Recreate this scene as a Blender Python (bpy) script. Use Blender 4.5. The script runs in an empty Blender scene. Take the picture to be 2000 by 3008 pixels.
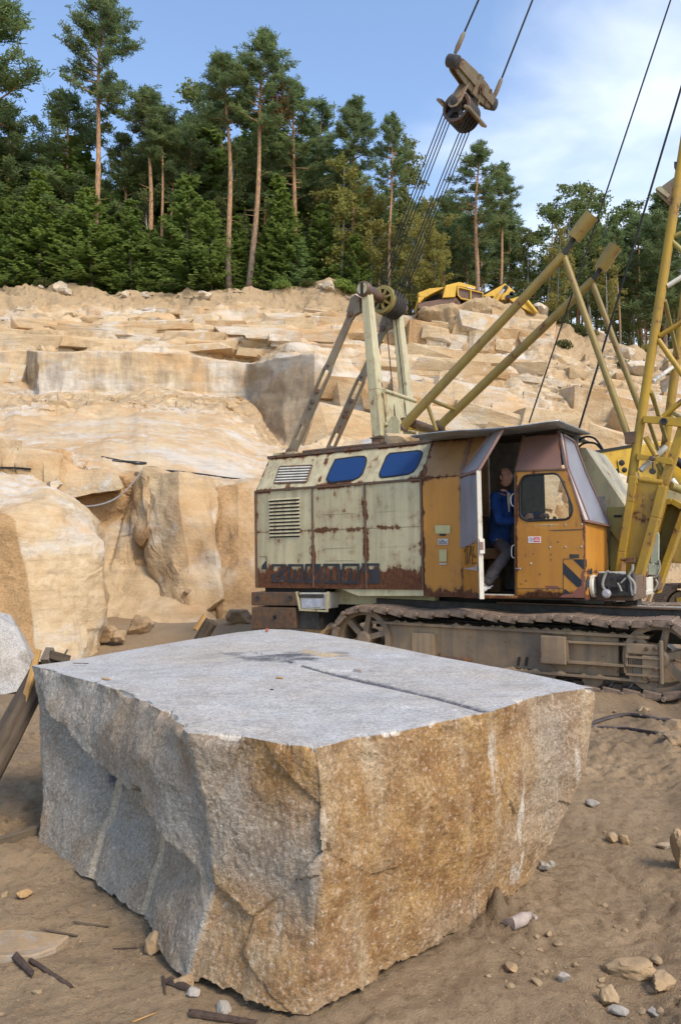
EXPO = .58; SUN_EL = 46; SUN_AZ = 140; SUN_ST = 2.1; SUN_ANG = 18; SKY_ST = .14; SKY_V = 1.45; CLOUD = (8.0, 8.2, 8.3, 1)
import bpy, bmesh, math, random
import numpy as np
from mathutils import Vector, Matrix
from mathutils.bvhtree import BVHTree
R = math.radians
SC = bpy.context.scene
COL = SC.collection
rng = random.Random(7)

# ------------------------------------------------------------------ survey of the place
# the photograph was used like a surveyor's plate: a sight line and a distance give a point
FOC, HZ, CAMZ = 2300.0, 1600.0, 1.6
PITCH = math.atan((HZ - 1504) / FOC)
CAM = Vector((0, 0, CAMZ))
def ray(px, py):
    x = (px - 1000) / FOC; y = (1504 - py) / FOC
    return Vector((x, math.cos(PITCH) - y * math.sin(PITCH), math.sin(PITCH) + y * math.cos(PITCH)))
def at(px, py, Y):
    d = ray(px, py); return CAM + d * (Y / d.y)
def gnd(px, py, z=0.0):
    d = ray(px, py); return CAM + d * ((z - CAMZ) / d.z)
# crane house frame: U forward along the house, V away from us, W up
HA = at(1718, 1757, 8.8)
_c, _s = math.cos(R(33)), math.sin(R(33))
HU = Vector((_c, -_s, .02)).normalized(); HV = Vector((_s, _c, 0)); HW = HU.cross(HV)
def W(u, v, w): return HA + HU * u + HV * v + HW * w
def mp(px, py, v=0.0):
    d = ray(px, py); t = ((HA - CAM).dot(HV) + v) / d.dot(HV); return CAM + d * t
def loc(P):
    q = P - HA; return (q.dot(HU), q.dot(HV), q.dot(HW))
def mpl(px, py, v=0.0): return loc(mp(px, py, v))

# ------------------------------------------------------------------ numpy noise
def _h(i, j, k, s):
    n = (i.astype(np.int64) * 374761393 + j.astype(np.int64) * 668265263 + k.astype(np.int64) * 2147483647 + s * 974634749) & 0xFFFFFFFF
    n = ((n ^ (n >> 13)) * 1274126177) & 0xFFFFFFFF
    n = ((n ^ (n >> 16)) * 2246822519) & 0xFFFFFFFF
    n = n ^ (n >> 15)
    return (n & 0xFFFFFF).astype(np.float64) / 0xFFFFFF
def vn(p, s=0, lin=False):
    f = np.floor(p); t = p - f; t = t if lin else t * t * (3 - 2 * t); i, j, k = f[:, 0], f[:, 1], f[:, 2]
    r = 0
    for a in (0, 1):
        for b in (0, 1):
            for c in (0, 1):
                wgt = (t[:, 0] if a else 1 - t[:, 0]) * (t[:, 1] if b else 1 - t[:, 1]) * (t[:, 2] if c else 1 - t[:, 2])
                r = r + wgt * _h(i + a, j + b, k + c, s)
    return r * 2 - 1
def fbm(p, o=4, s=0, g=.5):
    r = 0; a = 1; q = np.array(p, float)
    for n in range(o):
        r = r + a * vn(q, s + n); q = q * 2.03 + 11.7; a *= g
    return r
ROT3 = np.array([[.36, .48, -.80], [-.80, .60, 0], [.48, .64, .60]])
def facet(p, o=3, s=0, g=.45):
    """noise of flat facets meeting in creases"""
    r = 0; a = 1; q = np.array(p, float) @ ROT3.T
    for n in range(o):
        r = r + a * vn(q, s + n, True); q = (q @ ROT3.T) * 2.1 + 7.3; a *= g
    return r
def cells(p, s=0, jit=1.0):
    """nearest jittered cell: F1, F2, three random numbers of the cell, vector from its seed"""
    f = np.floor(p); n = len(p)
    F1 = np.full(n, 9e9); F2 = np.full(n, 9e9); ids = np.zeros((n, 3)); vec = np.zeros((n, 3))
    for a in (-1, 0, 1):
        for b in (-1, 0, 1):
            for c in (-1, 0, 1):
                i, j, k = f[:, 0] + a, f[:, 1] + b, f[:, 2] + c
                q = np.stack([i + .5 + jit * (_h(i, j, k, s) - .5), j + .5 + jit * (_h(i, j, k, s + 1) - .5), k + .5 + jit * (_h(i, j, k, s + 2) - .5)], 1)
                v = p - q; d = np.sqrt((v * v).sum(1))
                m = d < F1
                F2 = np.where(m, F1, np.minimum(F2, d)); F1 = np.where(m, d, F1)
                vec[m] = v[m]
                ids[m] = np.stack([_h(i, j, k, s + 5), _h(i, j, k, s + 6), _h(i, j, k, s + 7)], 1)[m]
    return F1, F2, ids, vec
BR = np.array([[.97, -.17, .17], [.20, .96, -.18], [-.13, .21, .97]])
def blocks(p, s=0, hh=.6, gg=.8, k=1.0):
    """broken rock: the upper envelope of many tilted joint planes, with sharp creases; second value is 0 in the joints"""
    f = np.floor(p); n = len(p); m1 = np.full(n, -9e9); m2 = np.full(n, -9e9); rid = np.zeros(n)
    for a in (-1, 0, 1):
        for b in (-1, 0, 1):
            for c in (-1, 0, 1):
                i, j, l = f[:, 0] + a, f[:, 1] + b, f[:, 2] + c
                q = np.stack([i + .15 + .7 * _h(i, j, l, s), j + .15 + .7 * _h(i, j, l, s + 1), l + .15 + .7 * _h(i, j, l, s + 2)], 1); v = p - q
                val = hh * (_h(i, j, l, s + 3) - .5) + gg * ((_h(i, j, l, s + 4) - .5) * v[:, 0] + (_h(i, j, l, s + 5) - .5) * v[:, 1] + (_h(i, j, l, s + 6) - .5) * v[:, 2]) - k * np.maximum(0, np.abs(v @ BR).max(1) - .34) - .05 * (v ** 2).sum(1)
                m = val > m1; m2 = np.where(m, m1, np.maximum(m2, val)); m1 = np.where(m, val, m1); rid = np.where(m, _h(i, j, l, s + 7), rid)
    return m1, m1 - m2, rid
def sstep(x, a, b):
    t = np.clip((x - a) / (b - a), 0, 1); return t * t * (3 - 2 * t)

# ------------------------------------------------------------------ objects
def tag(o, label=None, cat=None, group=None, kind=None):
    if label: o['label'] = label
    if cat: o['category'] = cat
    if group: o['group'] = group
    if kind: o['kind'] = kind
    return o
def empty(name, P, label, cat, group=None):
    o = bpy.data.objects.new(name, None); o.empty_display_size = .2; COL.objects.link(o); o.location = P
    return tag(o, label, cat, group)
def wloc(o):
    P = Vector((0, 0, 0))
    while o is not None: P = P + o.location; o = o.parent
    return P
def link(name, me, mat, parent=None, origin=None):
    o = bpy.data.objects.new(name, me); COL.objects.link(o)
    if mat:
        for m in (mat if isinstance(mat, (list, tuple)) else [mat]): me.materials.append(m)
    if parent is not None: o.parent = parent
    elif origin is not None: o.location = origin
    return o
class MB:
    """collects shapes in world coordinates and links them as ONE mesh object"""
    def __init__(s): s.v = []; s.f = []; s.mi = []; s.cur = 0; s.wear = {}
    def add(s, vs, fs):
        b = len(s.v); s.v += [Vector(q) for q in vs]
        for f in fs: s.f.append([b + i for i in f]); s.mi.append(s.cur)
        return s
    def hexa(s, a, b):      # a, b: two quads (lists of 4 points), same winding
        return s.add(list(a) + list(b), [(3, 2, 1, 0), (4, 5, 6, 7), (0, 1, 5, 4), (1, 2, 6, 5), (2, 3, 7, 6), (3, 0, 4, 7)])
    def box(s, c, ax, ay, az):   # centre and three half-axis vectors
        c = Vector(c); ax, ay, az = Vector(ax), Vector(ay), Vector(az)
        a = [c - ax - ay - az, c + ax - ay - az, c + ax + ay - az, c - ax + ay - az]
        return s.hexa(a, [q + az * 2 for q in a])
    def wbox(s, u0, u1, v0, v1, w0, w1):   # box in crane house coordinates
        a = [W(u0, v0, w0), W(u1, v0, w0), W(u1, v1, w0), W(u0, v1, w0)]
        return s.hexa(a, [W(u0, v0, w1), W(u1, v0, w1), W(u1, v1, w1), W(u0, v1, w1)])
    def prism(s, pts, d):
        d = Vector(d); n = len(pts); pts = [Vector(p) for p in pts]
        return s.add(pts + [p + d for p in pts], [tuple(range(n - 1, -1, -1)), tuple(range(n, 2 * n))] + [(i, (i + 1) % n, n + (i + 1) % n, n + i) for i in range(n)])
    def pprism(s, pxy, v0, v1):   # outline seen at depth v0 of the crane house, extruded to v1
        return s.prism([mp(x, y, v0) for x, y in pxy], HV * (v1 - v0))
    def bar(s, a, b, wa, wb, up=None, w2=None):   # rectangular bar a->b, half widths wa (side) wb (up)
        a, b = Vector(a), Vector(b); d = (b - a).normalized(); up = Vector(up) if up is not None else Vector((0, 0, 1))
        sd = d.cross(up).normalized(); up = sd.cross(d).normalized()
        k = w2 or 1.0
        qa = [a - sd * wa - up * wb, a + sd * wa - up * wb, a + sd * wa + up * wb, a - sd * wa + up * wb]
        qb = [b - sd * wa * k - up * wb * k, b + sd * wa * k - up * wb * k, b + sd * wa * k + up * wb * k, b - sd * wa * k + up * wb * k]
        return s.hexa(qa, qb)
    def tube(s, pts, r, n=8, cap=True):
        pts = [Vector(p) for p in pts]; m = len(pts); rs = r if isinstance(r, (list, tuple)) else [r] * m
        vs = []; prev = None
        for i, p in enumerate(pts):
            d = (pts[min(i + 1, m - 1)] - pts[max(i - 1, 0)])
            d = d.normalized() if d.length > 1e-9 else Vector((0, 0, 1))
            if prev is None: x = d.orthogonal().normalized()
            else: x = (prev - d * prev.dot(d)); x = x.normalized() if x.length > 1e-6 else d.orthogonal().normalized()
            prev = x; y = d.cross(x)
            for k in range(n):
                t = 2 * math.pi * k / n; vs.append(p + (x * math.cos(t) + y * math.sin(t)) * rs[i])
        fs = [(i * n + k, i * n + (k + 1) % n, (i + 1) * n + (k + 1) % n, (i + 1) * n + k) for i in range(m - 1) for k in range(n)]
        if cap: fs += [tuple(range(n - 1, -1, -1)), tuple(range((m - 1) * n, m * n))]
        return s.add(vs, fs)
    def lathe(s, o, ax, prof, n=24):   # profile of (along axis, radius)
        o, ax = Vector(o), Vector(ax).normalized(); x = ax.orthogonal().normalized(); y = ax.cross(x); vs = []
        for h, r in prof:
            for k in range(n):
                t = 2 * math.pi * k / n; vs.append(o + ax * h + (x * math.cos(t) + y * math.sin(t)) * max(r, 1e-4))
        m = len(prof)
        fs = [(i * n + k, i * n + (k + 1) % n, (i + 1) * n + (k + 1) % n, (i + 1) * n + k) for i in range(m - 1) for k in range(n)]
        if prof[0] != prof[-1]: fs += [tuple(range(n - 1, -1, -1)), tuple(range((m - 1) * n, m * n))]
        return s.add(vs, fs)
    def panel(s, q, nx, ny, t=.012, dent=0.0, seed=1, wear=.07, back=True):
        """sheet-metal panel: quad q (bottom-left, bottom-right, top-right, top-left seen from outside), gridded, with worn borders"""
        q = [Vector(p) for p in q]; nrm = (q[1] - q[0]).cross(q[3] - q[0]).normalized(); b = len(s.v)
        lx = (q[1] - q[0]).length; ly = (q[3] - q[0]).length
        P = np.array([[(i / nx), (j / ny), seed * 1.7] for j in range(ny + 1) for i in range(nx + 1)])
        nz = fbm(P * np.array([lx * 1.3, ly * 1.3, 1]), 3, seed) * dent
        for idx, (a, c, _) in enumerate(P):
            p = (q[0] * (1 - a) + q[1] * a) * (1 - c) + (q[3] * (1 - a) + q[2] * a) * c
            e = min(a * lx, (1 - a) * lx, c * ly, (1 - c) * ly)
            fade = min(1, e / .08)
            s.v.append(p + nrm * nz[idx] * fade); s.wear[b + idx] = max(0.0, 1 - e / wear)
        for j in range(ny):
            for i in range(nx):
                k = b + j * (nx + 1) + i
                s.f.append([k, k + 1, k + nx + 2, k + nx + 1]); s.mi.append(s.cur)
        if back:
            rim = [b + i for i in range(nx + 1)] + [b + j * (nx + 1) + nx for j in range(1, ny + 1)] + [b + ny * (nx + 1) + i for i in range(nx - 1, -1, -1)] + [b + j * (nx + 1) for j in range(ny - 1, 0, -1)]
            c = len(s.v)
            for i in rim:
                s.wear[len(s.v)] = 1.0; s.v.append(s.v[i] - nrm * t)
            m = len(rim)
            for i in range(m):
                s.f.append([rim[i], c + i, c + (i + 1) % m, rim[(i + 1) % m]]); s.mi.append(s.cur)
            s.f.append([c + i for i in range(m - 1, -1, -1)]); s.mi.append(s.cur)
        return s
    def build(s, name, mat, parent=None, smooth=False, bevel=0.0, origin=None, attrs=None):
        off = wloc(parent) if parent is not None else (Vector(origin) if origin is not None else Vector((0, 0, 0)))
        me = bpy.data.meshes.new(name)
        me.from_pydata([tuple(p - off) for p in s.v], [], s.f)
        if s.wear:
            a = me.attributes.new('wear', 'FLOAT', 'POINT')
            arr = np.zeros(len(s.v)); 
            for k, x in s.wear.items(): arr[k] = x
            a.data.foreach_set('value', arr)
        if attrs:
            for nme, arr in attrs.items():
                a = me.attributes.new(nme, 'FLOAT', 'POINT'); a.data.foreach_set('value', np.asarray(arr, float))
        if any(s.mi): me.polygons.foreach_set('material_index', s.mi)
        if smooth: me.polygons.foreach_set('use_smooth', [True] * len(me.polygons))
        me.update()
        o = link(name, me, mat, parent, off)
        if smooth:
            try: me.set_sharp_from_angle(angle=R(40))
            except Exception: pass
        if bevel:
            m = o.modifiers.new('bevel', 'BEVEL'); m.width = bevel; m.segments = 2; m.limit_method = 'ANGLE'; m.angle_limit = R(35); m.harden_normals = False
        return o
def grid_mesh(name, V, nx, ny, mat, attrs=None, smooth=True, parent=None, wrap=False, origin=None, extra_faces=None):
    """V: (ny*nx,3) array in rows of nx"""
    off = np.array(wloc(parent) if parent is not None else (origin if origin is not None else (0, 0, 0)))
    j, i = np.meshgrid(np.arange(ny - 1), np.arange(nx if wrap else nx - 1), indexing='ij')
    i2 = (i + 1) % nx
    F = np.stack([j * nx + i, j * nx + i2, (j + 1) * nx + i2, (j + 1) * nx + i], -1).reshape(-1, 4)
    me = bpy.data.meshes.new(name); n = len(V); m = len(F)
    me.vertices.add(n); me.vertices.foreach_set('co', (V - off).astype(np.float32).ravel())
    me.loops.add(m * 4); me.loops.foreach_set('vertex_index', F.astype(np.int32).ravel())
    me.polygons.add(m); me.polygons.foreach_set('loop_start', np.arange(0, m * 4, 4, dtype=np.int32)); me.polygons.foreach_set('loop_total', np.full(m, 4, np.int32))
    if smooth: me.polygons.foreach_set('use_smooth', np.ones(m, bool))
    me.update(calc_edges=True)
    for nme, arr in (attrs or {}).items():
        a = me.attributes.new(nme, 'FLOAT', 'POINT'); a.data.foreach_set('value', np.asarray(arr, np.float32))
    o = link(name, me, mat, parent, Vector(off))
    return o, F

# ------------------------------------------------------------------ materials
class NT:
    def __init__(s, name):
        s.m = bpy.data.materials.new(name); s.m.use_nodes = True; s.t = s.m.node_tree; s.n = s.t.nodes; s.n.clear()
        s.out = s.n.new('ShaderNodeOutputMaterial'); s.tc = s.n.new('ShaderNodeTexCoord')
    def l(s, a, b): s.t.links.new(a, b)
    def inp(s, sock, v):
        if isinstance(v, bpy.types.NodeSocket): s.l(v, sock)
        elif v is not None: sock.default_value = v
    def mp(s, scale=(1, 1, 1), coord='Object', rot=(0, 0, 0)):
        n = s.n.new('ShaderNodeMapping'); s.l(s.tc.outputs[coord], n.inputs[0]); n.inputs['Scale'].default_value = scale; n.inputs['Rotation'].default_value = rot; return n.outputs[0]
    def noise(s, sc, det=6, rough=.55, vec=None, dist=0):
        n = s.n.new('ShaderNodeTexNoise'); s.l(vec if vec is not None else s.tc.outputs['Object'], n.inputs['Vector'])
        n.inputs['Scale'].default_value = sc; n.inputs['Detail'].default_value = det; n.inputs['Roughness'].default_value = rough; n.inputs['Distortion'].default_value = dist; return n.outputs['Fac']
    def voro(s, sc, vec=None, feat='F1', out='Distance'):
        n = s.n.new('ShaderNodeTexVoronoi'); n.feature = feat; s.l(vec if vec is not None else s.tc.outputs['Object'], n.inputs['Vector']); n.inputs['Scale'].default_value = sc; return n.outputs[out]
    def ramp(s, f, stops, interp='LINEAR'):
        n = s.n.new('ShaderNodeValToRGB'); s.inp(n.inputs[0], f); e = n.color_ramp; e.interpolation = interp
        while len(e.elements) < len(stops): e.elements.new(.5)
        for k, (p, c) in enumerate(stops):
            e.elements[k].position = p; e.elements[k].color = (c[0], c[1], c[2], 1) if isinstance(c, (tuple, list)) else (c, c, c, 1)
        return n.outputs[0]
    def mix(s, f, a, b, mode='MIX'):
        n = s.n.new('ShaderNodeMix'); n.data_type = 'RGBA'; n.blend_type = mode; s.inp(n.inputs[0], f)
        for k, v in ((6, a), (7, b)):
            if isinstance(v, (tuple, list)): v = (v[0], v[1], v[2], 1)
            s.inp(n.inputs[k], v)
        return n.outputs[2]
    def math(s, op, a, b=None, clamp=False):
        n = s.n.new('ShaderNodeMath'); n.operation = op; n.use_clamp = clamp; s.inp(n.inputs[0], a)
        if b is not None: s.inp(n.inputs[1], b)
        return n.outputs[0]
    def attr(s, name):
        n = s.n.new('ShaderNodeAttribute'); n.attribute_name = name; return n.outputs['Fac']
    def rand(s): return s.n.new('ShaderNodeObjectInfo').outputs['Random']
    def bump(s, h, st=.3, dist=.02, normal=None):
        n = s.n.new('ShaderNodeBump'); s.inp(n.inputs['Height'], h); n.inputs['Strength'].default_value = st; n.inputs['Distance'].default_value = dist
        if normal is not None: s.l(normal, n.inputs['Normal'])
        return n.outputs[0]
    def bsdf(s, col, rough=.6, metal=0.0, normal=None, spec=.4, trans=0.0, alpha=None):
        b = s.n.new('ShaderNodeBsdfPrincipled')
        if isinstance(col, (tuple, list)): col = (col[0], col[1], col[2], 1)
        s.inp(b.inputs['Base Color'], col); s.inp(b.inputs['Roughness'], rough); s.inp(b.inputs['Metallic'], metal); b.inputs['Specular IOR Level'].default_value = spec
        b.inputs['Transmission Weight'].default_value = trans
        if alpha is not None: s.inp(b.inputs['Alpha'], alpha)
        if normal is not None: s.l(normal, b.inputs['Normal'])
        s.l(b.outputs[0], s.out.inputs[0]); s.b = b; return s.m
def paint(name, base, rust=.5, base2=None, streak=.25, rough=.45, dirt=(.10, .075, .05), dirtamt=.35, low=None, rustcol=((.05, .018, .010), (.16, .060, .022))):
    """weathered paint: patchy fading, vertical run marks, rust that starts from worn borders"""
    t = NT(name)
    big = t.noise(1.3, 5, .6); med = t.noise(7, 8, .62); fine = t.noise(38, 6, .6)
    run = t.noise(1, 5, .6, t.mp((9, 9, .55))); run2 = t.noise(1, 4, .6, t.mp((26, 26, 1.4)))
    b2 = base2 or tuple(c * .72 for c in base)
    col = t.mix(t.ramp(big, [(.35, 0), (.65, 1)]), base, b2)
    col = t.mix(t.math('MULTIPLY', t.ramp(run, [(.45, 0), (.75, 1)]), dirtamt), col, dirt)
    col = t.mix(t.math('MULTIPLY', t.ramp(fine, [(.45, 0), (.8, 1)]), .18), col, tuple(min(1, c * 1.25) for c in base))
    w = t.attr('wear')
    m = t.math('ADD', t.math('MULTIPLY', med, .85), t.math('MULTIPLY', t.math('MULTIPLY', w, t.ramp(t.noise(2.6, 4, .6), [(.38, .15), (.62, 1)])), .40))
    m = t.math('ADD', m, t.math('MULTIPLY', t.math('SUBTRACT', run2, .5), streak))
    m = t.math('ADD', m, t.math('MULTIPLY', t.math('SUBTRACT', big, .5), .35))
    if low is not None:   # rust climbing from a corroded lower border: attribute-free, real height of the part
        z = t.n.new('ShaderNodeSeparateXYZ'); t.l(t.tc.outputs['Object'], z.inputs[0])
        m = t.math('ADD', m, t.math('MULTIPLY', t.math('SUBTRACT', low, z.outputs[2]), 2.2, True))
    th = .66 - .22 * rust
    rm = t.ramp(m, [(th, 0), (th + .07, 1)])
    rm0 = t.ramp(m, [(th - .10, 0), (th + .02, 1)])
    col = t.mix(t.math('MULTIPLY', rm0, .45), col, (rustcol[1][0] * 1.5, rustcol[1][1] * 1.9, rustcol[1][2] * 2))
    rc = t.ramp(t.noise(22, 6, .65), [(.3, rustcol[0]), (.7, rustcol[1])])
    col = t.mix(rm, col, rc)
    ro = t.mix(rm, (rough,) * 3, (.9,) * 3)
    h = t.math('ADD', t.math('MULTIPLY', fine, .25), t.math('MULTIPLY', rm, -.5))
    return t.bsdf(col, ro, normal=t.bump(h, .35, .006))
def plain(name, col, rough=.6, metal=0.0, var=.25, sc=12, bump=.15, spec=.4, stretch=(1, 1, 1)):
    t = NT(name); v = t.mp(stretch)
    n = t.noise(sc, 6, .6, v); n2 = t.noise(sc * 5, 4, .6, v)
    c = t.mix(t.ramp(n, [(.3, 0), (.7, 1)]), tuple(x * (1 - var) for x in col), tuple(min(1, x * (1 + var)) for x in col))
    return t.bsdf(c, rough, metal, t.bump(n2, bump, .006), spec)
# ------------------------------------------------------------------ camera, light, sky
cam = bpy.data.cameras.new('camera'); cam.sensor_fit = 'VERTICAL'; cam.sensor_height = 24.0
cam.lens = FOC / 3008 * 24.0; cam.clip_start = .05; cam.clip_end = 2000
co = bpy.data.objects.new('camera', cam); COL.objects.link(co); co.location = CAM; co.rotation_euler = (R(90) + PITCH, 0, 0)
SC.camera = co
SC.view_settings.view_transform = 'Standard'; SC.view_settings.look = 'None'; SC.view_settings.exposure = EXPO; SC.view_settings.gamma = 1
world = bpy.data.worlds.new('World'); SC.world = world; world.use_nodes = True
wt = world.node_tree; wn = wt.nodes; wn.clear()
wo = wn.new('ShaderNodeOutputWorld'); bg = wn.new('ShaderNodeBackground'); sky = wn.new('ShaderNodeTexSky')
sky.sky_type = 'NISHITA'; sky.sun_disc = False; sky.sun_elevation = R(SUN_EL); sky.sun_rotation = R(SUN_AZ); sky.air_density = 1.0; sky.dust_density = 1.3; sky.ozone_density = 1.6
bg.inputs[1].default_value = SKY_ST
hs = wn.new('ShaderNodeHueSaturation'); hs.inputs['Saturation'].default_value = 1.0; hs.inputs['Value'].default_value = SKY_V; wt.links.new(sky.outputs[0], hs.inputs['Color'])
# thin high cloud, thicker towards the lower right part of the sky
tc = wn.new('ShaderNodeTexCoord'); mpn = wn.new('ShaderNodeMapping'); wt.links.new(tc.outputs['Generated'], mpn.inputs[0]); mpn.inputs['Scale'].default_value = (1.6, 1.6, 3.4); mpn.inputs['Rotation'].default_value = (R(12), R(24), R(20))
cn = wn.new('ShaderNodeTexNoise'); wt.links.new(mpn.outputs[0], cn.inputs['Vector']); cn.inputs['Scale'].default_value = 2.1; cn.inputs['Detail'].default_value = 6; cn.inputs['Roughness'].default_value = .48; cn.inputs['Distortion'].default_value = .35
dt = wn.new('ShaderNodeVectorMath'); dt.operation = 'DOT_PRODUCT'; wt.links.new(tc.outputs['Generated'], dt.inputs[0]); dt.inputs[1].default_value = Vector((.46, .88, .12)).normalized()
r1 = wn.new('ShaderNodeMapRange'); wt.links.new(dt.outputs['Value'], r1.inputs[0]); r1.inputs[1].default_value = .84; r1.inputs[2].default_value = 1.0; r1.inputs[3].default_value = -.20; r1.inputs[4].default_value = .42
ad = wn.new('ShaderNodeMath'); ad.operation = 'ADD'; wt.links.new(cn.outputs['Fac'], ad.inputs[0]); wt.links.new(r1.outputs[0], ad.inputs[1])
r2 = wn.new('ShaderNodeMapRange'); wt.links.new(ad.outputs[0], r2.inputs[0]); r2.inputs[1].default_value = .40; r2.inputs[2].default_value = 1.02; r2.inputs[3].default_value = 0; r2.inputs[4].default_value = .7; r2.interpolation_type = 'SMOOTHSTEP'
mx = wn.new('ShaderNodeMix'); mx.data_type = 'RGBA'; wt.links.new(r2.outputs[0], mx.inputs[0]); wt.links.new(hs.outputs[0], mx.inputs[6]); mx.inputs[7].default_value = CLOUD
wt.links.new(mx.outputs[2], bg.inputs[0]); wt.links.new(bg.outputs[0], wo.inputs[0])
sl = bpy.data.lights.new('sun', 'SUN'); sl.energy = SUN_ST; sl.angle = R(SUN_ANG); sl.color = (1, .89, .74)
so = bpy.data.objects.new('sun', sl); COL.objects.link(so)
sd = Vector((math.sin(R(SUN_AZ)) * math.cos(R(SUN_EL)), math.cos(R(SUN_AZ)) * math.cos(R(SUN_EL)), math.sin(R(SUN_EL))))
so.rotation_euler = sd.to_track_quat('Z', 'Y').to_euler(); so.location = (0, 0, 40)

# ------------------------------------------------------------------ stone, sand materials
def rock_mat(name, sc=1.0, base=(.56, .435, .275), base2=(.45, .325, .185), org=(.47, .29, .135), pale=(.60, .555, .48), soil=(.42, .30, .17), dark=(.085, .07, .055), grain=1.0, bumpst=.6, crack=1.0):
    t = NT(name)
    n1 = t.noise(.55 * sc, 8, .62); n2 = t.noise(2.6 * sc, 9, .65); n3 = t.noise(14 * sc, 7, .65)
    run = t.noise(1, 6, .6, t.mp((2.2 * sc, 2.2 * sc, .25 * sc))); bed = t.noise(1, 7, .65, t.mp((.8 * sc, .8 * sc, 5 * sc), rot=(.08, .1, 0)))
    def m(a, n, k=1.0, lo=.42, hi=.62):   # attribute broken up by noise
        x = t.math('ADD', t.math('MULTIPLY', t.attr(a), k), t.math('SUBTRACT', n, .5)); return t.ramp(x, [(lo, 0), (hi, 1)])
    col = t.mix(t.ramp(n2, [(.32, 0), (.68, 1)]), base, base2)
    col = t.mix(t.math('MULTIPLY', t.ramp(n1, [(.42, 0), (.62, 1)]), .78), col, org)
    nv = t.noise(.28 * sc, 7, .62, t.mp((1, 1, 2.2))); col = t.mix(t.math('MULTIPLY', t.ramp(nv, [(.50, 0), (.62, 1)]), .75), col, tuple(x * .88 for x in pale)); col = t.mix(t.math('MULTIPLY', t.ramp(nv, [(.30, 1), (.44, 0)]), .45), col, tuple(x * .8 for x in base2))
    col = t.mix(t.math('MULTIPLY', t.ramp(bed, [(.5, 0), (.70, 1)]), .55), col, tuple(x * .62 for x in base2))
    col = t.mix(m('org', n1), col, t.mix(t.ramp(n3, [(.3, 0), (.7, 1)]), org, tuple(x * .6 for x in org)))
    col = t.mix(m('pale', n2), col, t.mix(t.ramp(n3, [(.3, 0), (.7, 1)]), pale, tuple(x * .78 for x in pale)))
    col = t.mix(m('soil', n2), col, t.mix(t.ramp(n3, [(.3, 0), (.7, 1)]), soil, tuple(x * .7 for x in soil)))
    col = t.mix(t.math('MULTIPLY', m('run', run, 1.0, .45, .7), .55), col, tuple(x * .8 for x in (.19, .15, .11)))
    col = t.mix(m('dark', n3, 1.0, .45, .7), col, dark)
    sp = t.noise(55 * sc * grain, 3, .7); col = t.mix(t.ramp(sp, [(.60, 0), (.74, .5)]), col, tuple(x * .3 for x in base2)); col = t.mix(t.ramp(sp, [(.24, .35), (.38, 0)]), col, (.8, .76, .68))
    h = t.math('ADD', t.math('MULTIPLY', n2, .7), t.math('ADD', t.math('MULTIPLY', n3, .45), t.math('MULTIPLY', bed, .3)))
    return t.bsdf(col, .92, normal=t.bump(h, bumpst, .12 / sc), spec=.2)
M_CLIFF = rock_mat('quarry_rock')
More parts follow.
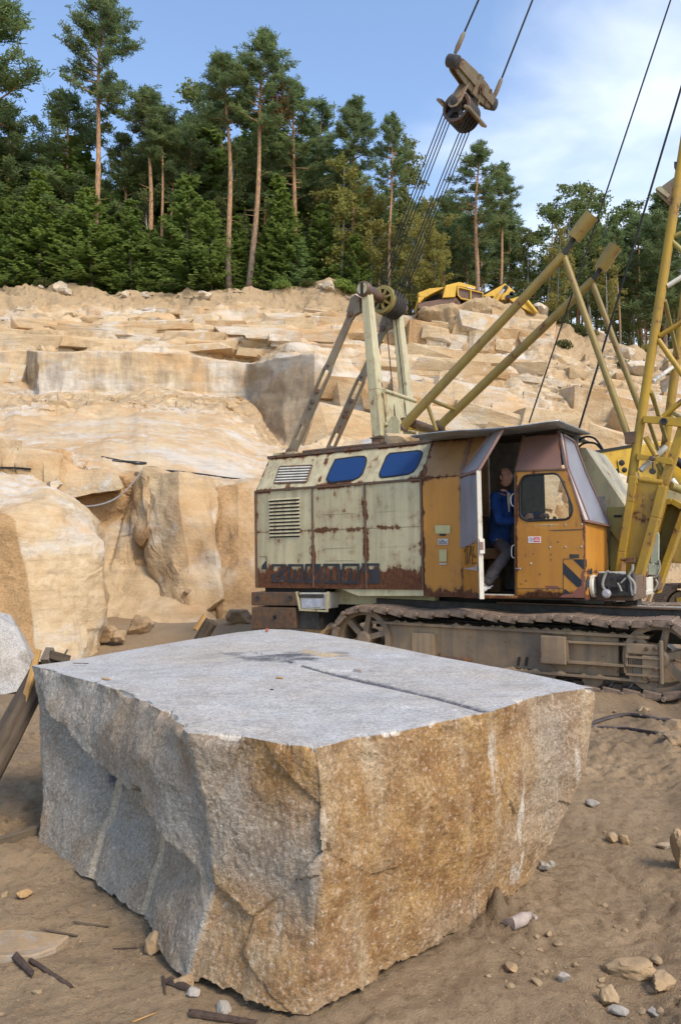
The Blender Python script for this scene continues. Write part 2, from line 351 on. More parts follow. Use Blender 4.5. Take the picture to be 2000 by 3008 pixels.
def granite_mat(name, sc=1.0):
    t = NT(name)
    n1 = t.noise(1.6 * sc, 8, .62); n2 = t.noise(7 * sc, 8, .65); n3 = t.noise(58 * sc, 5, .76); n4 = t.noise(120 * sc, 2, .75)
    run = t.noise(1, 7, .62, t.mp((7 * sc, 7 * sc, 1.2 * sc))); diag = t.noise(1, 7, .65, t.mp((6, 6, 18), rot=(.5, .35, .2)))
    def m(a, n, lo=.42, hi=.62, k=1.0):
        x = t.math('ADD', t.math('MULTIPLY', t.attr(a), k), t.math('SUBTRACT', n, .5)); return t.ramp(x, [(lo, 0), (hi, 1)])
    col = t.mix(t.ramp(n1, [(.35, 0), (.65, 1)]), (.30, .27, .225), (.24, .205, .155))
    col = t.mix(t.math('MULTIPLY', t.ramp(diag, [(.40, 1), (.62, 0)]), .35), col, (.42, .39, .34))
    oc = t.mix(t.ramp(n2, [(.36, 0), (.64, 1)]), (.39, .225, .075), (.22, .105, .032))
    oc = t.mix(t.ramp(run, [(.5, 0), (.66, .75)]), oc, (.44, .32, .18))
    col = t.mix(m('org', t.math('ADD', t.math('MULTIPLY', n1, .5), t.math('MULTIPLY', n2, .5)), .16, .80), col, oc)
    col = t.mix(m('org', t.math('ADD', t.math('MULTIPLY', run, .5), t.math('MULTIPLY', n1, .5)), 1.12, 1.26), col, (.36, .33, .28))
    pc = t.mix(t.ramp(n2, [(.35, 0), (.65, 1)]), (.46, .45, .435), (.38, .365, .34))
    pc = t.mix(t.ramp(t.noise(1, 8, .66, t.mp((3, 9, 3), rot=(0, 0, .5))), [(.56, 0), (.72, .7)]), pc, (.62, .60, .56))
    pc = t.mix(t.math('MULTIPLY', t.ramp(n1, [(.42, 0), (.62, 1)]), .55), pc, (.43, .36, .275)); pc = t.mix(t.math('MULTIPLY', t.ramp(t.noise(3.1, 8, .7), [(.50, 0), (.66, 1)]), .5), pc, (.25, .225, .195)); pc = t.mix(t.ramp(t.noise(30, 6, .75), [(.58, 0), (.72, .55)]), pc, (.68, .63, .56))
    col = t.mix(m('pale', n2), col, pc)
    col = t.mix(t.math('MULTIPLY', m('chip', run, .46, .72), .8), col, (.60, .54, .45))
    col = t.mix(m('dark', n2, .4, .8), col, (.085, .085, .095))
    col = t.mix(m('groove', n3, .3, .6), col, (.46, .375, .26))
    col = t.mix(m('sand', n3, .5, .7), col, (.47, .35, .20))
    sp = n3; col = t.mix(t.ramp(sp, [(.50, 0), (.65, .62)]), col, t.mix(.62, col, (.045, .038, .03))); col = t.mix(t.ramp(sp, [(.32, .46), (.46, 0)]), col, (.72, .66, .56))
    col = t.mix(t.ramp(n4, [(.53, 0), (.66, .6)]), col, (.085, .07, .055))
    h = t.math('ADD', t.math('MULTIPLY', n2, .22), t.math('ADD', t.math('MULTIPLY', n3, .5), t.math('MULTIPLY', n4, .4)))
    h = t.math('ADD', h, t.math('MULTIPLY', diag, .75))
    st = t.math('SUBTRACT', 1.0, t.math('MULTIPLY', t.attr('pale'), .55))
    n = t.n.new('ShaderNodeBump'); t.l(h, n.inputs['Height']); t.inp(n.inputs['Strength'], st); n.inputs['Distance'].default_value = .013 / sc
    return t.bsdf(col, .85, normal=n.outputs[0], spec=.3)
M_GRANITE = granite_mat('granite')
def sand_mat():
    t = NT('sand')
    n1 = t.noise(.45, 6, .6); n2 = t.noise(3.5, 8, .65); n3 = t.noise(28, 7, .7); n4 = t.noise(150, 3, .7)
    col = t.mix(t.ramp(n2, [(.33, 0), (.67, 1)]), (.385, .275, .162), (.30, .21, .122))
    col = t.mix(t.math('MULTIPLY', t.ramp(n1, [(.42, 0), (.62, 1)]), .6), col, (.235, .163, .097))
    col = t.mix(t.ramp(n3, [(.52, 0), (.72, .7)]), col, (.12, .082, .05)); col = t.mix(t.ramp(n3, [(.22, .5), (.4, 0)]), col, (.45, .35, .22))
    col = t.mix(t.ramp(n4, [(.6, 0), (.74, .5)]), col, (.5, .34, .14)); col = t.mix(t.ramp(n4, [(.25, .45), (.38, 0)]), col, (.10, .075, .05))
    col = t.mix(t.ramp(t.attr('damp'), [(0, 0), (1, .6)]), col, (.12, .085, .055))
    col = t.mix(t.ramp(t.attr('pale'), [(0, 0), (1, .7)]), col, (.33, .25, .16))
    h = t.math('ADD', t.math('MULTIPLY', n3, .7), t.math('MULTIPLY', n4, .4))
    return t.bsdf(col, .95, normal=t.bump(h, .9, .034), spec=.15)
M_SAND = sand_mat()

# ------------------------------------------------------------------ ground: one sheet, fine near us
def ticks(a, b, step, lo, hi, gr=1.09):
    mid = list(np.arange(a, b + 1e-6, step)); left = []; d = step; x = a
    while x > lo: d *= gr; x -= d; left.append(x)
    right = []; d = step; x = b
    while x < hi: d *= gr; x += d; right.append(x)
    return np.array(left[::-1] + mid + right)
gx = ticks(-2.4, 3.6, .017, -160, 160); gy = ticks(2.0, 6.6, .018, -60, 190, 1.07)
X, Y = np.meshgrid(gx, gy); X = X.ravel(); Y = Y.ravel()
P3 = np.stack([X, Y, 0 * X], 1)
def ground_h(X, Y):
    P = np.stack([X, Y, 0 * X], 1)
    near = np.exp(-((X / 12) ** 2 + ((Y - 5) / 12) ** 2))
    z = .035 * fbm(P * .8, 4, 3) + .012 * fbm(P * np.array([3.5, 5, 1]), 4, 9)
    rough = sstep(fbm(P * .9 + 40, 3, 77), -.1, .7)
    # trodden clods
    F1, F2, ids, vec = cells(P * np.array([7, 9, 1]) + .3 * np.stack([fbm(P * 6, 2, 1), fbm(P * 6, 2, 2), 0 * X], 1), 31)
    clod = np.clip(F2 - F1, 0, .5) * (ids[:, 0] > .45) * ids[:, 1]
    z = z + clod * .11 * rough
    F1, F2, ids, vec = cells(P * 21, 41)
    z = z + .045 * np.clip(.42 - F1, 0, 1) * (ids[:, 0] > .62) * (.35 + rough)
    z = z + .014 * fbm(P * 16, 4, 15, .6) * (.5 + .9 * rough) + .0035 * fbm(P * 55, 2, 16)
    # crack lines of dried mud
    F1, F2, ids, vec = cells(P * 4.2 + .35 * np.stack([fbm(P * 3, 3, 4), fbm(P * 3, 3, 5), 0 * X], 1), 51)
    z = z - .022 * np.clip(1 - (F2 - F1) / .05, 0, 1) * sstep(fbm(P * .7 - 9, 2, 70), .15, .5)
    # vehicle ruts that cross towards the crane
    for cx, a in ((2.35, .35), (3.1, .30), (-3.2, .2)):
        q = X - cx - a * (Y - 5) + .12 * np.sin(Y * .9)
        z = z - .045 * np.exp(-(q / .16) ** 2) + .03 * np.exp(-((np.abs(q) - .3) / .09) ** 2) + .012 * np.exp(-(q / .2) ** 2) * np.sin(Y * 26)
    # heaped earth under the far right corner of the block and the dug patch in front of it
    hp = np.exp(-(((X - .62) / .26) ** 2 + ((Y - 3.42) / .22) ** 2)); z = z + hp * (.015 + .10 * np.abs(fbm(P * 12, 4, 61, .6)))
    hp2 = np.exp(-(((X - 1.35) / .30) ** 2 + ((Y - 2.42) / .30) ** 2)); z = z + hp2 * (.02 + .11 * np.abs(fbm(P * 11, 4, 62, .6)))
    hp3 = np.exp(-(((X + 1.75) / .6) ** 2 + ((Y - 4.1) / .35) ** 2)); z = z + hp3 * (.05 + .06 * fbm(P * 3, 3, 63))
    # earth pushed up along the foot of the quarry
    z = z + .35 * sstep(Y, 10.5, 15) * (1 + .5 * fbm(P * .7, 3, 64)) * sstep(-X, -4, 2)
    return np.where(Y < 30, z, -.5) * (near * .75 + .25), rough, hp + hp2
Zg, rough_g, heap_g = ground_h(X, Y)
damp = np.clip(.75 * heap_g + .5 * sstep(fbm(P3 * .55 + 3, 4, 88), .15, .7), 0, 1)
pale = np.clip(sstep(fbm(P3 * .7 - 7, 4, 89), .2, .8), 0, 1)
ground, _ = grid_mesh('ground', np.stack([X, Y, Zg], 1), len(gx), len(gy), M_SAND, {'damp': damp, 'pale': pale})
tag(ground, kind='structure')
def gz(x, y): return float(ground_h(np.array([x]), np.array([y]))[0][0])
def gp(px, py, dz=0.0):
    p = gnd(px, py, 0)
    for _ in range(3): p = gnd(px, py, gz(p.x, p.y) + dz)
    return p

# ------------------------------------------------------------------ the quarry face: benches of broken granite
KX = {
 'B0': [(-700, None, 13), (0, None, 14), (300, None, 14.3), (600, None, 14.8), (800, None, 15.5), (1000, None, 17), (1300, None, 19), (1700, None, 21), (2000, None, 22), (2700, None, 20)],
 'R1': [(-700, 1800, 13.3), (0, 1800, 14.3), (300, 1858, 14.8), (500, 1838, 15.2), (640, 1745, 15.8), (760, 1700, 16.3), (1000, 1690, 18), (1300, 1690, 20), (1700, 1660, 22.5), (2000, 1640, 24), (2700, 1640, 22)],
 'R1b': [(-700, 1600, 15), (0, 1600, 15.6), (300, 1580, 16.6), (450, 1600, 16.6), (560, 1690, 16.0), (700, 1690, 16.4), (900, 1600, 18), (1300, 1560, 21), (1700, 1540, 24), (2000, 1540, 25.5), (2700, 1540, 23)],
 'R2': [(-700, 1330, 16.5), (0, 1340, 17), (150, 1345, 17.3), (300, 1365, 17.3), (420, 1388, 16.8), (600, 1402, 17), (740, 1418, 17.5), (900, 1405, 20), (1000, 1390, 22), (1200, 1375, 24), (1500, 1390, 25), (1700, 1400, 26.5), (2000, 1430, 28), (2700, 1430, 26)],
 'R3': [(-700, 1230, 25), (0, 1235, 26), (300, 1215, 28), (500, 1205, 30), (650, 1225, 30), (750, 1295, 28.5), (830, 1335, 26.5), (920, 1322, 27), (1000, 1292, 28), (1200, 1258, 28.5), (1500, 1270, 28), (1700, 1290, 29), (2000, 1300, 30), (2700, 1300, 28)],
 'R4': [(-700, 1130, 36), (0, 1125, 37.5), (80, 1122, 38), (110, 1148, 35.5), (400, 1148, 36), (570, 1150, 36.3), (720, 1172, 36.5), (745, 1200, 35.4), (780, 1262, 33.5), (830, 1308, 31), (920, 1302, 30), (960, 1270, 30.5), (1000, 1250, 30.5), (1200, 1180, 31), (1500, 1200, 30.5), (1700, 1215, 31), (2000, 1220, 32), (2700, 1220, 30)],
 'R5': [(-700, 1025, 37), (0, 1030, 38), (80, 1030, 38.5), (110, 1034, 36), (400, 1034, 36.3), (570, 1044, 36.6), (725, 1068, 36.9), (745, 1066, 36), (830, 1046, 34.2), (925, 1040, 32.6), (1000, 1052, 33), (1200, 1055, 33.5), (1500, 1080, 33), (1700, 1120, 33), (2000, 1160, 33.5), (2700, 1160, 31)],
 'R5b': None,
 'R6': [(-700, 945, 42), (0, 948, 42.5), (110, 940, 42), (300, 935, 43), (700, 938, 43), (850, 945, 43), (1000, 950, 42), (1100, 985, 41), (1190, 1022, 40), (1206, 1020, 38), (1240, 1018, 37.5), (1400, 1020, 37.5), (1560, 1030, 37.5), (1640, 1040, 37.5), (1700, 1060, 37.5), (2000, 1100, 37), (2700, 1100, 35)],
 'R7': [(-700, 835, 48), (0, 838, 48), (100, 840, 48), (200, 847, 48), (300, 855, 48), (400, 864, 48), (470, 867, 48), (540, 864, 48), (640, 852, 48), (700, 846, 48), (760, 850, 48), (850, 852, 48), (930, 838, 48), (960, 840, 48), (1010, 856, 48), (1060, 878, 47.5), (1130, 905, 47), (1198, 930, 46), (1207, 925, 40.5), (1220, 908, 39), (1250, 898, 38.8), (1330, 893, 38.8), (1400, 886, 39), (1500, 890, 39.5), (1570, 910, 40), (1640, 942, 41), (1700, 984, 42), (1760, 996, 42), (1850, 1008, 42), (2000, 1025, 42), (2700, 1040, 42)],
}
px = np.concatenate([np.arange(-700, -120, 24), np.arange(-120, 2130, 4.5), np.arange(2130, 2700, 24)]); NXC = len(px)
sh = np.clip(px, -100, 2120)
# slight wander so no bench runs dead straight
def wob(s, a, f=90.0): return a * fbm(np.stack([px / f, 0 * px + s, 0 * px], 1), 4, int(s))
def keyrow(k, n):
    t = KX[k]; x = [a for a, _, _ in t]; d = np.interp(px, x, [c for _, _, c in t])
    if t[0][1] is None: return d, None
    return d, np.interp(px, x, [b for _, b, _ in t]) + wob(n * 7 + 1, {'R7': 5, 'R5': 3, 'R4': 5}.get(k, 9))
def world_of(py, d):
    x = (px - 1000) / FOC; y = (1504 - py) / FOC
    dy = math.cos(PITCH) - y * math.sin(PITCH); dz = math.sin(PITCH) + y * math.cos(PITCH)
    return np.stack([x / dy * d, d, CAMZ + dz / dy * d], 1)
rows = []; pys = []
d, _ = keyrow('B0', 0); p = np.stack([(px - 1000) / FOC * d, d, 0 * d - .35], 1); rows.append(p); pys.append(1600 + 1.95 / d * FOC)
for n, k in enumerate(['R1', 'R1b', 'R2', 'R3', 'R4', 'R5', 'R5b', 'R6', 'R7']):
    if k == 'R5b':
        d, y = keyrow('R5', 5); d = d + 1.3; y = y - 3
    else: d, y = keyrow(k, n)
    if k == 'R2': d = d + wob(33, .5, 120)
    rows.append(world_of(y, d)); pys.append(y)
top = rows[-1]
r8 = top + np.array([0, 2.5, .05]); r9 = np.stack([top[:, 0] * 2.6, top[:, 1] + 75, top[:, 2] - 2.5], 1)
rows += [r8, r9]; pys += [pys[-1], pys[-1]]
NSUB = [12, 18, 60, 44, 34, 44, 5, 72, 48, 7, 4]
G = []; RI = []; PYG = []
for k, n in enumerate(NSUB):
    for j in range(n):
        t = j / n; G.append(rows[k] * (1 - t) + rows[k + 1] * t); RI.append(k + t); PYG.append(pys[k] * (1 - t) + pys[k + 1] * t)
G.append(rows[-1]); RI.append(len(NSUB)); PYG.append(pys[-1])
G = np.array(G); NR = len(G); RI = np.array(RI)
du = np.gradient(G, axis=1); dv = np.gradient(G, axis=0); nrm = np.cross(du, dv); nrm /= np.linalg.norm(nrm, axis=2, keepdims=True) + 1e-9
for _ in range(3):   # soften the key-row creases of the normal field
    nrm[1:-1] = (nrm[:-2] + 2 * nrm[1:-1] + nrm[2:]) / 4
    nrm[:, 1:-1] = (nrm[:, :-2] + 2 * nrm[:, 1:-1] + nrm[:, 2:]) / 4
P = G.reshape(-1, 3); N = nrm.reshape(-1, 3); N /= np.linalg.norm(N, axis=1, keepdims=True)
r = np.repeat(RI, NXC); PX = np.tile(px, NR); PY = np.array(PYG).reshape(-1)
def band(a, b, f=.15): return sstep(r, a - f, a + f) * (1 - sstep(r, b - f, b + f))
right = sstep(PX, 960, 1120)
wp = P + .5 * np.stack([fbm(P * .5, 3, 1), fbm(P * .5, 3, 2), fbm(P * .5, 3, 3)], 1)
disp = np.zeros(len(P)); crev = np.zeros(len(P))
wq = P + .09 * np.stack([fbm(P * .9, 3, 1), fbm(P * .9, 3, 2), fbm(P * .9, 3, 3)], 1)
ww = band(5, 6, .05) * (1 - right)
# bedded, jointed upper benches: long flat blocks with open joints
wl = np.clip(band(7, 8.25, .08) + band(8, 8.9, .1) * sstep(PX, 1195, 1215) * (1 - sstep(PX, 1560, 1640)) + right * band(2.6, 7.1, .3), 0, 1)
A1, e1, i1 = blocks(wq * np.array([.20, .22, .62]) + 5, 101, .9, 1.1, 3.2)
A2, e2, i2 = blocks(wq * np.array([.55, .5, 1.5]) + 9, 131, .9, 1.0, 3.0)
A3, e3, i3 = blocks(wq * np.array([1.5, 1.3, 3.4]) + 2, 161, .9, 1.0, 2.5)
dirt = sstep(PX, 1330, 1620) * band(3.4, 8.7, .4) * sstep(fbm(P * .2, 3, 12) + .25, -.1, .25)
soilm = np.clip(.9 * band(8.3, 9.3, .2) * (1 - sstep(PX, 1195, 1215) * (1 - sstep(PX, 1560, 1640)) * (1 - sstep(r, 8.75, 8.9))) + band(4.05, 5, .25) * (1 - right) + dirt, 0, 1)
wl = wl * (1 - .8 * soilm)
disp += wl * (.75 * A1 + .20 * A2 + .07 * A3); crev += wl * (1.3 * np.clip(1 - e1 / .12, 0, 1) + .7 * np.clip(1 - e2 / .12, 0, 1) * (i2 > .3))
# the sawn and blasted wall: nearly plane, a few spalls
B1, f1, j1 = blocks(wq * np.array([.16, .2, .5]) + 31, 201, .9, .4, 3)
disp += ww * (.18 * B1 + .12 * fbm(P * .45, 3, 5) + .02 * fbm(P * np.array([5, 5, .6]), 3, 6))
# big broken faces of the lower bench
wc = band(.95, 3, .1)
C1, g1, k1 = blocks(wq * np.array([.50, .35, .30]) + 21, 231, .9, 1.7, 2.6)
C2, g2, k2 = blocks(wq * np.array([1.3, 1.0, .9]) + 3, 261, .8, 1.4, 2.4)
disp += wc * (.80 * C1 + .08 * C2 + .2); crev += wc * (.8 * np.clip(1 - g1 / .07, 0, 1) + .3 * np.clip(1 - g2 / .08, 0, 1))
# inclined pale slab with a few shallow steps
D1, h1, l1 = blocks(P * np.array([.18, .10, .3]) + 41, 291, .6, .4, 2.2)
sl = band(2.95, 4.1, .12) * (1 - right)
disp += sl * (.22 * D1 + .10 * fbm(P * .35, 4, 8) + .02 * fbm(P * 2, 3, 9))
# debris and soil: clods and stones
deb = np.clip(band(4.05, 5, .25) * (1 - .5 * right) + band(0, 1.05, .2) + .8 * band(8.35, 9.2, .3) + dirt, 0, 1)
E1, q1, n1_ = blocks(P * np.array([1.1, 1.1, 1.4]), 321, 1.0, 1.0, 2.2); E2, q2, n2_ = blocks(P * 2.9, 351, 1.0, 1.0, 2.2)
disp += deb * (.30 * fbm(P * .5, 4, 13) + .24 * E1 * (n1_ > .35) + .10 * E2)
disp += band(8.1, 9.1, .2) * (.40 * fbm(P * np.array([.4, .4, .8]), 4, 14) + .10 * fbm(P * 2.2, 3, 17))
disp += .025 * fbm(P * 3.5, 4, 18) * (1 - ww * .7) + .02 * facet(P * 6, 3, 45)
disp -= np.clip(crev, 0, 1) * .10
fade = 1 - sstep(r, 9.2, 9.9)
Q = P + N * (disp * fade)[:, None]
# stains that belong to the stone
bl = lambda cx, cy, rx, ry, a=1.0: a * np.exp(-(((PX - cx) / rx) ** 2 + ((PY - cy) / ry) ** 2) ** 2)
org = .17 + .34 * (wc * (k1 > .62)) + .2 * wc * (k2 > .75) + .30 * wl * (i1 > .78) + .25 * band(8, 9.2) + bl(300, 1490, 95, 75, .55) + bl(395, 1440, 45, 110, .5) + bl(600, 1430, 60, 30, .3) + bl(720, 1490, 50, 140, .35) + bl(430, 1640, 110, 100, .25) + bl(1000, 1000, 60, 70, .25)
pal = .42 * band(3.02, 3.9, .2) * (1 - .4 * right) + .34 * wc * (k1 < .25) + .26 * wl * (i1 < .3) + bl(330, 1110, 190, 28, .22) + bl(250, 1395, 130, 40, .45) + .5 * right * band(2.5, 5, .5) * sstep(fbm(P * .15, 2, 30), -.1, .5) + bl(30, 1100, 60, 40, .3) + bl(1250, 1080, 160, 60, .3)
soi = .55 * deb + .45 * band(8.3, 9.3, .3) + .3 * band(0, 1.2)
run = .55 * ww + .3 * band(7, 8) * (fbm(P * .2, 2, 31) > .1) + bl(830, 1150, 110, 130, .45) + bl(40, 960, 70, 60, .4)
drk = .55 * np.clip(crev, 0, 1) + bl(285, 1405, 45, 22, .55) + bl(70, 1350, 35, 16, .4) + bl(45, 1075, 40, 40, .35) + .35 * sstep(r, 8.93, 9.0) * (1 - sstep(PX, 1190, 1215))
cliff, CF = grid_mesh('hillside', Q, NXC, NR, M_CLIFF, {'org': org, 'pale': pal, 'soil': soi, 'run': run, 'dark': drk}, smooth=True)
cliff.data.set_sharp_from_angle(angle=R(24))
tag(cliff, kind='structure')
CB = BVHTree.FromPolygons([tuple(q) for q in Q], [tuple(f) for f in CF])
def hit(px_, py_, off=0.0):
    d = ray(px_, py_).normalized(); h = CB.ray_cast(CAM, d)
    return (h[0] - d * off) if h[0] is not None else None
def rim(px_):   # point on the rim seen at this bearing
    k = int(np.argmin(np.abs(px - px_))); return Vector(Q.reshape(NR, NXC, 3)[sum(NSUB[:9]), k])
def plateau(px_, back):   # ground of the wood, 'back' metres behind the rim
    k = int(np.argmin(np.abs(px - np.clip(px_, -680, 2680)))); t = Vector(top[k]); f = (t.y + back) / t.y
    return Vector((t.x * f, t.y + back, t.z + .05 - 2.5 * max(0, back - 2.5) / 75))

# ------------------------------------------------------------------ bedrock ledges: crisp jointed slabs standing out of the face
def slab_pts(g, w, h, d, j=.34):
    pts = []
    for sx in (-1, 1):
        for sy in (-1, 1):
            for sz in (-1, 1):
                pts.append(Vector((sx * w / 2 * (1 - j * g.random()), sy * d / 2 * (1 - j * g.random()), sz * h / 2 * (1 - j * g.random()))))
                if g.random() < .45: pts.append(Vector((sx * w / 2 * g.uniform(.3, .8), sy * d / 2 * g.uniform(.9, 1.08), sz * h / 2 * g.uniform(.2, .9))))
    return pts
def ledges(specs, seed, name='rock_ledges'):
    g = random.Random(seed); Vs, Fs, at_ = [], [], {'org': [], 'pale': [], 'soil': [], 'run': [], 'dark': []}
    for (x0, x1, y0, y1, n, w_, h_, d_, tilt, stain) in specs:
        for k in range(n):
            x, y = g.uniform(x0, x1), g.uniform(y0, y1); P0 = hit(x, y)
            if P0 is None: continue
            w, h, d = g.uniform(*w_), g.uniform(*h_), g.uniform(*d_)
            bm = bmesh.new()
            for p in slab_pts(g, w, h, d): bm.verts.new(p)
            bmesh.ops.convex_hull(bm, input=bm.verts); bmesh.ops.delete(bm, geom=[v for v in bm.verts if not v.link_faces], context='VERTS')
            bmesh.ops.subdivide_edges(bm, edges=[e for e in bm.edges if e.calc_length() > .5], cuts=2, use_grid_fill=True)
            M_ = Matrix.Translation(P0 + Vector((0, d * g.uniform(.37, .49), 0))) @ Matrix.Rotation(R(g.gauss(0, 5)), 4, 'Z') @ Matrix.Rotation(R(tilt + g.gauss(0, 2)), 4, 'Y') @ Matrix.Rotation(R(g.gauss(-2, 3)), 4, 'X')
            b = len(Vs); co_ = np.array([(M_ @ v.co)[:] for v in bm.verts]); co_ += .03 * np.stack([fbm(co_ * 1.6, 3, 3), fbm(co_ * 1.6, 3, 4), fbm(co_ * 1.6, 3, 5)], 1) * min(1, h)
            bm.verts.index_update(); Vs += co_.tolist(); Fs += [[b + v.index for v in f.verts] for f in bm.faces]; m = len(bm.verts); bm.free()
            q = g.random(); o_, p_, s_ = stain
            at_['org'] += [(.62 if q < o_ else .2) * g.uniform(.7, 1.1)] * m; at_['pale'] += [(.46 if o_ < q < o_ + p_ else .05) * g.uniform(.7, 1.1)] * m; at_['soil'] += [.5 if g.random() < s_ else .08] * m; at_['run'] += [.4 * (g.random() < .4)] * m; at_['dark'] += [0] * m
    me = bpy.data.meshes.new(name); me.from_pydata(Vs, [], Fs)
    for k, v in at_.items(): a = me.attributes.new(k, 'FLOAT', 'POINT'); a.data.foreach_set('value', v)
    return tag(link(name, me, M_CLIFF), kind='structure')
ledges([(-60, 1000, 950, 1028, 38, (2.5, 8), (.3, .9), (1, 2.2), 1, (.22, .35, .1)), (540, 1010, 935, 1040, 16, (1.2, 3.2), (.5, 1.3), (1, 2), 4, (.3, .35, .1)), (-60, 1050, 905, 950, 34, (.7, 2.2), (.18, .45), (.7, 1.4), 2, (.2, .25, .4)),
        (1228, 1600, 945, 1030, 30, (.9, 2.6), (.6, 1.6), (1, 2), 6, (.25, .3, .2)), (1080, 1440, 1055, 1120, 8, (3, 6.5), (.5, 1.2), (1.2, 2.5), 6, (.1, .6, .1)), (1080, 1420, 1120, 1300, 11, (3, 7), (.9, 2.2), (1.5, 3), 10, (.2, .35, .05)),
        (1450, 2050, 1030, 1180, 26, (.5, 2.0), (.2, .7), (.6, 1.5), 12, (.2, .3, .3)), (1500, 2050, 1180, 1330, 12, (3, 6.5), (.9, 1.8), (2, 3.5), 12, (.15, .35, .05)), (1300, 1900, 1300, 1420, 6, (2, 5), (.8, 1.8), (2, 3), 10, (.2, .2, .1)),
        (-60, 90, 1080, 1120, 4, (1, 2.4), (.6, 1.2), (1, 2), 0, (.1, .4, .1)),
        (-60, 720, 1160, 1215, 40, (.3, 1.0), (.12, .35), (.3, .8), 3, (.1, .2, .6)), (2000, 2600, 1040, 1400, 30, (1, 4), (.5, 1.5), (1, 2.5), 10, (.2, .3, .1)), (-600, -60, 940, 1700, 30, (1, 3), (.5, 1.5), (1, 2), 3, (.2, .3, .1))], 77)

def bench_rocks(items, name):
    Vs, Fs, at_ = [], [], {'org': [], 'pale': [], 'soil': [], 'run': [], 'dark': []}
    for pts, back, st, sd_ in items:
        bm = bmesh.new()
        for x, y, d in pts: bm.verts.new(at(x, y, d)); bm.verts.new(at(x, y, d) + Vector((0, back, 0)))
        bmesh.ops.convex_hull(bm, input=bm.verts); bmesh.ops.delete(bm, geom=[v for v in bm.verts if not v.link_faces], context='VERTS')
        for _ in range(6):
            L = [e for e in bm.edges if e.calc_length() > .16]
            if not L: break
            bmesh.ops.subdivide_edges(bm, edges=L, cuts=1, use_grid_fill=True); bmesh.ops.triangulate(bm, faces=[f for f in bm.faces if len(f.verts) > 4])
        bm.normal_update(); bm.verts.index_update(); b = len(Vs); co_ = np.array([v.co[:] for v in bm.verts]); no_ = np.array([v.normal[:] for v in bm.verts])
        e1 = blocks(co_ * np.array([.9, .8, .7]) + sd_, 400 + sd_, 1.0, 1.8, 2.2)[0]
        co_ += no_ * (.07 * fbm(co_ * .9 + sd_, 3, sd_) + .20 * e1 + .10 * facet(co_ * 1.1 + sd_, 3, sd_, .5) + .02 * fbm(co_ * 6, 3, sd_) + .02 * facet(co_ * 7, 2, sd_))[:, None]
        Vs += co_.tolist(); Fs += [[b + v.index for v in f.verts] for f in bm.faces]; n_ = fbm(co_ * .8, 3, sd_ + 9)
        for k in at_: at_[k] += (np.full(len(co_), st.get(k, .06)) + (.22 * n_ if st.get(k, 0) > .05 else 0)).tolist()
        bm.free()
    me = bpy.data.meshes.new(name); me.from_pydata(Vs, [], Fs); me.polygons.foreach_set('use_smooth', [True] * len(Fs))
    for k, v in at_.items(): a = me.attributes.new(k, 'FLOAT', 'POINT'); a.data.foreach_set('value', v)
    me.set_sharp_from_angle(angle=R(30)); return tag(link(name, me, M_CLIFF), kind='structure')
bench_rocks([([(436, 1386, 16.5), (530, 1394, 16.0), (600, 1402, 16.2), (640, 1470, 16.4), (655, 1760, 15.0), (560, 1830, 14.7), (480, 1760, 15.4), (440, 1640, 16.0), (432, 1560, 16.1), (520, 1600, 15.6)], 3, {'org': .34, 'pale': .24, 'run': .4}, 3),
    ([(632, 1420, 16.8), (700, 1412, 16.7), (760, 1420, 16.9), (780, 1850, 15.0), (645, 1850, 14.9), (628, 1600, 16.0), (700, 1640, 15.6)], 3, {'org': .60, 'pale': .10, 'run': .4}, 5),
    ([(150, 1366, 17.0), (290, 1368, 16.8), (345, 1392, 16.5), (352, 1432, 16.4), (250, 1440, 16.6), (190, 1470, 16.4), (130, 1440, 16.6)], 2.5, {'pale': .30, 'dark': .22, 'org': .2}, 7),
    ([(352, 1400, 18.2), (432, 1386, 16.3), (434, 1580, 15.7), (420, 1600, 15.9), (395, 1480, 17.4)], 2.0, {'org': .75}, 11),
    ([(220, 1430, 17.8), (350, 1430, 17.9), (400, 1560, 17.0), (400, 1600, 16.6), (250, 1570, 16.8)], 1.5, {'org': .62, 'dark': .04}, 13),
    ([(300, 1580, 16.9), (420, 1575, 16.7), (500, 1660, 15.9), (590, 1750, 15.2), (620, 1850, 14.5), (290, 1880, 14.2)], 2.5, {'org': .30, 'pale': .12, 'soil': .10}, 17),
    ([(-160, 1345, 17.2), (40, 1345, 17.1), (110, 1370, 16.7), (120, 1420, 16.4), (-160, 1440, 16.2)], 3, {'pale': .28, 'org': .2}, 19)], 'bench_rocks')
def proj(Pn):
    q = Pn - np.array([0, 0, CAMZ]); cp, sp = math.cos(PITCH), math.sin(PITCH)
    f = q[:, 1] * cp + q[:, 2] * sp; up = -q[:, 1] * sp + q[:, 2] * cp
    return 1000 + FOC * q[:, 0] / f, 1504 - FOC * up / f
def resample(pts, n): # linear resample of key points (n points per span list)
    out = []
    for k in range(len(pts) - 1):
        for j in range(n[k]): out.append(pts[k] * (1 - j / n[k]) + pts[k + 1] * (j / n[k]))
    out.append(pts[-1]); return np.array(out)
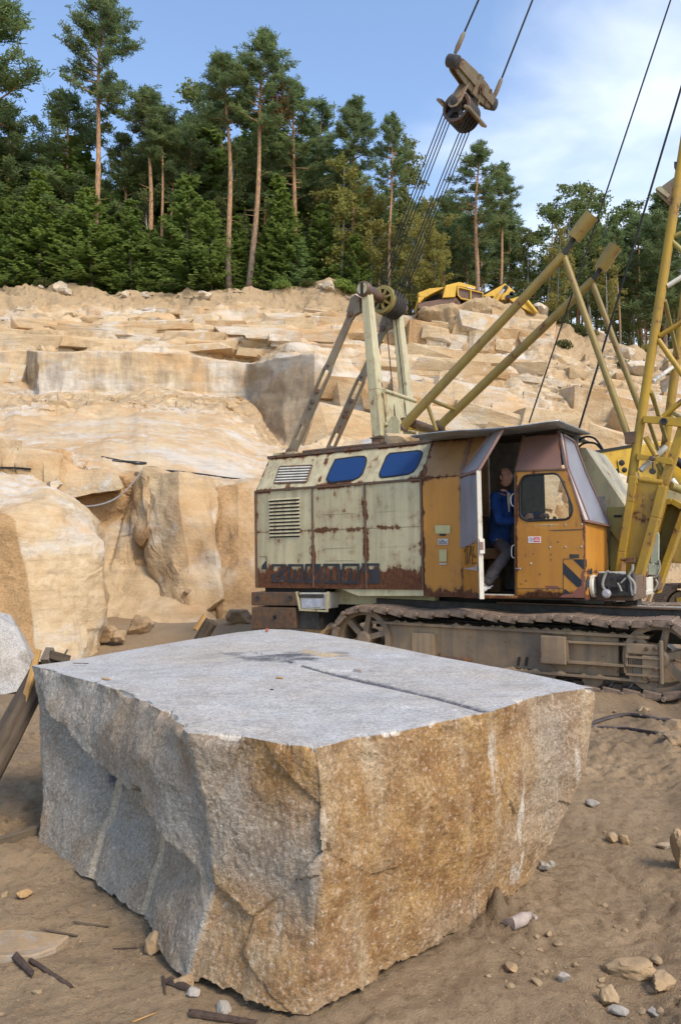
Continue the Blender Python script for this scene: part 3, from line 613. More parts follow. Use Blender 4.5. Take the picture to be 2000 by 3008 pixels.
def hull_rock(name, P, size, seed, mat, label=None, cat='stone', group=None, sub=3, planes=16, squash=(1, 1, 1), rot=0.0, nz=.05, attrs=None, parent=None, sink=.15):
    """broken stone: a body cut by random joint planes, then roughened"""
    g = random.Random(seed); bm = bmesh.new(); bmesh.ops.create_icosphere(bm, subdivisions=sub, radius=1)
    ns = []
    for k in range(planes):
        n = Vector((g.gauss(0, 1), g.gauss(0, 1), g.gauss(0, 1))).normalized(); ns.append((n, g.uniform(.62, 1.0)))
    V = np.array([v.co[:] for v in bm.verts]); rr = np.full(len(V), 1.25)
    for n, h in ns:
        dn = V @ np.array(n); rr = np.where(dn > .05, np.minimum(rr, h / np.maximum(dn, .05)), rr)
    V = V * rr[:, None]; V = V * (1 + nz * fbm(V * 2.2 + seed, 4, seed)[:, None])
    c, s = math.cos(rot), math.sin(rot); V = V * np.array(squash) * size; V = np.stack([V[:, 0] * c - V[:, 1] * s, V[:, 0] * s + V[:, 1] * c, V[:, 2]], 1)
    V[:, 2] -= V[:, 2].min() * (1 - sink)
    F = [[v.index for v in f.verts] for f in bm.faces]; bm.free()
    me = bpy.data.meshes.new(name); me.from_pydata(V.tolist(), [], F); me.polygons.foreach_set('use_smooth', [True] * len(F)); me.set_sharp_from_angle(angle=R(28))
    for nme, val in (attrs or {}).items():
        a = me.attributes.new(nme, 'FLOAT', 'POINT'); a.data.foreach_set('value', np.full(len(V), val, np.float32))
    o = link(name, me, mat); o.location = P
    return tag(o, label, cat, group)

# ------------------------------------------------------------------ the great block in the foreground
ZT = .885
KC = [  # top, bottom, optional mid points on the face: (px, py) at 1/3 and 2/3 of the height
 ((95, 1955), (122, 2497), (128, 2150), (137, 2330), 150), ((200, 1985), (205, 2550), None, None, 60), ((285, 2006), (287, 2592), None, None, 60),
 ((350, 2030), (345, 2650), None, None, 50), ((435, 2066), (420, 2692), None, None, 60), ((490, 2092), (480, 2775), None, None, 40),
 ((525, 2122), (520, 2842), None, None, 26), ((556, 2152), (566, 2875), (622, 2370), (642, 2600), 26), ((640, 2157), (650, 2903), None, None, 30),
 ((720, 2163), (735, 2942), None, None, 34), ((820, 2182), (815, 2962), None, None, 44), ((930, 2197), (928, 2973), (953, 2420), (928, 2720), 40),
 ((1040, 2167), (1040, 2925), None, None, 50), ((1150, 2150), (1150, 2856), None, None, 46), ((1230, 2136), (1214, 2824), None, None, 40), ((1330, 2112), (1300, 2776), None, None, 50),
 ((1440, 2090), (1400, 2706), None, None, 60), ((1560, 2050), (1470, 2660), None, None, 60), ((1650, 2032), (1520, 2620), None, None, 60), ((1749, 2020), (1560, 2586), (1712, 2240), (1645, 2425), 36)]
BACK = [(1500, 1967), (1300, 1930), (1100, 1890), (930, 1860), (850, 1850), (790, 1848), (700, 1857), (550, 1880), (400, 1906), (200, 1942)]
tp = []; bt = []; m1 = []; m2 = []; ns = []
for k, (a, b, c, d, n) in enumerate(KC):
    A_ = np.array(gnd(*a, ZT)); B_ = np.array(gnd(*b, 0.015)); tp.append(A_); bt.append(B_)
    for q, t, L in ((c, 1 / 3, m1), (d, 2 / 3, m2)):
        L.append((np.array(at(*q, A_[1] * (1 - t) + B_[1] * t)) if q else None))
    ns.append(n)
# fill in mids by interpolating the offset from the straight edge between keyed columns
def fill(L, t):
    idx = [k for k, q in enumerate(L) if q is not None]; off = {k: L[k] - (tp[k] * (1 - t) + bt[k] * t) for k in idx}
    out = []
    for k in range(len(L)):
        lo = max(i for i in idx if i <= k); hi = min(i for i in idx if i >= k); f = 0 if hi == lo else (k - lo) / (hi - lo)
        out.append(tp[k] * (1 - t) + bt[k] * t + off[lo] * (1 - f) * (1 if lo == hi else (1 - f) ** .5) + off[hi] * f * (f ** .5 if lo != hi else 1))
    return out
m1 = fill(m1, 1 / 3); m2 = fill(m2, 2 / 3)
nf = len(KC)
for q in BACK:
    A_ = np.array(gnd(*q, ZT)); B_ = A_ * np.array([1, 1, 0]) + np.array([0, 0, -.05]); tp.append(A_); bt.append(B_); m1.append(A_ * 2 / 3 + B_ / 3); m2.append(A_ / 3 + B_ * 2 / 3); ns.append(16)
for L in (tp, bt, m1, m2): L.append(L[0])
T0, T1, T2, T3 = [resample(L, ns)[:-1] for L in (tp, m1, m2, bt)]
cidx = np.concatenate([k + np.arange(n) / n for k, n in enumerate(ns)]); NC = len(T0); NTR = 150
rowsB = []; tt = []
for j in range(NTR + 1):
    t = (j / NTR) ** 1.05; f = min(t * 3, 2.9999); k = int(f); f -= k; k0 = (T0, T1, T2, T3)
    rowsB.append(k0[k] * (1 - f) + k0[k + 1] * f); tt.append(t)
SB = np.array(rowsB); tB = np.repeat(tt, NC); cB = np.tile(cidx, NTR + 1)
du = np.gradient(np.concatenate([SB[:, -3:], SB, SB[:, :3]], 1), axis=1)[:, 3:-3]; dv = np.gradient(SB, axis=0)
Nn = np.cross(dv, du); Nn /= np.linalg.norm(Nn, axis=2, keepdims=True) + 1e-9
if (Nn[NTR // 2, 200] @ (np.array([-1, -1, 0]))) < 0: Nn = -Nn
for _ in range(3): Nn = (np.roll(Nn, 1, 1) + 2 * Nn + np.roll(Nn, -1, 1)) / 4
Pb = SB.reshape(-1, 3); Nb = Nn.reshape(-1, 3)
left = 1 - sstep(cB, 6.6, 7.2); cham = sstep(cB, 6.9, 7.1) * (1 - sstep(cB, 10.9, 11.1)); rgt = sstep(cB, 10.9, 11.1) * (1 - sstep(cB, 18.9, 19.3))
edge = np.minimum(1, tB / .04); foot = np.minimum(1, (1 - tB) / .04)
dB = (.028 * fbm(Pb * 1.6, 4, 201) + .011 * fbm(Pb * 5, 4, 202, .5) + .010 * facet(Pb * np.array([4, 4, 5]), 3, 206, .5) + .0028 * fbm(Pb * 24, 3, 203, .6) + .0022 * fbm(Pb * 80, 2, 204, .7)) * (.25 + .75 * edge)
dB += rgt * (.010 * fbm(Pb * np.array([16, 16, 3]), 4, 205)) * edge
# the overhanging lip of the left face and its two drill holes
lx = np.interp(cB, [0, 1, 2, 3, 4, 5, 6, 7], [.10, .26, .42, .40, .44, .50, .62, .8]) + .035 * fbm(Pb * 4, 3, 210)
lip = left * sstep(cB, .0, .6) * (1 - sstep(cB, 5.0, 6.6))
dB += lip * (.075 * (1 - sstep(tB, lx - .012, lx + .03)) * sstep(tB, .0, .25) - .055 * (sstep(tB, lx - .01, lx + .05) * (1 - sstep(tB, lx + .10, lx + .42))))
gr = np.zeros(len(Pb)); hole = np.zeros(len(Pb))
for c0, t0 in ((2.0 - .1, .44), (4.0 - .05, .42)):
    cc = cB - c0 - .18 * (1 - tB); w = np.exp(-(cc / .11) ** 4); on = sstep(tB, t0 - .01, t0 + .03) * left
    dB -= .020 * np.exp(-(cc / .12) ** 2) * on; gr = np.maximum(gr, w * on)
    hole = np.maximum(hole, np.exp(-((cc / .42) ** 2 + ((tB - t0 - .03) / .085) ** 2)) * left)
dB -= .05 * np.exp(-(((cB - 2.0) / .22) ** 2 + ((tB - .44) / .03) ** 2)) * left + .05 * np.exp(-(((cB - 4.05) / .22) ** 2 + ((tB - .42) / .03) ** 2)) * left
# conchoidal dish on the chamfer, small breakages on the right face
F1, F2, ids, vec = cells(Pb * 2.3, 221); dB += (cham * .6 + rgt * .22) * ((ids[:, 0] - .5) * .05 + vec[:, 0] * (ids[:, 1] - .5) * .09 + vec[:, 2] * (ids[:, 2] - .5) * .09) * edge
Rb = Pb + Nb * dB[:, None]
# chipped arrises
ch = np.clip(fbm(np.stack([cB * 2.2, 0 * cB, 0 * cB], 1), 5, 231, .65) * 1.1, 0, 1) * np.exp(-tB / .022) * (cB < 19.2)
Rb -= Nb * (ch * .032)[:, None]; Rb[:, 2] -= ch * .014 * (tB > 0) + ch * .008
arr = np.exp(-((cB - 11.0) / .10) ** 2) * (1 - sstep(fbm(np.stack([tB * 9, 0 * tB, 0 * tB], 1), 3, 233), -.25, .35)); Rb -= Nb * (arr * .012)[:, None]
ft = np.clip(fbm(np.stack([cB * 1.6, 0 * cB, 0 * cB], 1), 5, 235, .6), 0, 1) * np.exp(-(1 - tB) / .02); Rb[:, 2] += ft * .03
n3b = fbm(Pb * 2.1, 4, 240)
orgB = rgt * (.72 + .22 * n3b) + cham * (.30 + .5 * (1 - sstep(tB, .12, .48)) * sstep(cB, 8.4, 9.6) + .42 * sstep(tB, .52, .62 + .2 * (cB - 7) / 4)) + left * (.22 + .3 * n3b)
chipB = .8 * ch + .42 * arr + rgt * np.clip(.62 * sstep(fbm(Pb * np.array([7, 7, 1.5]), 4, 242), .28, .75) * sstep(cB, 14, 16.5) + .35 * sstep(fbm(Pb * np.array([9, 9, 2]), 3, 243), .5, .8), 0, 1) + cham * .5 * sstep(fbm(Pb * 8, 3, 244), .62, .8) * (tB > .5)
darkB = 1.0 * hole + .35 * cham * np.exp(-(((cB - 10.4) / .6) ** 2 + ((tB - .5) / .12) ** 2)) + .3 * rgt * np.exp(-(((cB - 17.2) / .8) ** 2 + ((tB - .62) / .16) ** 2)) * sstep(fbm(Pb * 6, 3, 246), -.1, .4)
paleB = .0 * left * sstep(tB, lx, lx + .3) * (1 - sstep(cB, 4.5, 7)) + np.exp(-tB / .004) * .6
# top: rings that close towards the middle
ringN = 64; ctr = np.array([T0[:, 0].mean(), T0[:, 1].mean(), ZT]); topr = []; 
last = Rb[:NC]
for k in range(1, ringN + 1):
    f = (k / (ringN + .6)) ** .92; topr.append((T0 + (last - T0) * math.exp(-k * .8)) * (1 - f) + ctr * f)
Tt = np.concatenate(topr); ff = np.repeat([(k / (ringN + .6)) ** .92 for k in range(1, ringN + 1)], NC)
Tt[:, 2] = Tt[:, 2] * np.exp(-ff * 12) + (1 - np.exp(-ff * 12)) * ZT + (.010 * fbm(Tt * 1.7, 3, 250) + .004 * fbm(Tt * 9, 4, 251) + .0016 * fbm(Tt * 40, 2, 252)) * np.minimum(1, ff * 8)
qx, qy = proj(Tt)
kx = (qx - 885) / (1440 - 885); ly = 1953 + kx * (2090 - 1953) + 3 * np.sin(kx * 7); sdist = np.abs(qy - ly) * np.where((kx > 0) & (kx < 1.02), 1, 9)
wpx = 3.4 + 3.2 * kx; cut = np.exp(-(sdist / np.maximum(wpx, 1)) ** 2); Tt[:, 2] -= cut * .012
drkT = np.clip(.95 * np.exp(-(((qx - 830) / 200) ** 2 + ((qy - 1927) / 20) ** 2)) * (1 + .8 * fbm(Tt * 4, 3, 255)) + .25 * np.exp(-(((qx - 1150) / 300) ** 2 + ((qy - 1990) / 34) ** 2)) + .9 * cut, 0, 1)
sndT = .72 * np.exp(-(((qx - 985) / 130) ** 2 + ((qy - 1925 - (qx - 985) * .13) / 14) ** 2)) * (1 + .7 * fbm(Tt * 9, 3, 256)) + .25 * sstep(fbm(Tt * 3.3, 4, 257), .35, .8)
VB = np.concatenate([Rb.reshape(NTR + 1, NC, 3)[::-1].reshape(-1, 3), Tt])
flip = lambda a: a.reshape(NTR + 1, NC)[::-1].ravel()
cc_ = lambda a, b: np.concatenate([flip(a), b])
z = np.zeros(len(Tt))
block, BF = grid_mesh('granite_block', VB, NC, NTR + 1 + ringN, M_GRANITE, {'org': cc_(orgB, z), 'chip': cc_(chipB, z), 'dark': cc_(darkB, drkT), 'pale': cc_(paleB, z + .8), 'groove': cc_(gr, z), 'sand': cc_(0 * tB, sndT)}, wrap=True)
block.data.set_sharp_from_angle(angle=R(40))
tag(block, 'huge squared granite block with flat grey top and rust-brown sides in the foreground', 'stone block')

# ------------------------------------------------------------------ generic lofted rock
def loft_rock(name, keys, nu, nv, mat, amp, seed, attrfn=None, cap=True, label=None, cat='boulder'):
    """keys: rows of world points, bottom row first, left to right, open at the back"""
    RR = np.array([resample(np.array([list(p) for p in row]), [nu] * (len(row) - 1)) for row in keys]); m = RR.shape[1]
    out = []; rv = []
    for k in range(len(RR) - 1):
        for j in range(nv): t = j / nv; out.append(RR[k] * (1 - t) + RR[k + 1] * t); rv.append(k + t)
    out.append(RR[-1]); rv.append(len(RR) - 1)
    A_ = np.array(out)
    for _ in range(2): A_[1:-1] = (A_[:-2] + 6 * A_[1:-1] + A_[2:]) / 8; A_[:, 1:-1] = (A_[:, :-2] + 6 * A_[:, 1:-1] + A_[:, 2:]) / 8
    du = np.gradient(A_, axis=1); dv = np.gradient(A_, axis=0); N_ = np.cross(du, dv); N_ /= np.linalg.norm(N_, axis=2, keepdims=True) + 1e-9
    Pq = A_.reshape(-1, 3); Nq = N_.reshape(-1, 3); rr = np.repeat(rv, m); cc = np.tile(np.linspace(0, len(keys[0]) - 1, m), len(rv))
    F1, F2, ids, vec = cells(Pq * .9 + seed, seed)
    dd = amp * 1.5 * facet(Pq * .8, 3, seed, .5) + amp * (.5 * fbm(Pq * .9, 4, seed) + .18 * fbm(Pq * 4, 4, seed + 3) + .06 * fbm(Pq * 16, 3, seed + 5) + .35 * ((ids[:, 0] - .5) + vec[:, 0] * (ids[:, 1] - .5) + vec[:, 2] * (ids[:, 2] - .5)))
    Vq = Pq + Nq * dd[:, None]
    o, _ = grid_mesh(name, Vq, m, len(rv), mat, attrfn(Pq, rr, cc) if attrfn else {})
    o.data.set_sharp_from_angle(angle=R(33)); return tag(o, label, cat)
M_BOULD = rock_mat('boulder_rock', 2.2, bumpst=.7)
K = [[at(-420, 1990, 13.5), at(-330, 1960, 11.3), at(-120, 1955, 10.4), at(124, 1945, 10.6), at(215, 1945, 10.9), at(286, 1930, 11.5), at(300, 1905, 13.5), at(280, 1890, 15)],
     [at(-420, 1740, 13.5), at(-330, 1720, 11.4), at(-120, 1705, 10.6), at(88, 1702, 10.75), at(200, 1705, 11.1), at(305, 1705, 11.6), at(312, 1700, 13.5), at(290, 1690, 15)],
     [at(-420, 1590, 13.6), at(-330, 1570, 11.6), at(-120, 1550, 10.8), at(52, 1552, 10.9), at(185, 1560, 11.3), at(306, 1595, 11.8), at(316, 1592, 13.6), at(290, 1585, 15)],
     [at(-420, 1530, 13.7), at(-330, 1500, 11.8), at(-130, 1492, 11.0), at(5, 1512, 11.1), at(150, 1470, 11.7), at(283, 1538, 12.2), at(288, 1535, 13.7), at(270, 1530, 15)],
     [at(-420, 1470, 13.9), at(-330, 1450, 12.4), at(-130, 1440, 11.7), at(10, 1446, 11.8), at(135, 1440, 12.3), at(222, 1480, 12.8), at(232, 1484, 14), at(220, 1480, 15.2)],
     [at(-420, 1420, 14.2), at(-330, 1405, 13.4), at(-130, 1396, 13.0), at(0, 1395, 13.1), at(95, 1398, 13.4), at(150, 1425, 13.8), at(160, 1428, 14.3), at(150, 1425, 15.4)],
     [at(-420, 1430, 15.5), at(-330, 1425, 15.5), at(-130, 1410, 15.5), at(0, 1400, 15.5), at(95, 1400, 15.5), at(150, 1428, 15.5), at(160, 1430, 15.5), at(150, 1428, 15.5)]]
def battr(P_, rr, cc):
    f = sstep(cc, 3.05, 2.9)
    n_ = fbm(P_ * .8, 3, 7)
    return {'org': .85 * (1 - sstep(cc, 2.9, 3.05)) * (rr < 3.2) + .12 + .18 * np.exp(-((rr - 2.6) / .5) ** 2), 'pale': .48 * sstep(rr, 3.55, 3.9) + .25 * (rr < 3.4) * (n_ > .25), 'run': .05 + .10 * (cc > 3), 'soil': 0 * cc}
loft_rock('boulder', K, 34, 34, M_BOULD, .12, 301, battr, label='tall tan boulder with rounded grey top at the left under the quarry ledge', cat='boulder')
# grey slab far left
K = [[at(-260, 2060, 9.4), at(-210, 2060, 8.6), at(0, 2042, 8.4), at(74, 2026, 8.5), at(90, 2015, 9.4)],
     [at(-260, 1960, 9.4), at(-210, 1960, 8.65), at(0, 1950, 8.5), at(92, 1940, 8.6), at(98, 1938, 9.4)],
     [at(-260, 1860, 9.5), at(-210, 1840, 8.8), at(0, 1822, 8.7), at(46, 1848, 8.8), at(52, 1850, 9.4)],
     [at(-260, 1830, 9.6), at(-210, 1815, 9.1), at(-10, 1806, 9.0), at(24, 1814, 9.1), at(30, 1820, 9.5)]]
loft_rock('stone_slab', K, 26, 22, M_GRANITE, .05, 321, lambda P_, rr, cc: {'pale': .62 + .3 * fbm(P_ * 3, 3, 5), 'dark': .18 + .3 * fbm(P_ * 4, 3, 6)}, label='pale grey granite slab at the left edge in front of the tan boulder', cat='stone slab')

# ------------------------------------------------------------------ loose stones, earth, timber on the ground
M_STONE = rock_mat('loose_stone', 6.0, base=(.31, .225, .135), base2=(.24, .168, .10), pale=(.37, .33, .275), bumpst=.5)
ST = [  # px, py, radius, squash, attrs, label
 (1848, 2862, .065, (1.35, .9, .55), {'soil': .5}, 'largest flat brown stone among the rubble in the bottom right corner'),
 (1790, 2945, .034, (1, .8, .9), {'soil': .6, 'org': .2}, 'blocky tan stone in front of the large flat stone at lower right'),
 (1822, 2975, .024, (1.5, .8, .5), {'pale': .9}, 'thin blue-grey flake in front of the blocky tan stone at lower right'),
 (1945, 2900, .042, (1.3, .8, .6), {'soil': .5}, 'rounded tan stone behind the right-hand rubble at the picture edge'),
 (1925, 2985, .022, (1.1, .8, .7), {'pale': .8}, 'small pale chip lying at the very bottom right'),
 (1655, 2885, .022, (1.2, .7, .8), {'pale': .9}, 'pale chip lying alone left of the lower right rubble'),
 (1497, 2850, .025, (1.4, .9, .6), {'soil': .4, 'dark': .2}, 'dark reddish stone in front of the dug earth'),
 (1597, 2555, .026, (1, .8, .9), {'pale': .9}, 'white stone touching the right foot of the big block'),
 (1618, 2545, .02, (1, .8, .9), {'pale': .7, 'org': .2}, 'small cream stone just right of the white stone by the block'),
 (1740, 2368, .028, (1.5, .9, .7), {'pale': .8}, 'grey stone on open sand midway to the right of the block'),
 (1795, 2475, .036, (1, .9, .9), {'soil': .5}, 'round brown stone on the sand, left one of a close pair'),
 (1835, 2478, .03, (1, .9, .9), {'org': .5}, 'round orange-brown stone on the sand, right one of a close pair'),
 (1950, 2492, .032, (1.6, .8, .6), {'pale': .5}, 'flat cream stone near the right picture edge below the pair of round stones'),
 (1985, 2190, .09, (1.2, .9, .75), {'pale': .35}, 'pale stone half buried beside the wire rope at the right edge'),
 (1975, 2150, .08, (1.3, .9, .8), {'soil': .5}, 'brown stone lying between the two wire ropes at the right edge'),
 (1888, 2092, .06, (1.4, .8, .6), {'pale': .4}, 'flat pale stone behind the curved wire rope'),
 (455, 2790, .04, (.9, .9, 1.1), {'soil': .3}, 'squarish stone wedged under the left foot of the big block'),
 (545, 2895, .03, (1.4, .9, .7), {'dark': .4}, 'dark stone in the gap under the front left of the block'),
 (655, 2975, .026, (1.2, .9, .8), {'pale': .7, 'dark': .2}, 'grey stone in front of the block beside the bark strip'),
 (572, 2925, .026, (1.3, .9, .6), {'pale': .75}, 'light grey stone under the front edge of the block left of the grey one'),
 (75, 2632, .03, (1.2, .9, .7), {'org': .6}, 'yellow-brown lump on the ground at the left edge'),
 (2010, 2540, .07, (.8, .9, 1.2), {'soil': .5, 'dark': .2}, 'dark lump of stone cut off by the right picture edge'),
 (698, 1830, .17, (1.3, .9, .8), {'dark': .5, 'pale': .3}, 'dark grey stone at the foot of the counterweight'),
 (667, 1795, .13, (1.1, .9, .8), {'pale': .6}, 'rounded pale stone behind the dark grey stone near the counterweight'),
 (690, 1812, .10, (1.3, .9, .6), {'pale': .9}, 'small white stone between the pale and dark stones near the counterweight'),
 (580, 1748, .20, (1.6, .7, .5), {'org': .5}, 'long yellow stone on the slope above the sawn log'),
 (412, 1752, .14, (1.5, .7, .5), {'soil': .6, 'dark': .2}, 'single dark stone lying on the smooth slope beside the boulder'),
 (412, 1860, .20, (1.1, .9, .9), {'soil': .4}, 'largest round stone in the earth heap behind the block'),
 (435, 1845, .13, (1, .9, .9), {'soil': .5}, 'middle-sized stone right of the largest one in the earth heap'),
 (318, 1885, .18, (1.2, .9, .8), {'soil': .4}, 'squared stone at the foot of the tan boulder'),
 (352, 1880, .12, (1.1, .9, .8), {'soil': .5}, 'smaller stone right of the squared one at the foot of the boulder'),
]
for k, (x, y, r_, sq, at_, lab) in enumerate(ST):
    p = hit(x, y) if y < 1900 and x < 720 else None
    if p is None or p.y > 30: p = gp(x, y)
    elif gp(x, y).y < p.y: p = gp(x, y)
    hull_rock('stone', p - Vector((0, 0, r_ * .1)), r_, 400 + k, M_STONE, lab, 'stone', 'loose stones', 4 if r_ > .08 or y > 2500 else 3, 14, sq, k * 1.3, .10, at_)
# grey flat slab sunk in the ground lower left, white worn stone by the block
MBx = MB()
pts = [gp(x, y, .012) for x, y in ((-60, 2740), (60, 2734), (205, 2752), (165, 2790), (95, 2812), (-60, 2815))]
o = MBx.prism([p - Vector((0, 0, .05)) for p in pts], (0, 0, .058)).build('flat_stone', M_STONE, bevel=.006, origin=pts[2]); 
a = o.data.attributes.new('pale', 'FLOAT', 'POINT'); a.data.foreach_set('value', [.42] * len(o.data.vertices))
tag(o, 'flat grey stone sunk flush in the ground at lower left', 'stone')
b = gp(1525, 2712); b2 = [gp(x, y) for x, y in ((1482, 2716), (1505, 2722), (1535, 2708), (1560, 2698), (1574, 2704))]
M_BONE = plain('worn_pale_stone', (.34, .27, .225), .8, var=.25, sc=14, bump=.4)
mb = MB(); mb.tube([p + Vector((0, 0, .012)) for p in b2], [.012, .026, .028, .017, .008], 10)
tag(mb.build('worn_stone', M_BONE, smooth=True, origin=b), 'pale pinkish curved stone lying on the sand right of the block', 'stone')
# small stones
proto = [hull_rock('small_stone', Vector((0, -30, -5)), 1.0, 900 + k, M_STONE, None, None, None, 2, 11, (1, .85, .62), 0, .12, {'soil': .6, 'pale': .15 * (k == 2)}) for k in range(4)]
g = random.Random(11); cnt = 0; spots = []
for k in range(150):
    if k % 5 in (1, 3, 4) and k < 120: continue
    if k < 60: x, y = g.uniform(1560, 2030), g.uniform(2230, 3000)
    elif k < 100: x, y = g.gauss(1850, 90), g.gauss(2900, 70)
    elif k < 120: x, y = g.uniform(-20, 480), g.uniform(2520, 3000)
    elif k < 135: x, y = g.uniform(1430, 1640), g.uniform(2540, 2900)
    else: x, y = g.uniform(1750, 2020), g.uniform(2060, 2240)
    if y > 3005 or x > 2040: continue
    spots.append((x, y, abs(g.gauss(.006, .005)) + .006))
for k, (x, y, s_) in enumerate(spots):
    o = proto[k % 4] if k < 4 else proto[k % 4].copy()
    if k >= 4: COL.objects.link(o)
    o.location = gp(x, y) - Vector((0, 0, s_ * .25)); o.scale = (s_ * g.uniform(.8, 1.5), s_, s_ * g.uniform(.7, 1.1)); o.rotation_euler = (0, 0, g.uniform(0, 6))
    tag(o, 'pebble-sized stone lying on the trodden sand around the big block', 'small stone', 'small stones on the sand')
# grit: uncountable
mb = MB(); g = random.Random(5); ico = [(0, 0, .9), (.9, 0, -.2), (-.4, .8, -.2), (-.5, -.75, -.25), (.2, .1, -.7)]
tri = [(0, 1, 2), (0, 2, 3), (0, 3, 1), (4, 2, 1), (4, 3, 2), (4, 1, 3)]
gx_, gy_, gs_, gr_ = [], [], [], []
for k in range(9000):
    y = 2.1 + 6.5 * g.random() ** 1.7; x = g.uniform(-.5 * y, .5 * y); gx_.append(x); gy_.append(y); gs_.append(.0018 + .0055 * g.random() ** 3); gr_.append(g.uniform(0, 6.28))
hz = ground_h(np.array(gx_), np.array(gy_))[0]
for x, y, z_, s_, a in zip(gx_, gy_, hz, gs_, gr_):
    c, s = math.cos(a) * s_, math.sin(a) * s_; q = g.uniform(.7, 1.3)
    mb.add([(x + c * i * q - s * j, y + s * i * q + c * j, z_ + k * s_ * .8) for i, j, k in ico], tri)
tag(mb.build('grit', M_STONE), 'fine stone grit strewn over the sandy ground', kind='stuff')

# timber
def wood_mat(name, col, col2, sc=1.0):
    t = NT(name); v = t.mp((28 * sc, 28 * sc, 2.2 * sc)); n = t.noise(1, 7, .65, v); n2 = t.noise(6, 6, .6)
    c = t.mix(t.ramp(n, [(.34, 0), (.66, 1)]), col, col2); c = t.mix(t.math('MULTIPLY', t.ramp(n2, [(.45, 0), (.7, 1)]), .5), c, tuple(x * .55 for x in col2))
    return t.bsdf(c, .85, normal=t.bump(n, .7, .012), spec=.25)
M_WOOD = wood_mat('old_wood', (.115, .085, .058), (.055, .040, .028)); M_PLANK = wood_mat('grey_plank', (.19, .15, .105), (.11, .085, .058)); M_FRESH = wood_mat('split_wood', (.46, .27, .09), (.30, .165, .06)); M_BARK = plain('bark', (.075, .048, .034), .9, var=.5, sc=30, bump=.8)
def oriented(name, a, b, fn, mat, parent=None, label=None, cat=None, group=None, bevel=.004):
    """timber is modelled along its own Z and laid from a to b, so the grain runs with the piece"""
    a, b = Vector(a), Vector(b); mb = MB(); fn(mb, (b - a).length)
    me_o = mb.build(name, mat, bevel=bevel, smooth=False); me_o.location = a; me_o.rotation_euler = (b - a).to_track_quat('Z', 'Y').to_euler()
    return tag(me_o, label, cat, group)
def logfn(r0, r1, seed, n=18, m=16):
    def f(mb, L):
        vs = []
        for j in range(m + 1):
            z_ = L * j / m
            q = np.array([[math.cos(6.2832 * k / n) * 1.2, math.sin(6.2832 * k / n) * 1.2, z_ * .6] for k in range(n)]); nz_ = fbm(q * 1.5 + seed, 3, seed)
            for k in range(n):
                r_ = (r0 + (r1 - r0) * j / m) * (1 + .16 * nz_[k]); vs.append((r_ * math.cos(6.2832 * k / n), r_ * math.sin(6.2832 * k / n), z_ + (.02 * nz_[k] if j in (0, m) else 0)))
        fs = [(j * n + k, j * n + (k + 1) % n, (j + 1) * n + (k + 1) % n, (j + 1) * n + k) for j in range(m) for k in range(n)]
        mb.add(vs, fs + [tuple(range(n - 1, -1, -1)), tuple(range(m * n, m * n + n))])
    return f
def boardfn(w, t, taper=1.0):
    return lambda mb, L: mb.hexa([(-w, -t, 0), (w, -t, 0), (w, t, 0), (-w, t, 0)], [(-w * taper, -t, L), (w * taper, -t, L * .98), (w * taper, t, L), (-w * taper, t, L * .97)])
oriented('log', gnd(-150, 2480, .03), at(116, 1985, 4.95), logfn(.088, .078, 3), M_WOOD, None, 'dark weathered log leaning against the left side of the big block', 'log', bevel=0)
oriented('wood_splinter', at(66, 2085, 4.72), at(116, 1906, 4.9), boardfn(.020, .012, .8), M_FRESH, None, 'narrow yellow split stick standing up behind the left corner of the block', 'stick')
oriented('plank', at(135, 1952, 5.6), at(152, 1915, 5.7), boardfn(.03, .05), M_PLANK, None, 'short grey plank end showing above the back left edge of the block', 'plank')
oriented('plank', at(148, 1922, 5.6), at(205, 1938, 5.7), boardfn(.018, .03), M_WOOD, None, 'dark broken plank lying behind the back left edge of the block', 'plank')
oriented('stick', at(182, 1940, 5.65), at(200, 1907, 5.7), boardfn(.009, .007, .4), M_WOOD, None, 'thin pointed splinter rising behind the left edge of the block', 'stick')
oriented('plank', gp(-60, 2512, .035), gp(122, 2452, .035), boardfn(.018, .055), M_PLANK, None, 'grey plank set on edge at the left, ending at the block', 'plank')
o = oriented('log', hit(575, 1905, .0) or gp(575, 1905), at(622, 1826, 11.6), logfn(.10, .10, 9), M_WOOD, None, 'sawn log end leaning in the earth behind the block', 'log', bevel=0)
oriented('wood_splinter', at(573, 1850, 11.4), at(602, 1806, 11.5), boardfn(.05, .02, .5), M_FRESH, None, 'fresh yellow splinters torn from the sawn log behind the block', 'splinter')
for (x0, y0), (x1, y1), r_, m, lab in (((92, 2822), (212, 2898), .010, M_BARK, 'dark straight stick on the ground at lower left'), ((45, 2808), (98, 2862), .016, M_BARK, 'charred clump of bark left of the dark straight stick'), ((562, 2976), (745, 3004), .013, M_BARK, 'brown bark strip lying at the bottom in front of the block'),
    ((135, 2732), (222, 2748), .006, M_WOOD, 'reddish stick lying along the flat grey stone'), ((225, 2710), (315, 2722), .006, M_WOOD, 'thin twig above the reddish stick'), ((335, 2788), (400, 2784), .004, M_BARK, 'short dark twig left of the block foot'), ((480, 2870), (485, 2920), .006, M_BARK, 'small upright bark piece near the front left of the block'), ((500, 2880), (560, 2905), .016, M_BARK, 'curled black bark under the front edge of the block'), ((395, 3000), (455, 2976), .003, M_FRESH, 'thin pale grass stalk at the bottom edge')):
    oriented('stick', gp(x0, y0, r_ * .8), gp(x1, y1, r_ * .8), logfn(r_, r_ * .7, int(x0), 9, 10), m, None, lab, 'stick', 'sticks and bark on the ground', bevel=0)
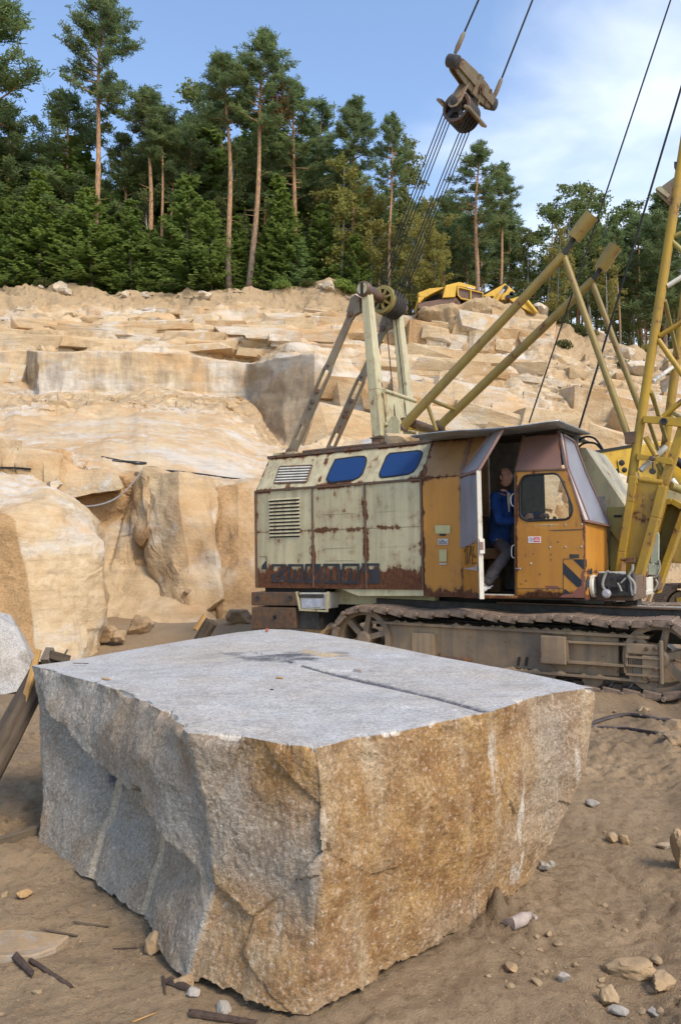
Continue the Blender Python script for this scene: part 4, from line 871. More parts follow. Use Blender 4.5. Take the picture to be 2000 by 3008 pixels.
# chips on the block top
for k, (x, y, x1, y1, r_, m, lab) in enumerate(((215, 1948, 262, 1949, .004, M_BARK, 'dark twig lying on the left of the block top'), (300, 1992, 325, 1996, .007, M_FRESH, 'yellow wood chip near the left edge of the block top'), (1040, 1966, 1064, 1970, .009, M_BONE, 'pale wood chip beside the saw line on the block top'), (812, 1990, 832, 1992, .007, M_FRESH, 'small yellow chip in the middle of the block top'))):
    a = gnd(x, y, ZT + .008); b = gnd(x1, y1, ZT + .008); oriented('wood_chip', a, b, boardfn(r_, r_ * .5), m, None, lab, 'wood chip', 'chips on the block')
hull_rock('stone', gnd(785, 1855, ZT + .002), .016, 77, plain('brick_red', (.30, .09, .05), .9), 'small brick-red stone on the far corner of the block top', 'stone', None, 2, 10, (1.2, 1, .8))
# wire ropes on the ground, cables on the ledge
M_WIRE = plain('steel_wire', (.095, .075, .068), .55, .6, var=.35, sc=30); M_CABLE = plain('black_cable', (.022, .022, .024), .5, var=.3)
def catmull(pts, n=12):
    pts = [Vector(p) for p in pts]; q = [pts[0] * 2 - pts[1]] + pts + [pts[-1] * 2 - pts[-2]]; out = []
    for i in range(1, len(q) - 2):
        for j in range(n):
            t = j / n; a, b, c, d = q[i - 1], q[i], q[i + 1], q[i + 2]
            out.append(.5 * ((2 * b) + (c - a) * t + (2 * a - 5 * b + 4 * c - d) * t * t + (3 * b - a - 3 * c + d) * t ** 3))
    out.append(pts[-1]); return out
def rope(name, pts, r_, label, cat='rope', n=40, strands=5, pitch=.10):
    c = catmull(pts, n); mb = MB(); L = [0]
    for a, b in zip(c, c[1:]): L.append(L[-1] + (b - a).length)
    for s_ in range(strands):
        q = []
        for i, p in enumerate(c):
            d = (c[min(i + 1, len(c) - 1)] - c[max(i - 1, 0)]).normalized(); x = d.cross(Vector((0, 0, 1))).normalized(); y = x.cross(d); t = 6.2832 * (L[i] / pitch + s_ / strands); q.append(p + (x * math.cos(t) + y * math.sin(t)) * r_ * .55)
        mb.tube(q, r_ * .52, 6)
    return tag(mb.build(name, M_WIRE, smooth=True, origin=c[0]), label, cat)
rope('wire_rope', [gp(x, y, .015) for x, y in ((1700, 2150), (1745, 2122), (1800, 2105), (1850, 2099), (1920, 2109), (2060, 2126), (2400, 2150))], .017, 'steel wire rope curving over the sand behind the right side of the block', n=34)
rope('wire_rope', [gp(x, y, .012) for x, y in ((1690, 2130), (1740, 2134), (1830, 2139), (1930, 2153), (2060, 2168), (2400, 2190))], .013, 'thinner straight steel rope on the sand in front of the curved one', n=34)
def cable(pts, r_, label, mat=M_CABLE, off=.05, name='cable'):
    q = []
    for x, y in pts:
        h = hit(x, y, off); q.append(h)
    mb = MB(); mb.tube(catmull(q, 6), r_, 6); return tag(mb.build(name, mat, smooth=True, origin=q[0]), label, 'cable')
cable([(300, 1342), (340, 1350), (385, 1358), (405, 1362), (430, 1360), (385, 1356), (330, 1353)], .022, 'black cable lying in a loose loop on the pale rock ledge')
cable([(425, 1379), (470, 1381), (530, 1386), (600, 1394), (670, 1404), (760, 1412)], .022, 'thin black cable along the lip of the ledge running to the crane')
cable([(-40, 1374), (40, 1374), (92, 1378)], .02, 'black cable across the ledge at the left picture edge')
M_ROPE = plain('grey_hose', (.22, .205, .19), .6)
q = [at(x, y, d) for x, y, d in ((222, 1486, 13.2), (265, 1487, 13.4), (310, 1478, 13.8), (350, 1458, 14.4), (385, 1425, 15.2), (412, 1390, 16.2), (424, 1379, 16.6))]
mb = MB(); mb.tube(catmull(q, 6), .015, 6); tag(mb.build('hose', M_ROPE, smooth=True, origin=q[0]), 'pale grey hose hanging in a bow from the ledge down to the boulder', 'hose')
# ------------------------------------------------------------------ the old crawler crane
M_CREAM = paint('cream_paint', (.50, .435, .265), .44, low=1.36, base2=(.41, .355, .21), dirtamt=.5, streak=.35)
M_CREAM2 = paint('cream_paint_frame', (.50, .445, .26), .5, base2=(.42, .37, .21))
M_ORANGE = paint('orange_paint', (.46, .205, .030), .34, base2=(.40, .17, .024), dirt=(.20, .085, .02), dirtamt=.3, low=1.12)
M_DULL = paint('faded_orange_paint', (.33, .185, .075), .42, base2=(.27, .15, .06), dirt=(.15, .08, .05))
M_MAROON = paint('primer_paint', (.20, .115, .095), .25, base2=(.17, .095, .08), dirtamt=.2)
M_YEL = paint('yellow_paint', (.41, .25, .018), .60, base2=(.31, .19, .022), dirt=(.2, .15, .05))
M_OLIVE = paint('olive_paint', (.31, .25, .06), .5, base2=(.25, .205, .06))
M_RUST = paint('rusted_iron', (.10, .06, .038), .75, base2=(.07, .045, .03), streak=.4)
M_STEEL = plain('dark_steel', (.055, .048, .042), .6, .3, var=.4, sc=9, bump=.4)
M_BLACK = plain('black_iron', (.018, .017, .016), .7, .1, var=.4, sc=9)
M_MUD = paint('muddy_steel', (.33, .225, .125), .40, base2=(.15, .11, .075), dirt=(.085, .08, .075), dirtamt=.75, rustcol=((.06, .03, .018), (.15, .075, .035)))
M_SHOE = plain('worn_track_steel', (.185, .13, .09), .6, .15, var=.45, sc=8, bump=.5)
M_BLUE = plain('blue_pane', (.013, .040, .125), .07, var=.18, sc=60, bump=.05)
M_FILM = paint('clouded_plastic', (.36, .37, .42), .10, base2=(.30, .31, .37), dirt=(.45, .45, .47), dirtamt=.5, rough=.3, streak=.1)
_n = M_FILM.node_tree; _t = _n.nodes.new('ShaderNodeBsdfTranslucent'); _t.inputs[0].default_value = (.75, .76, .80, 1); _m = _n.nodes.new('ShaderNodeMixShader'); _m.inputs[0].default_value = .45; _o = [q for q in _n.nodes if q.type == 'OUTPUT_MATERIAL'][0]; _p = [q for q in _n.nodes if q.type == 'BSDF_PRINCIPLED'][0]
_n.links.new(_p.outputs[0], _m.inputs[1]); _n.links.new(_t.outputs[0], _m.inputs[2]); _n.links.new(_m.outputs[0], _o.inputs[0])
M_WFILM = paint('torn_plastic', (.52, .50, .48), .22, base2=(.40, .37, .35), dirt=(.3, .25, .22), dirtamt=.4, rough=.4)
M_WHITE = paint('chipped_white', (.62, .58, .48), .32, base2=(.52, .48, .40))
M_TIN = plain('corrugated_zinc', (.33, .35, .36), .42, .55, var=.3, sc=5, bump=.15)
M_RUBBER = plain('rubber', (.015, .015, .016), .5, var=.3)
M_HOSE = plain('pale_hose', (.27, .25, .215), .55)
M_NAVY = paint('navy_lettering', (.014, .017, .026), .22, base2=(.02, .024, .032))
M_RED = plain('sign_red', (.55, .02, .035), .4, var=.05); M_SIGNW = plain('sign_white', (.75, .68, .66), .4, var=.05); M_SIGNG = plain('sign_grey', (.25, .25, .30), .4, var=.05)
M_OLD = paint('weathered_paint', (.23, .185, .115), .64, base2=(.16, .125, .08), dirt=(.10, .075, .05), dirtamt=.6)
M_TUBE = paint('yellow_tube', (.28, .195, .045), .52, base2=(.22, .16, .045), dirt=(.14, .11, .05), dirtamt=.55)
_g = NT('cab_glass'); _a = _g.n.new('ShaderNodeBsdfTransparent'); _b = _g.n.new('ShaderNodeBsdfGlossy'); _b.inputs['Roughness'].default_value = .04; _a.inputs[0].default_value = (.72, .75, .75, 1)
_f = _g.n.new('ShaderNodeLayerWeight'); _f.inputs[0].default_value = .25; _mx = _g.n.new('ShaderNodeMixShader'); _g.l(_f.outputs['Fresnel'], _mx.inputs[0]); _g.l(_a.outputs[0], _mx.inputs[1]); _g.l(_b.outputs[0], _mx.inputs[2]); _g.l(_mx.outputs[0], _g.out.inputs[0]); M_GLASS = _g.m

base = W(-2.3, 1.15, 0); base.z = 0
CR = empty('crawler_crane', base, 'old cream and orange crawler crane with tin roof over its cab and yellow boom', 'crane')
def part(name, mb, mat, parent=CR, smooth=False, bevel=.004): return mb.build(name, mat, parent, smooth, bevel)
UR, UP1, UP2, UC = -4.71, -3.70, -2.85, -2.005   # rear edge, panel seams, start of orange part
WB, WBELT, WROOF, VS = .08, 1.475, 1.985, .33
SN = Vector((0, -(WROOF - WBELT), VS)); SN.normalize()
def S(u, t, off=0.0): return W(u, VS * t + SN.y * off, WBELT + (WROOF - WBELT) * t + SN.z * off)
SNW = HV * SN.y + HW * SN.z
def sp(px, py, off=0.0):
    d = ray(px, py); P0 = S(0, 0, off); return CAM + d * ((P0 - CAM).dot(SNW) / d.dot(SNW))
def fpl(px, py, u=0.0):   # plane of the cab front
    d = ray(px, py); return CAM + d * ((W(u, 0, 0) - CAM).dot(HU) / d.dot(HU))
# hull of the machine house
mb = MB(); prof = [(.014, WB), (.014, WBELT - .004), (VS + .01, WROOF - .012), (2.06, WROOF - .012), (2.386, WBELT), (2.386, WB)]
mb.prism([W(UR + .008, v, w) for v, w in prof][::-1], HU * (UC - UR - .01)); part('house_body', mb, M_CREAM, bevel=.006)
mb = MB(); mb.prism([W(UC + .004, v, w) for v, w in [(.014, -.015)] + prof[1:-1] + [(2.386, -.015)]][::-1], HU * .50); part('cab_rear_body', mb, M_DULL, bevel=.006)
def rect(u0, u1, w0, w1, v=0.0): return [W(u0, v, w0), W(u1, v, w0), W(u1, v, w1), W(u0, v, w1)]
k = 0
for a, b in ((UR, UP1), (UP1 + .006, UP2 - .004), (UP2 + .006, UC - .012)):
    for w0, w1 in ((WB - .01, .865), (.872, WBELT - .02)):
        k += 1; mb = MB(); mb.panel(rect(a, b, w0, w1, -.004), 30, 26, .012, .010, 30 + k, .05); part('body_panel', mb, M_CREAM, smooth=True, bevel=0)
    for w_ in ((.45, .62, 1.08, 1.28) if a > UR else ()):   # pressed swage lines
        mb = MB(); mb.wbox(a + .2, b - .15, -.0075, -.003, w_, w_ + .006); part('swage', mb, M_CREAM, bevel=0)
for u_ in (UP1 + .003, UP2 + .001): mb = MB(); mb.wbox(u_ - .012, u_ + .012, -.018, .01, WB, WBELT - .02); part('door_hinge', mb, M_RUST)
for a, b in ((UR - .012, UR + .03), (UC - .028, UC - .004)): mb = MB(); mb.wbox(a, b, -.016, .02, WB - .01, WBELT); part('corner_strip', mb, M_RUST)
mb = MB(); mb.wbox(UR, UC, -.022, .012, WBELT - .024, WBELT + .002); part('belt_rail', mb, M_RUST)
k = 60
for a, b in ((UR + .01, -3.62), (-3.615, UC - .008)):
    k += 1; mb = MB(); mb.panel([S(a, .015, .004), S(b, .015, .004), S(b, .97, .004), S(a, .97, .004)], 34, 16, .012, .012, k, .06); part('sloping_panel', mb, M_CREAM, smooth=True, bevel=0)
mb = MB(); mb.bar(S(UR - .01, 1, .01), S(UC, 1, .01), .03, .02, HW); part('roof_edge', mb, M_RUST)
mb = MB(); mb.panel([W(UR, VS + .03, WROOF), W(UC, VS + .03, WROOF), W(UC, 2.05, WROOF), W(UR, 2.05, WROOF)], 20, 12, .01, .01, 66, .2); part('roof_panel', mb, M_CREAM2, bevel=0)
mb = MB(); mb.tube([W(-4.15, .42, WROOF + .05), W(-3.4, .42, WROOF + .055), W(-2.62, .42, WROOF + .05)], .028, 8); part('roof_rail', mb, M_RUST, smooth=True)
mb = MB(); mb.wbox(-4.66, -4.25, .36, .8, WROOF, WROOF + .07); part('roof_hatch', mb, M_CREAM2)
# louvres
A_ = mpl(791, 1470); B_ = mpl(881, 1467); 
n = 11; w_hi, w_lo = mpl(835, 1468)[2], mpl(835, 1574)[2]
for i in range(n):
    w_ = w_hi + (w_lo - w_hi) * i / (n - 1); mb = MB()
    mb.hexa([W(A_[0], -.006, w_ - .002), W(B_[0], -.006, w_ - .002), W(B_[0], -.006, w_ + .022), W(A_[0], -.006, w_ + .022)][::-1], [W(A_[0], -.024, w_ - .002), W(B_[0], -.024, w_ - .002), W(B_[0], -.009, w_ + .022), W(A_[0], -.009, w_ + .022)][::-1]); o = part('louvre_slat', mb, M_CREAM, bevel=.002)
    mb = MB(); mb.wbox(A_[0] + .008, B_[0] - .008, -.0105, -.005, w_ - .022, w_ - .003); mb.build('louvre_gap', M_BLACK, o)
mb = MB(); q = [sp(807, 1420, .008), sp(900, 1416, .008), sp(917, 1368, .008), sp(823, 1372, .008)]; mb.prism(q, SNW * .004); G = part('air_grille', mb, M_BLACK, bevel=0)
for i in range(6):
    t0 = (i + .12) / 6; t1 = t0 + .075; mb = MB(); sag = .35 * (i == 5)
    P = lambda x, t, o_: (q[0] * (1 - x) + q[1] * x) * (1 - t) + (q[3] * (1 - x) + q[2] * x) * t + SNW * o_
    mb.hexa([P(0, t0, .004), P(1, t0, .004), P(1, t1, .006), P(0, t1, .006)], [P(0, t0 + .02, .018), P(1, t0 + .02, .018), P(1, t1 + .03, .010), P(0, t1 + .03, .010)]); mb.build('grille_slat', M_WHITE, G, bevel=.002)
mb = MB()
for a, b in ((0, 1), (1, 2), (2, 3), (3, 0)): mb.bar(q[a] + SNW * .006, q[b] + SNW * .006, .012, .008, SNW)
mb.build('grille_frame', M_RUST, G)
# blue side windows
for pts in ([(986, 1351), (1020, 1346), (1055, 1342), (1068, 1342), (1075, 1347), (1076, 1355), (1073, 1370), (1065, 1391), (1055, 1402), (1038, 1410), (1005, 1414), (974, 1418), (965, 1415), (961, 1408), (965, 1394), (974, 1374)],
            [(1146, 1333), (1190, 1329), (1225, 1325), (1236, 1327), (1240, 1334), (1237, 1345), (1224, 1374), (1214, 1387), (1197, 1394), (1160, 1399), (1123, 1403), (1117, 1400), (1115, 1392), (1120, 1378), (1131, 1354), (1136, 1342)]):
    c = (sum(p[0] for p in pts) / len(pts), sum(p[1] for p in pts) / len(pts))
    big = [(c[0] + (x - c[0]) * 1.04, c[1] + (y - c[1]) * 1.07) for x, y in pts]
    mb = MB(); mb.prism([sp(x, y, .006) for x, y in big][::-1], SNW * .010); o = part('window', mb, M_RUBBER, bevel=.003)
    mb = MB(); mb.prism([sp(c[0] + (x - c[0]) * .965, c[1] + (y - c[1]) * .94, .012) for x, y in pts][::-1], SNW * .0075); mb.build('pane', M_BLUE, o)
# navy block lettering on the lower edge (partly rusted away)
LT = lambda x, y: (740 + x * .2551, 1620 + y * .2551)
def plate_px(polys, off, fn, name, mat, parent=CR, th=.0025):
    mb = MB()
    for p in polys:
        mb.prism([fn(x, y) - HV * off for x, y in p][::-1], -HV * th)
    return mb.build(name, mat, parent)
box = lambda x0, y0, x1, y1: [(x0, y0), (x1, y0), (x1, y1), (x0, y1)]
L0 = lambda x, y: mp(*LT(x, y), 0)
def ringbox(x0, y0, x1, y1, a, b): return [box(x0, y0, x1, y0 + b), box(x0, y1 - b, x1, y1), box(x0, y0 + b, x0 + a, y1 - b), box(x1 - a, y0 + b, x1, y1 - b)]
glyphs = [[[(120, 165), (178, 95), (178, 205), (120, 205)], box(95, 57, 178, 63), box(172, 57, 178, 100)],
          [box(235, 145, 402, 170), box(378, 170, 402, 205), [(345, 205), (402, 205), (375, 250), (300, 290), (300, 262)], box(235, 170, 254, 205), box(235, 255, 280, 352), box(325, 275, 388, 352), box(280, 330, 325, 352)],
          ringbox(420, 145, 600, 357, 26, 27) + [box(490, 206, 518, 357)],
          ringbox(618, 142, 800, 360, 26, 28) + [[(735, 170), (774, 170), (700, 330), (660, 330)]],
          ringbox(825, 140, 1020, 365, 28, 27) + [box(908, 206, 930, 338), [(960, 167), (992, 167), (992, 215)]],
          ringbox(1043, 138, 1243, 368, 28, 30) + [box(1128, 204, 1156, 338)],
          [box(1270, 135, 1472, 163), box(1442, 163, 1470, 205), box(1350, 205, 1472, 238), box(1270, 163, 1308, 240), box(1362, 238, 1478, 368), box(1340, 345, 1362, 368)]]
for gl in glyphs: plate_px(gl, .0048 + .008, L0, 'letter', M_NAVY, th=.002)
# underside of the house: sill beam, battery box, ballast slabs
mb = MB(); mb.pprism([(1003, 1731), (1052, 1751), (1243, 1751), (1243, 1729)][::-1], .012, .10); part('sill_beam', mb, M_CREAM2)
mb = MB(); mb.wbox(-3.7, UC, .30, .42, -.16, WB); part('sill_skirt', mb, M_CREAM2)
mb = MB(); mb.pprism([(738, 1739), (876, 1740), (876, 1780), (738, 1779)][::-1], -.04, 2.3); o = part('ballast_slab', mb, M_RUST, bevel=.012)
for x in (757, 853): mb = MB(); mb.lathe(mp(x, 1757, -.045), -HV, [(0, .036), (.012, .036), (.012, .026), (.004, .024), (.004, 0)], 18); mb.build('lifting_hole', M_STEEL, o, True)
mb = MB(); mb.pprism([(739, 1783), (868, 1785), (868, 1846), (737, 1850)][::-1], -.04, 2.3); o = part('ballast_slab', mb, M_RUST, bevel=.012)
mb = MB(); mb.lathe(mp(808, 1813, -.045), -HV, [(0, .03), (.01, .03), (.01, .02), (.002, .02), (.002, 0)], 16); mb.build('lifting_hole', M_BLACK, o, True)
mb = MB(); mb.pprism([(869, 1785), (936, 1790), (936, 1850), (869, 1846)][::-1], .03, 2.2); part('ballast_end', mb, M_STEEL, bevel=.01)
mb = MB(); mb.pprism([(880, 1741), (962, 1741), (956, 1789), (886, 1789)][::-1], -.02, .3); o = part('battery_box', mb, M_WHITE)
plate_px([box(886, 1745, 955, 1756)], .03, lambda x, y: mp(x, y, 0), 'vent', M_STEEL, o); plate_px([[(889, 1760), (953, 1758), (950, 1782), (890, 1786)]], .03, lambda x, y: mp(x, y, 0), 'lid', plain('zinc_lid', (.42, .43, .47), .45, .3), o)
mb = MB()
for a, b in (((872, 1738), (882, 1790)), ((964, 1738), (960, 1792)), ((880, 1791), (962, 1795))): mb.bar(mp(*a, -.03), mp(*b, -.03), .012, .02, HV)
mb.build('hanger', M_CREAM2, o)
mb = MB(); mb.wbox(-4.4, -.3, .5, 1.95, -.32, .04); part('main_frame', mb, M_BLACK, bevel=.01)
mb = MB(); mb.wbox(-4.6, -3.55, .06, 2.3, -.06, .08); part('rear_frame', mb, M_BLACK)
mb = MB(); c = W(-1.75, 1.2, -.02); mb.lathe((c.x, c.y, .55), (0, 0, 1), [(0, .95), (.18, .95), (.18, .80), (.45, .80)], 48); part('turntable', mb, M_BLACK, smooth=True)

# orange middle wall and cab
mb = MB(); mb.panel(rect(UC + .004, -1.47, -.012, WBELT - .004), 16, 40, .012, .006, 81, .05); o = part('cab_wall', mb, M_ORANGE, smooth=True, bevel=0)
PX2 = lambda x, y: mp(1260 + x * .12755, 1520 + y * .12755, 0)
M_TAG = paint('name_plate', (.50, .46, .22), .3, rough=.5); M_TAG2 = plain('tin_plate', (.40, .38, .38), .4, .3)
plate_px([[(145, 180), (495, 180), (495, 370), (150, 372)]], .010, PX2, 'name_plate', M_TAG, o); plate_px([box(245, 375, 385, 425)], .008, PX2, 'sticker', M_STEEL, o)
q_ = plate_px([box(205, 490, 445, 628)], .010, PX2, 'name_plate', M_TAG2, o); 
plate_px([box(225, 545, 425, 556), box(240, 570, 410, 580), box(225, 595, 425, 606), box(300, 520, 345, 540)], .0128, PX2, 'lettering', M_STEEL, o, .001)
plate_px([[(240, 740), (412, 738), (412, 1015), (240, 1018)]], .010, PX2, 'name_plate', M_TAG, o); plate_px([box(245, 1050, 408, 1088)], .010, PX2, 'sticker', M_TAG2, o)
mb = MB(); mb.panel([S(UC + .01, .01, .003), S(-1.47, .01, .003), S(-1.47, .99, .003), S(UC + .01, .99, .003)], 16, 16, .01, .008, 82, .05); part('sloping_panel', mb, M_DULL, smooth=True, bevel=0)
mb = MB(); mb.panel([S(-1.468, .01, -.004), S(-1.20, .01, -.004), S(-1.20, .99, -.004), S(-1.468, .99, -.004)], 10, 12, .01, .005, 83, .05); part('sloping_panel', mb, M_DULL, smooth=True, bevel=0)
mb = MB(); mb.bar(S(-1.47, 0, .008), S(-1.47, 1, .008), .02, .006, SNW); part('seam_strip', mb, M_MAROON)
# cab side with its rounded window
def ring_panel(name, outer, inner, mat, fn, N=96, K=9, th=.02, seed=3, parent=CR):
    def samp(poly, N):
        P = np.array(poly + [poly[0]], float); L = np.concatenate([[0], np.cumsum(np.linalg.norm(np.diff(P, axis=0), axis=1))]); t = np.linspace(0, L[-1], N + 1)[:-1]
        return np.stack([np.interp(t, L, P[:, 0]), np.interp(t, L, P[:, 1])], 1)
    c = np.mean(inner, axis=0); I = samp(inner, 400); O = samp(outer, 400)
    ang = lambda Q: np.arctan2(Q[:, 1] - c[1], Q[:, 0] - c[0])
    ta = list(np.linspace(-math.pi, math.pi, N + 1)[:-1])
    ca = np.arctan2(np.array(outer)[:, 1] - c[1], np.array(outer)[:, 0] - c[0]); ta = np.array(sorted(ta + list(ca))); N = len(ta)
    def byang(Q): a = ang(Q); o = np.argsort(a); a, q = a[o], Q[o]; return np.stack([np.interp(ta, a, q[:, 0], period=6.28318530718), np.interp(ta, a, q[:, 1], period=6.28318530718)], 1)
    Ii, Oo = byang(I), byang(O)
    for x, y in outer: Oo[int(np.argmin(np.abs(ta - math.atan2(y - c[1], x - c[0]))))] = (x, y)
    mb = MB()
    for k in range(K + 1):
        t = k / K
        for n in range(N):
            p = Ii[n] * (1 - t) + Oo[n] * t; mb.wear[len(mb.v)] = max(0, 1 - min(np.linalg.norm(p - Oo[n]), np.linalg.norm(p - Ii[n]) * 1.2) / 14); mb.v.append(fn(*p))
    for k in range(K):
        for n in range(N): mb.f.append([k * N + n, (k + 1) * N + n, (k + 1) * N + (n + 1) % N, k * N + (n + 1) % N]); mb.mi.append(0)
    o = mb.build(name, mat, parent, True); m = o.modifiers.new('thickness', 'SOLIDIFY'); m.thickness = th; m.offset = 0; return o
WINP = [(1532, 1407), (1538, 1400), (1548, 1396), (1585, 1393), (1623, 1391), (1634, 1393), (1642, 1399), (1650, 1412), (1665, 1448), (1679, 1486), (1680, 1500), (1677, 1512), (1670, 1521), (1658, 1526), (1600, 1528), (1548, 1530), (1537, 1525), (1530, 1517), (1527, 1507), (1526, 1465), (1526, 1424)]
WALL = [(1515, 1757), (1718, 1757), (1718, 1548), (1664, 1378), (1515, 1386)]
side = ring_panel('cab_door_panel', WALL, WINP, M_ORANGE, lambda x, y: mp(x, y, -.004))
cw = (1602, 1462); mb = MB(); rp = [mp(x, y, -.012) for x, y in WINP]; mb.tube(rp + rp[:2], .013, 8); o = part('window_seal', mb, M_RUBBER, smooth=True, bevel=0)
mb = MB(); mb.add([mp(x, y, .004) for x, y in WINP], [tuple(range(len(WINP)))[::-1]]); part('window_pane', mb, M_GLASS, bevel=0)
PX3 = lambda x, y: mp(1500 + x * .15306, 1540 + y * .15306, 0)
plate_px([[(1018, 740), (1180, 895), (1362, 1075), (1358, 1180), (1280, 1210), (1150, 1090), (1018, 960)], [(1195, 672), (1408, 672), (1408, 882), (1300, 775)], [(1025, 1245), (1062, 1250), (1155, 1335), (1025, 1335)]], .0145, PX3, 'hazard_stripe', M_NAVY)
plate_px([box(1004, 660, 1014, 1335), box(1014, 660, 1200, 668)], .0145, PX3, 'outline', M_NAVY)
o = plate_px([box(338, 235, 580, 355)], .0145, PX3, 'warning_sign', M_SIGNW); plate_px([box(440, 250, 562, 338)], .017, PX3, 'red_field', M_RED, o, .001); plate_px([box(455, 276, 550, 288), box(448, 303, 556, 315)], .018, PX3, 'lettering', M_SIGNW, o, .001)
cx, cy = 390, 295; rr_ = lambda a, r_: (cx + math.cos(a) * r_, cy + math.sin(a) * r_)
plate_px([[rr_(a, 44), rr_(a + .42, 44), rr_(a + .42, 33), rr_(a, 33)] for a in np.arange(0, 6.28, .42)] + [[(362, 268), (372, 260), (420, 320), (410, 328)], [(378, 310), (412, 262), (418, 270), (388, 316)]], .017, PX3, 'symbol', M_SIGNG, o, .001)
plate_px([box(1130, 575, 1315, 650)], .0145, PX3, 'data_plate', M_STEEL); plate_px([[(730, 115), (1400, 85), (1410, 108), (1180, 118), (820, 128)]], .0145, PX3, 'scrape', M_RUST)
plate_px([[(540, 10), (905, 8), (905, 20), (540, 24)], box(262, 18, 292, 28), box(440, 16, 490, 24)], .0145, PX3, 'paint_scratch', M_TAG)
plate_px([[(110, 1228), (1000, 1222), (1000, 1236), (110, 1240)]], .0145, PX3, 'sheet_seam', M_RUST)
M_PRIM = paint('bare_primer', (.21, .075, .05), .3, base2=(.17, .06, .045))
plate_px([[(1368, 900), (1412, 880), (1412, 1410), (930, 1400), (1010, 1345), (1180, 1330), (1250, 1260), (1290, 1215), (1358, 1190), (1366, 1080), (1340, 1010)]], .013, PX3, 'bare_patch', M_PRIM)
plate_px([[(660, 1178), (900, 1182), (935, 1215), (900, 1240), (700, 1232)]], .0135, PX3, 'bare_patch', M_PRIM)
for x, y in ((757, 440), (1050, 437), (1358, 432), (757, 15), (1050, 12), (1365, 5), (390, 752)):
    mb = MB(); mb.lathe(PX3(x, y) - HV * .012, -HV, [(0, .012), (.004, .012), (.008, .006), (.012, .005)], 10); part('rivet', mb, M_TAG2 if x != 390 else M_WHITE, smooth=True, bevel=0)
for x, y in ((280, 1365), (585, 1365), (890, 1365), (1210, 1385), (485, 1245), (705, 1255), (830, 1255), (925, 1255), (436, 567), (772, 578), (776, 680), (560, 960), (300, 1083), (908, 340), (205, 1145)):
    mb = MB(); mb.lathe(PX3(x, y) - HV * .012, -HV, [(0, .011), (.004, .009), (.005, 0)], 8); part('bolt', mb, M_RUST, bevel=0)
mb = MB(); mb.tube([PX3(105, 850) - HV * .02, PX3(200, 850) - HV * .03], [.006, .012], 8); part('door_stay', mb, M_TAG2, smooth=True, bevel=0)
o = MB(); o.panel([sp(1511, 1382, .004), sp(1649, 1377, .004), sp(1638, 1273, .004), sp(1536, 1284, .004)], 18, 16, .012, .006, 91, .03); part('sloping_panel', o, M_MAROON, smooth=True, bevel=0)
mb = MB(); mb.bar(mp(1513, 1384, -.01), mp(1660, 1379, -.01), .012, .012, HV); part('belt_rail', mb, M_RUST)
mb = MB(); mb.bar(mp(1515, 1757, .01), mp(1513, 1386, .01), .012, .02, HV); mb.bar(mp(1513, 1386, .01), sp(1537, 1280, -.01), .012, .02, HV); part('door_jamb', mb, M_RUST)
# cab front: lower panels, clouded windscreen, lamp
VF = .97
mb = MB(); mb.panel([W(0, -.004, .30), W(.02, VF, .25), W(.02, VF, .86), W(0, -.004, .87)], 20, 18, .012, .012, 95, .05); part('cab_front', mb, M_ORANGE, smooth=True, bevel=0)
mb = MB(); mb.panel([W(0, -.004, -.012), W(.02, VF, -.05), W(.02, VF, .245), W(0, -.004, .295)], 18, 8, .012, .006, 96, .06); part('cab_front', mb, M_ORANGE, smooth=True, bevel=0)
F0 = lambda x, y: fpl(1500 + x * .15306, 1540 + y * .15306, .004)
mb = MB()
for p in ([(1418, 672), (1485, 672), (1430, 860), (1418, 872)], [(1503, 930), (1545, 770), (1556, 960), (1503, 962)], [(1428, 1110), (1470, 985), (1488, 1000), (1492, 1140), (1438, 1290)]): mb.prism([F0(x, y) for x, y in p], HU * .004)
part('hazard_stripe', mb, M_NAVY, bevel=0)
lc = fpl(1739, 1722, .012); mb = MB(); mb.lathe(lc, HU, [(0, .13), (.03, .13), (.045, .115), (.03, .10), (.02, .10)], 32); o = part('headlamp', mb, M_WHITE, smooth=True, bevel=0); o.scale = (1, 1, 1)
mb = MB(); mb.lathe(lc + HU * .018, HU, [(0, .10), (.006, .10), (.006, 0)], 28); mb.build('reflector', M_STEEL, o)
mb = MB()
for dv in (-.05, -.017, .017, .05): mb.bar(lc + HV * dv - HW * .085 + HU * .03, lc + HV * dv + HW * .085 + HU * .03, .007, .006, HU)
mb.build('lamp_guard', M_WHITE, o)
gb0, gb1 = W(.03, .14, .86), W(.05, VF + .01, .825); gt0, gk0, gt1 = W(-.335, .46, 1.93), W(-.21, .20, 1.50), W(-.34, .92, 1.90)
mb = MB(); mb.prism([gb0, gb1, W(-.20, .95, 1.45), gt1, gt0, gk0], -HU * .02); part('windscreen', mb, M_FILM)
mb = MB(); e0, e1, e2 = W(.012, -.012, .868), W(-.165, -.0, 1.46), W(-.345, VS - .0, 1.965)
mb.prism([e0, gb0 + HU * .004, gk0 + HU * .004, e1], -HU * .02 + HV * .01); mb.prism([e1, gk0 + HU * .004, gt0 + HU * .004, e2], -HU * .02 + HV * .01); part('corner_window', mb, M_WFILM)
mb = MB()
for a, b in ((gb0, gk0), (gk0, gt0), (gb0, gb1), (gb1, W(-.20, .95, 1.45)), (W(-.20, .95, 1.45), gt1), (gt1, gt0), (e0, e1), (e1, e2), (e0, gb0)): mb.bar(a + HU * .01, b + HU * .01, .014, .010, HU)
part('windscreen_frame', mb, M_MAROON)
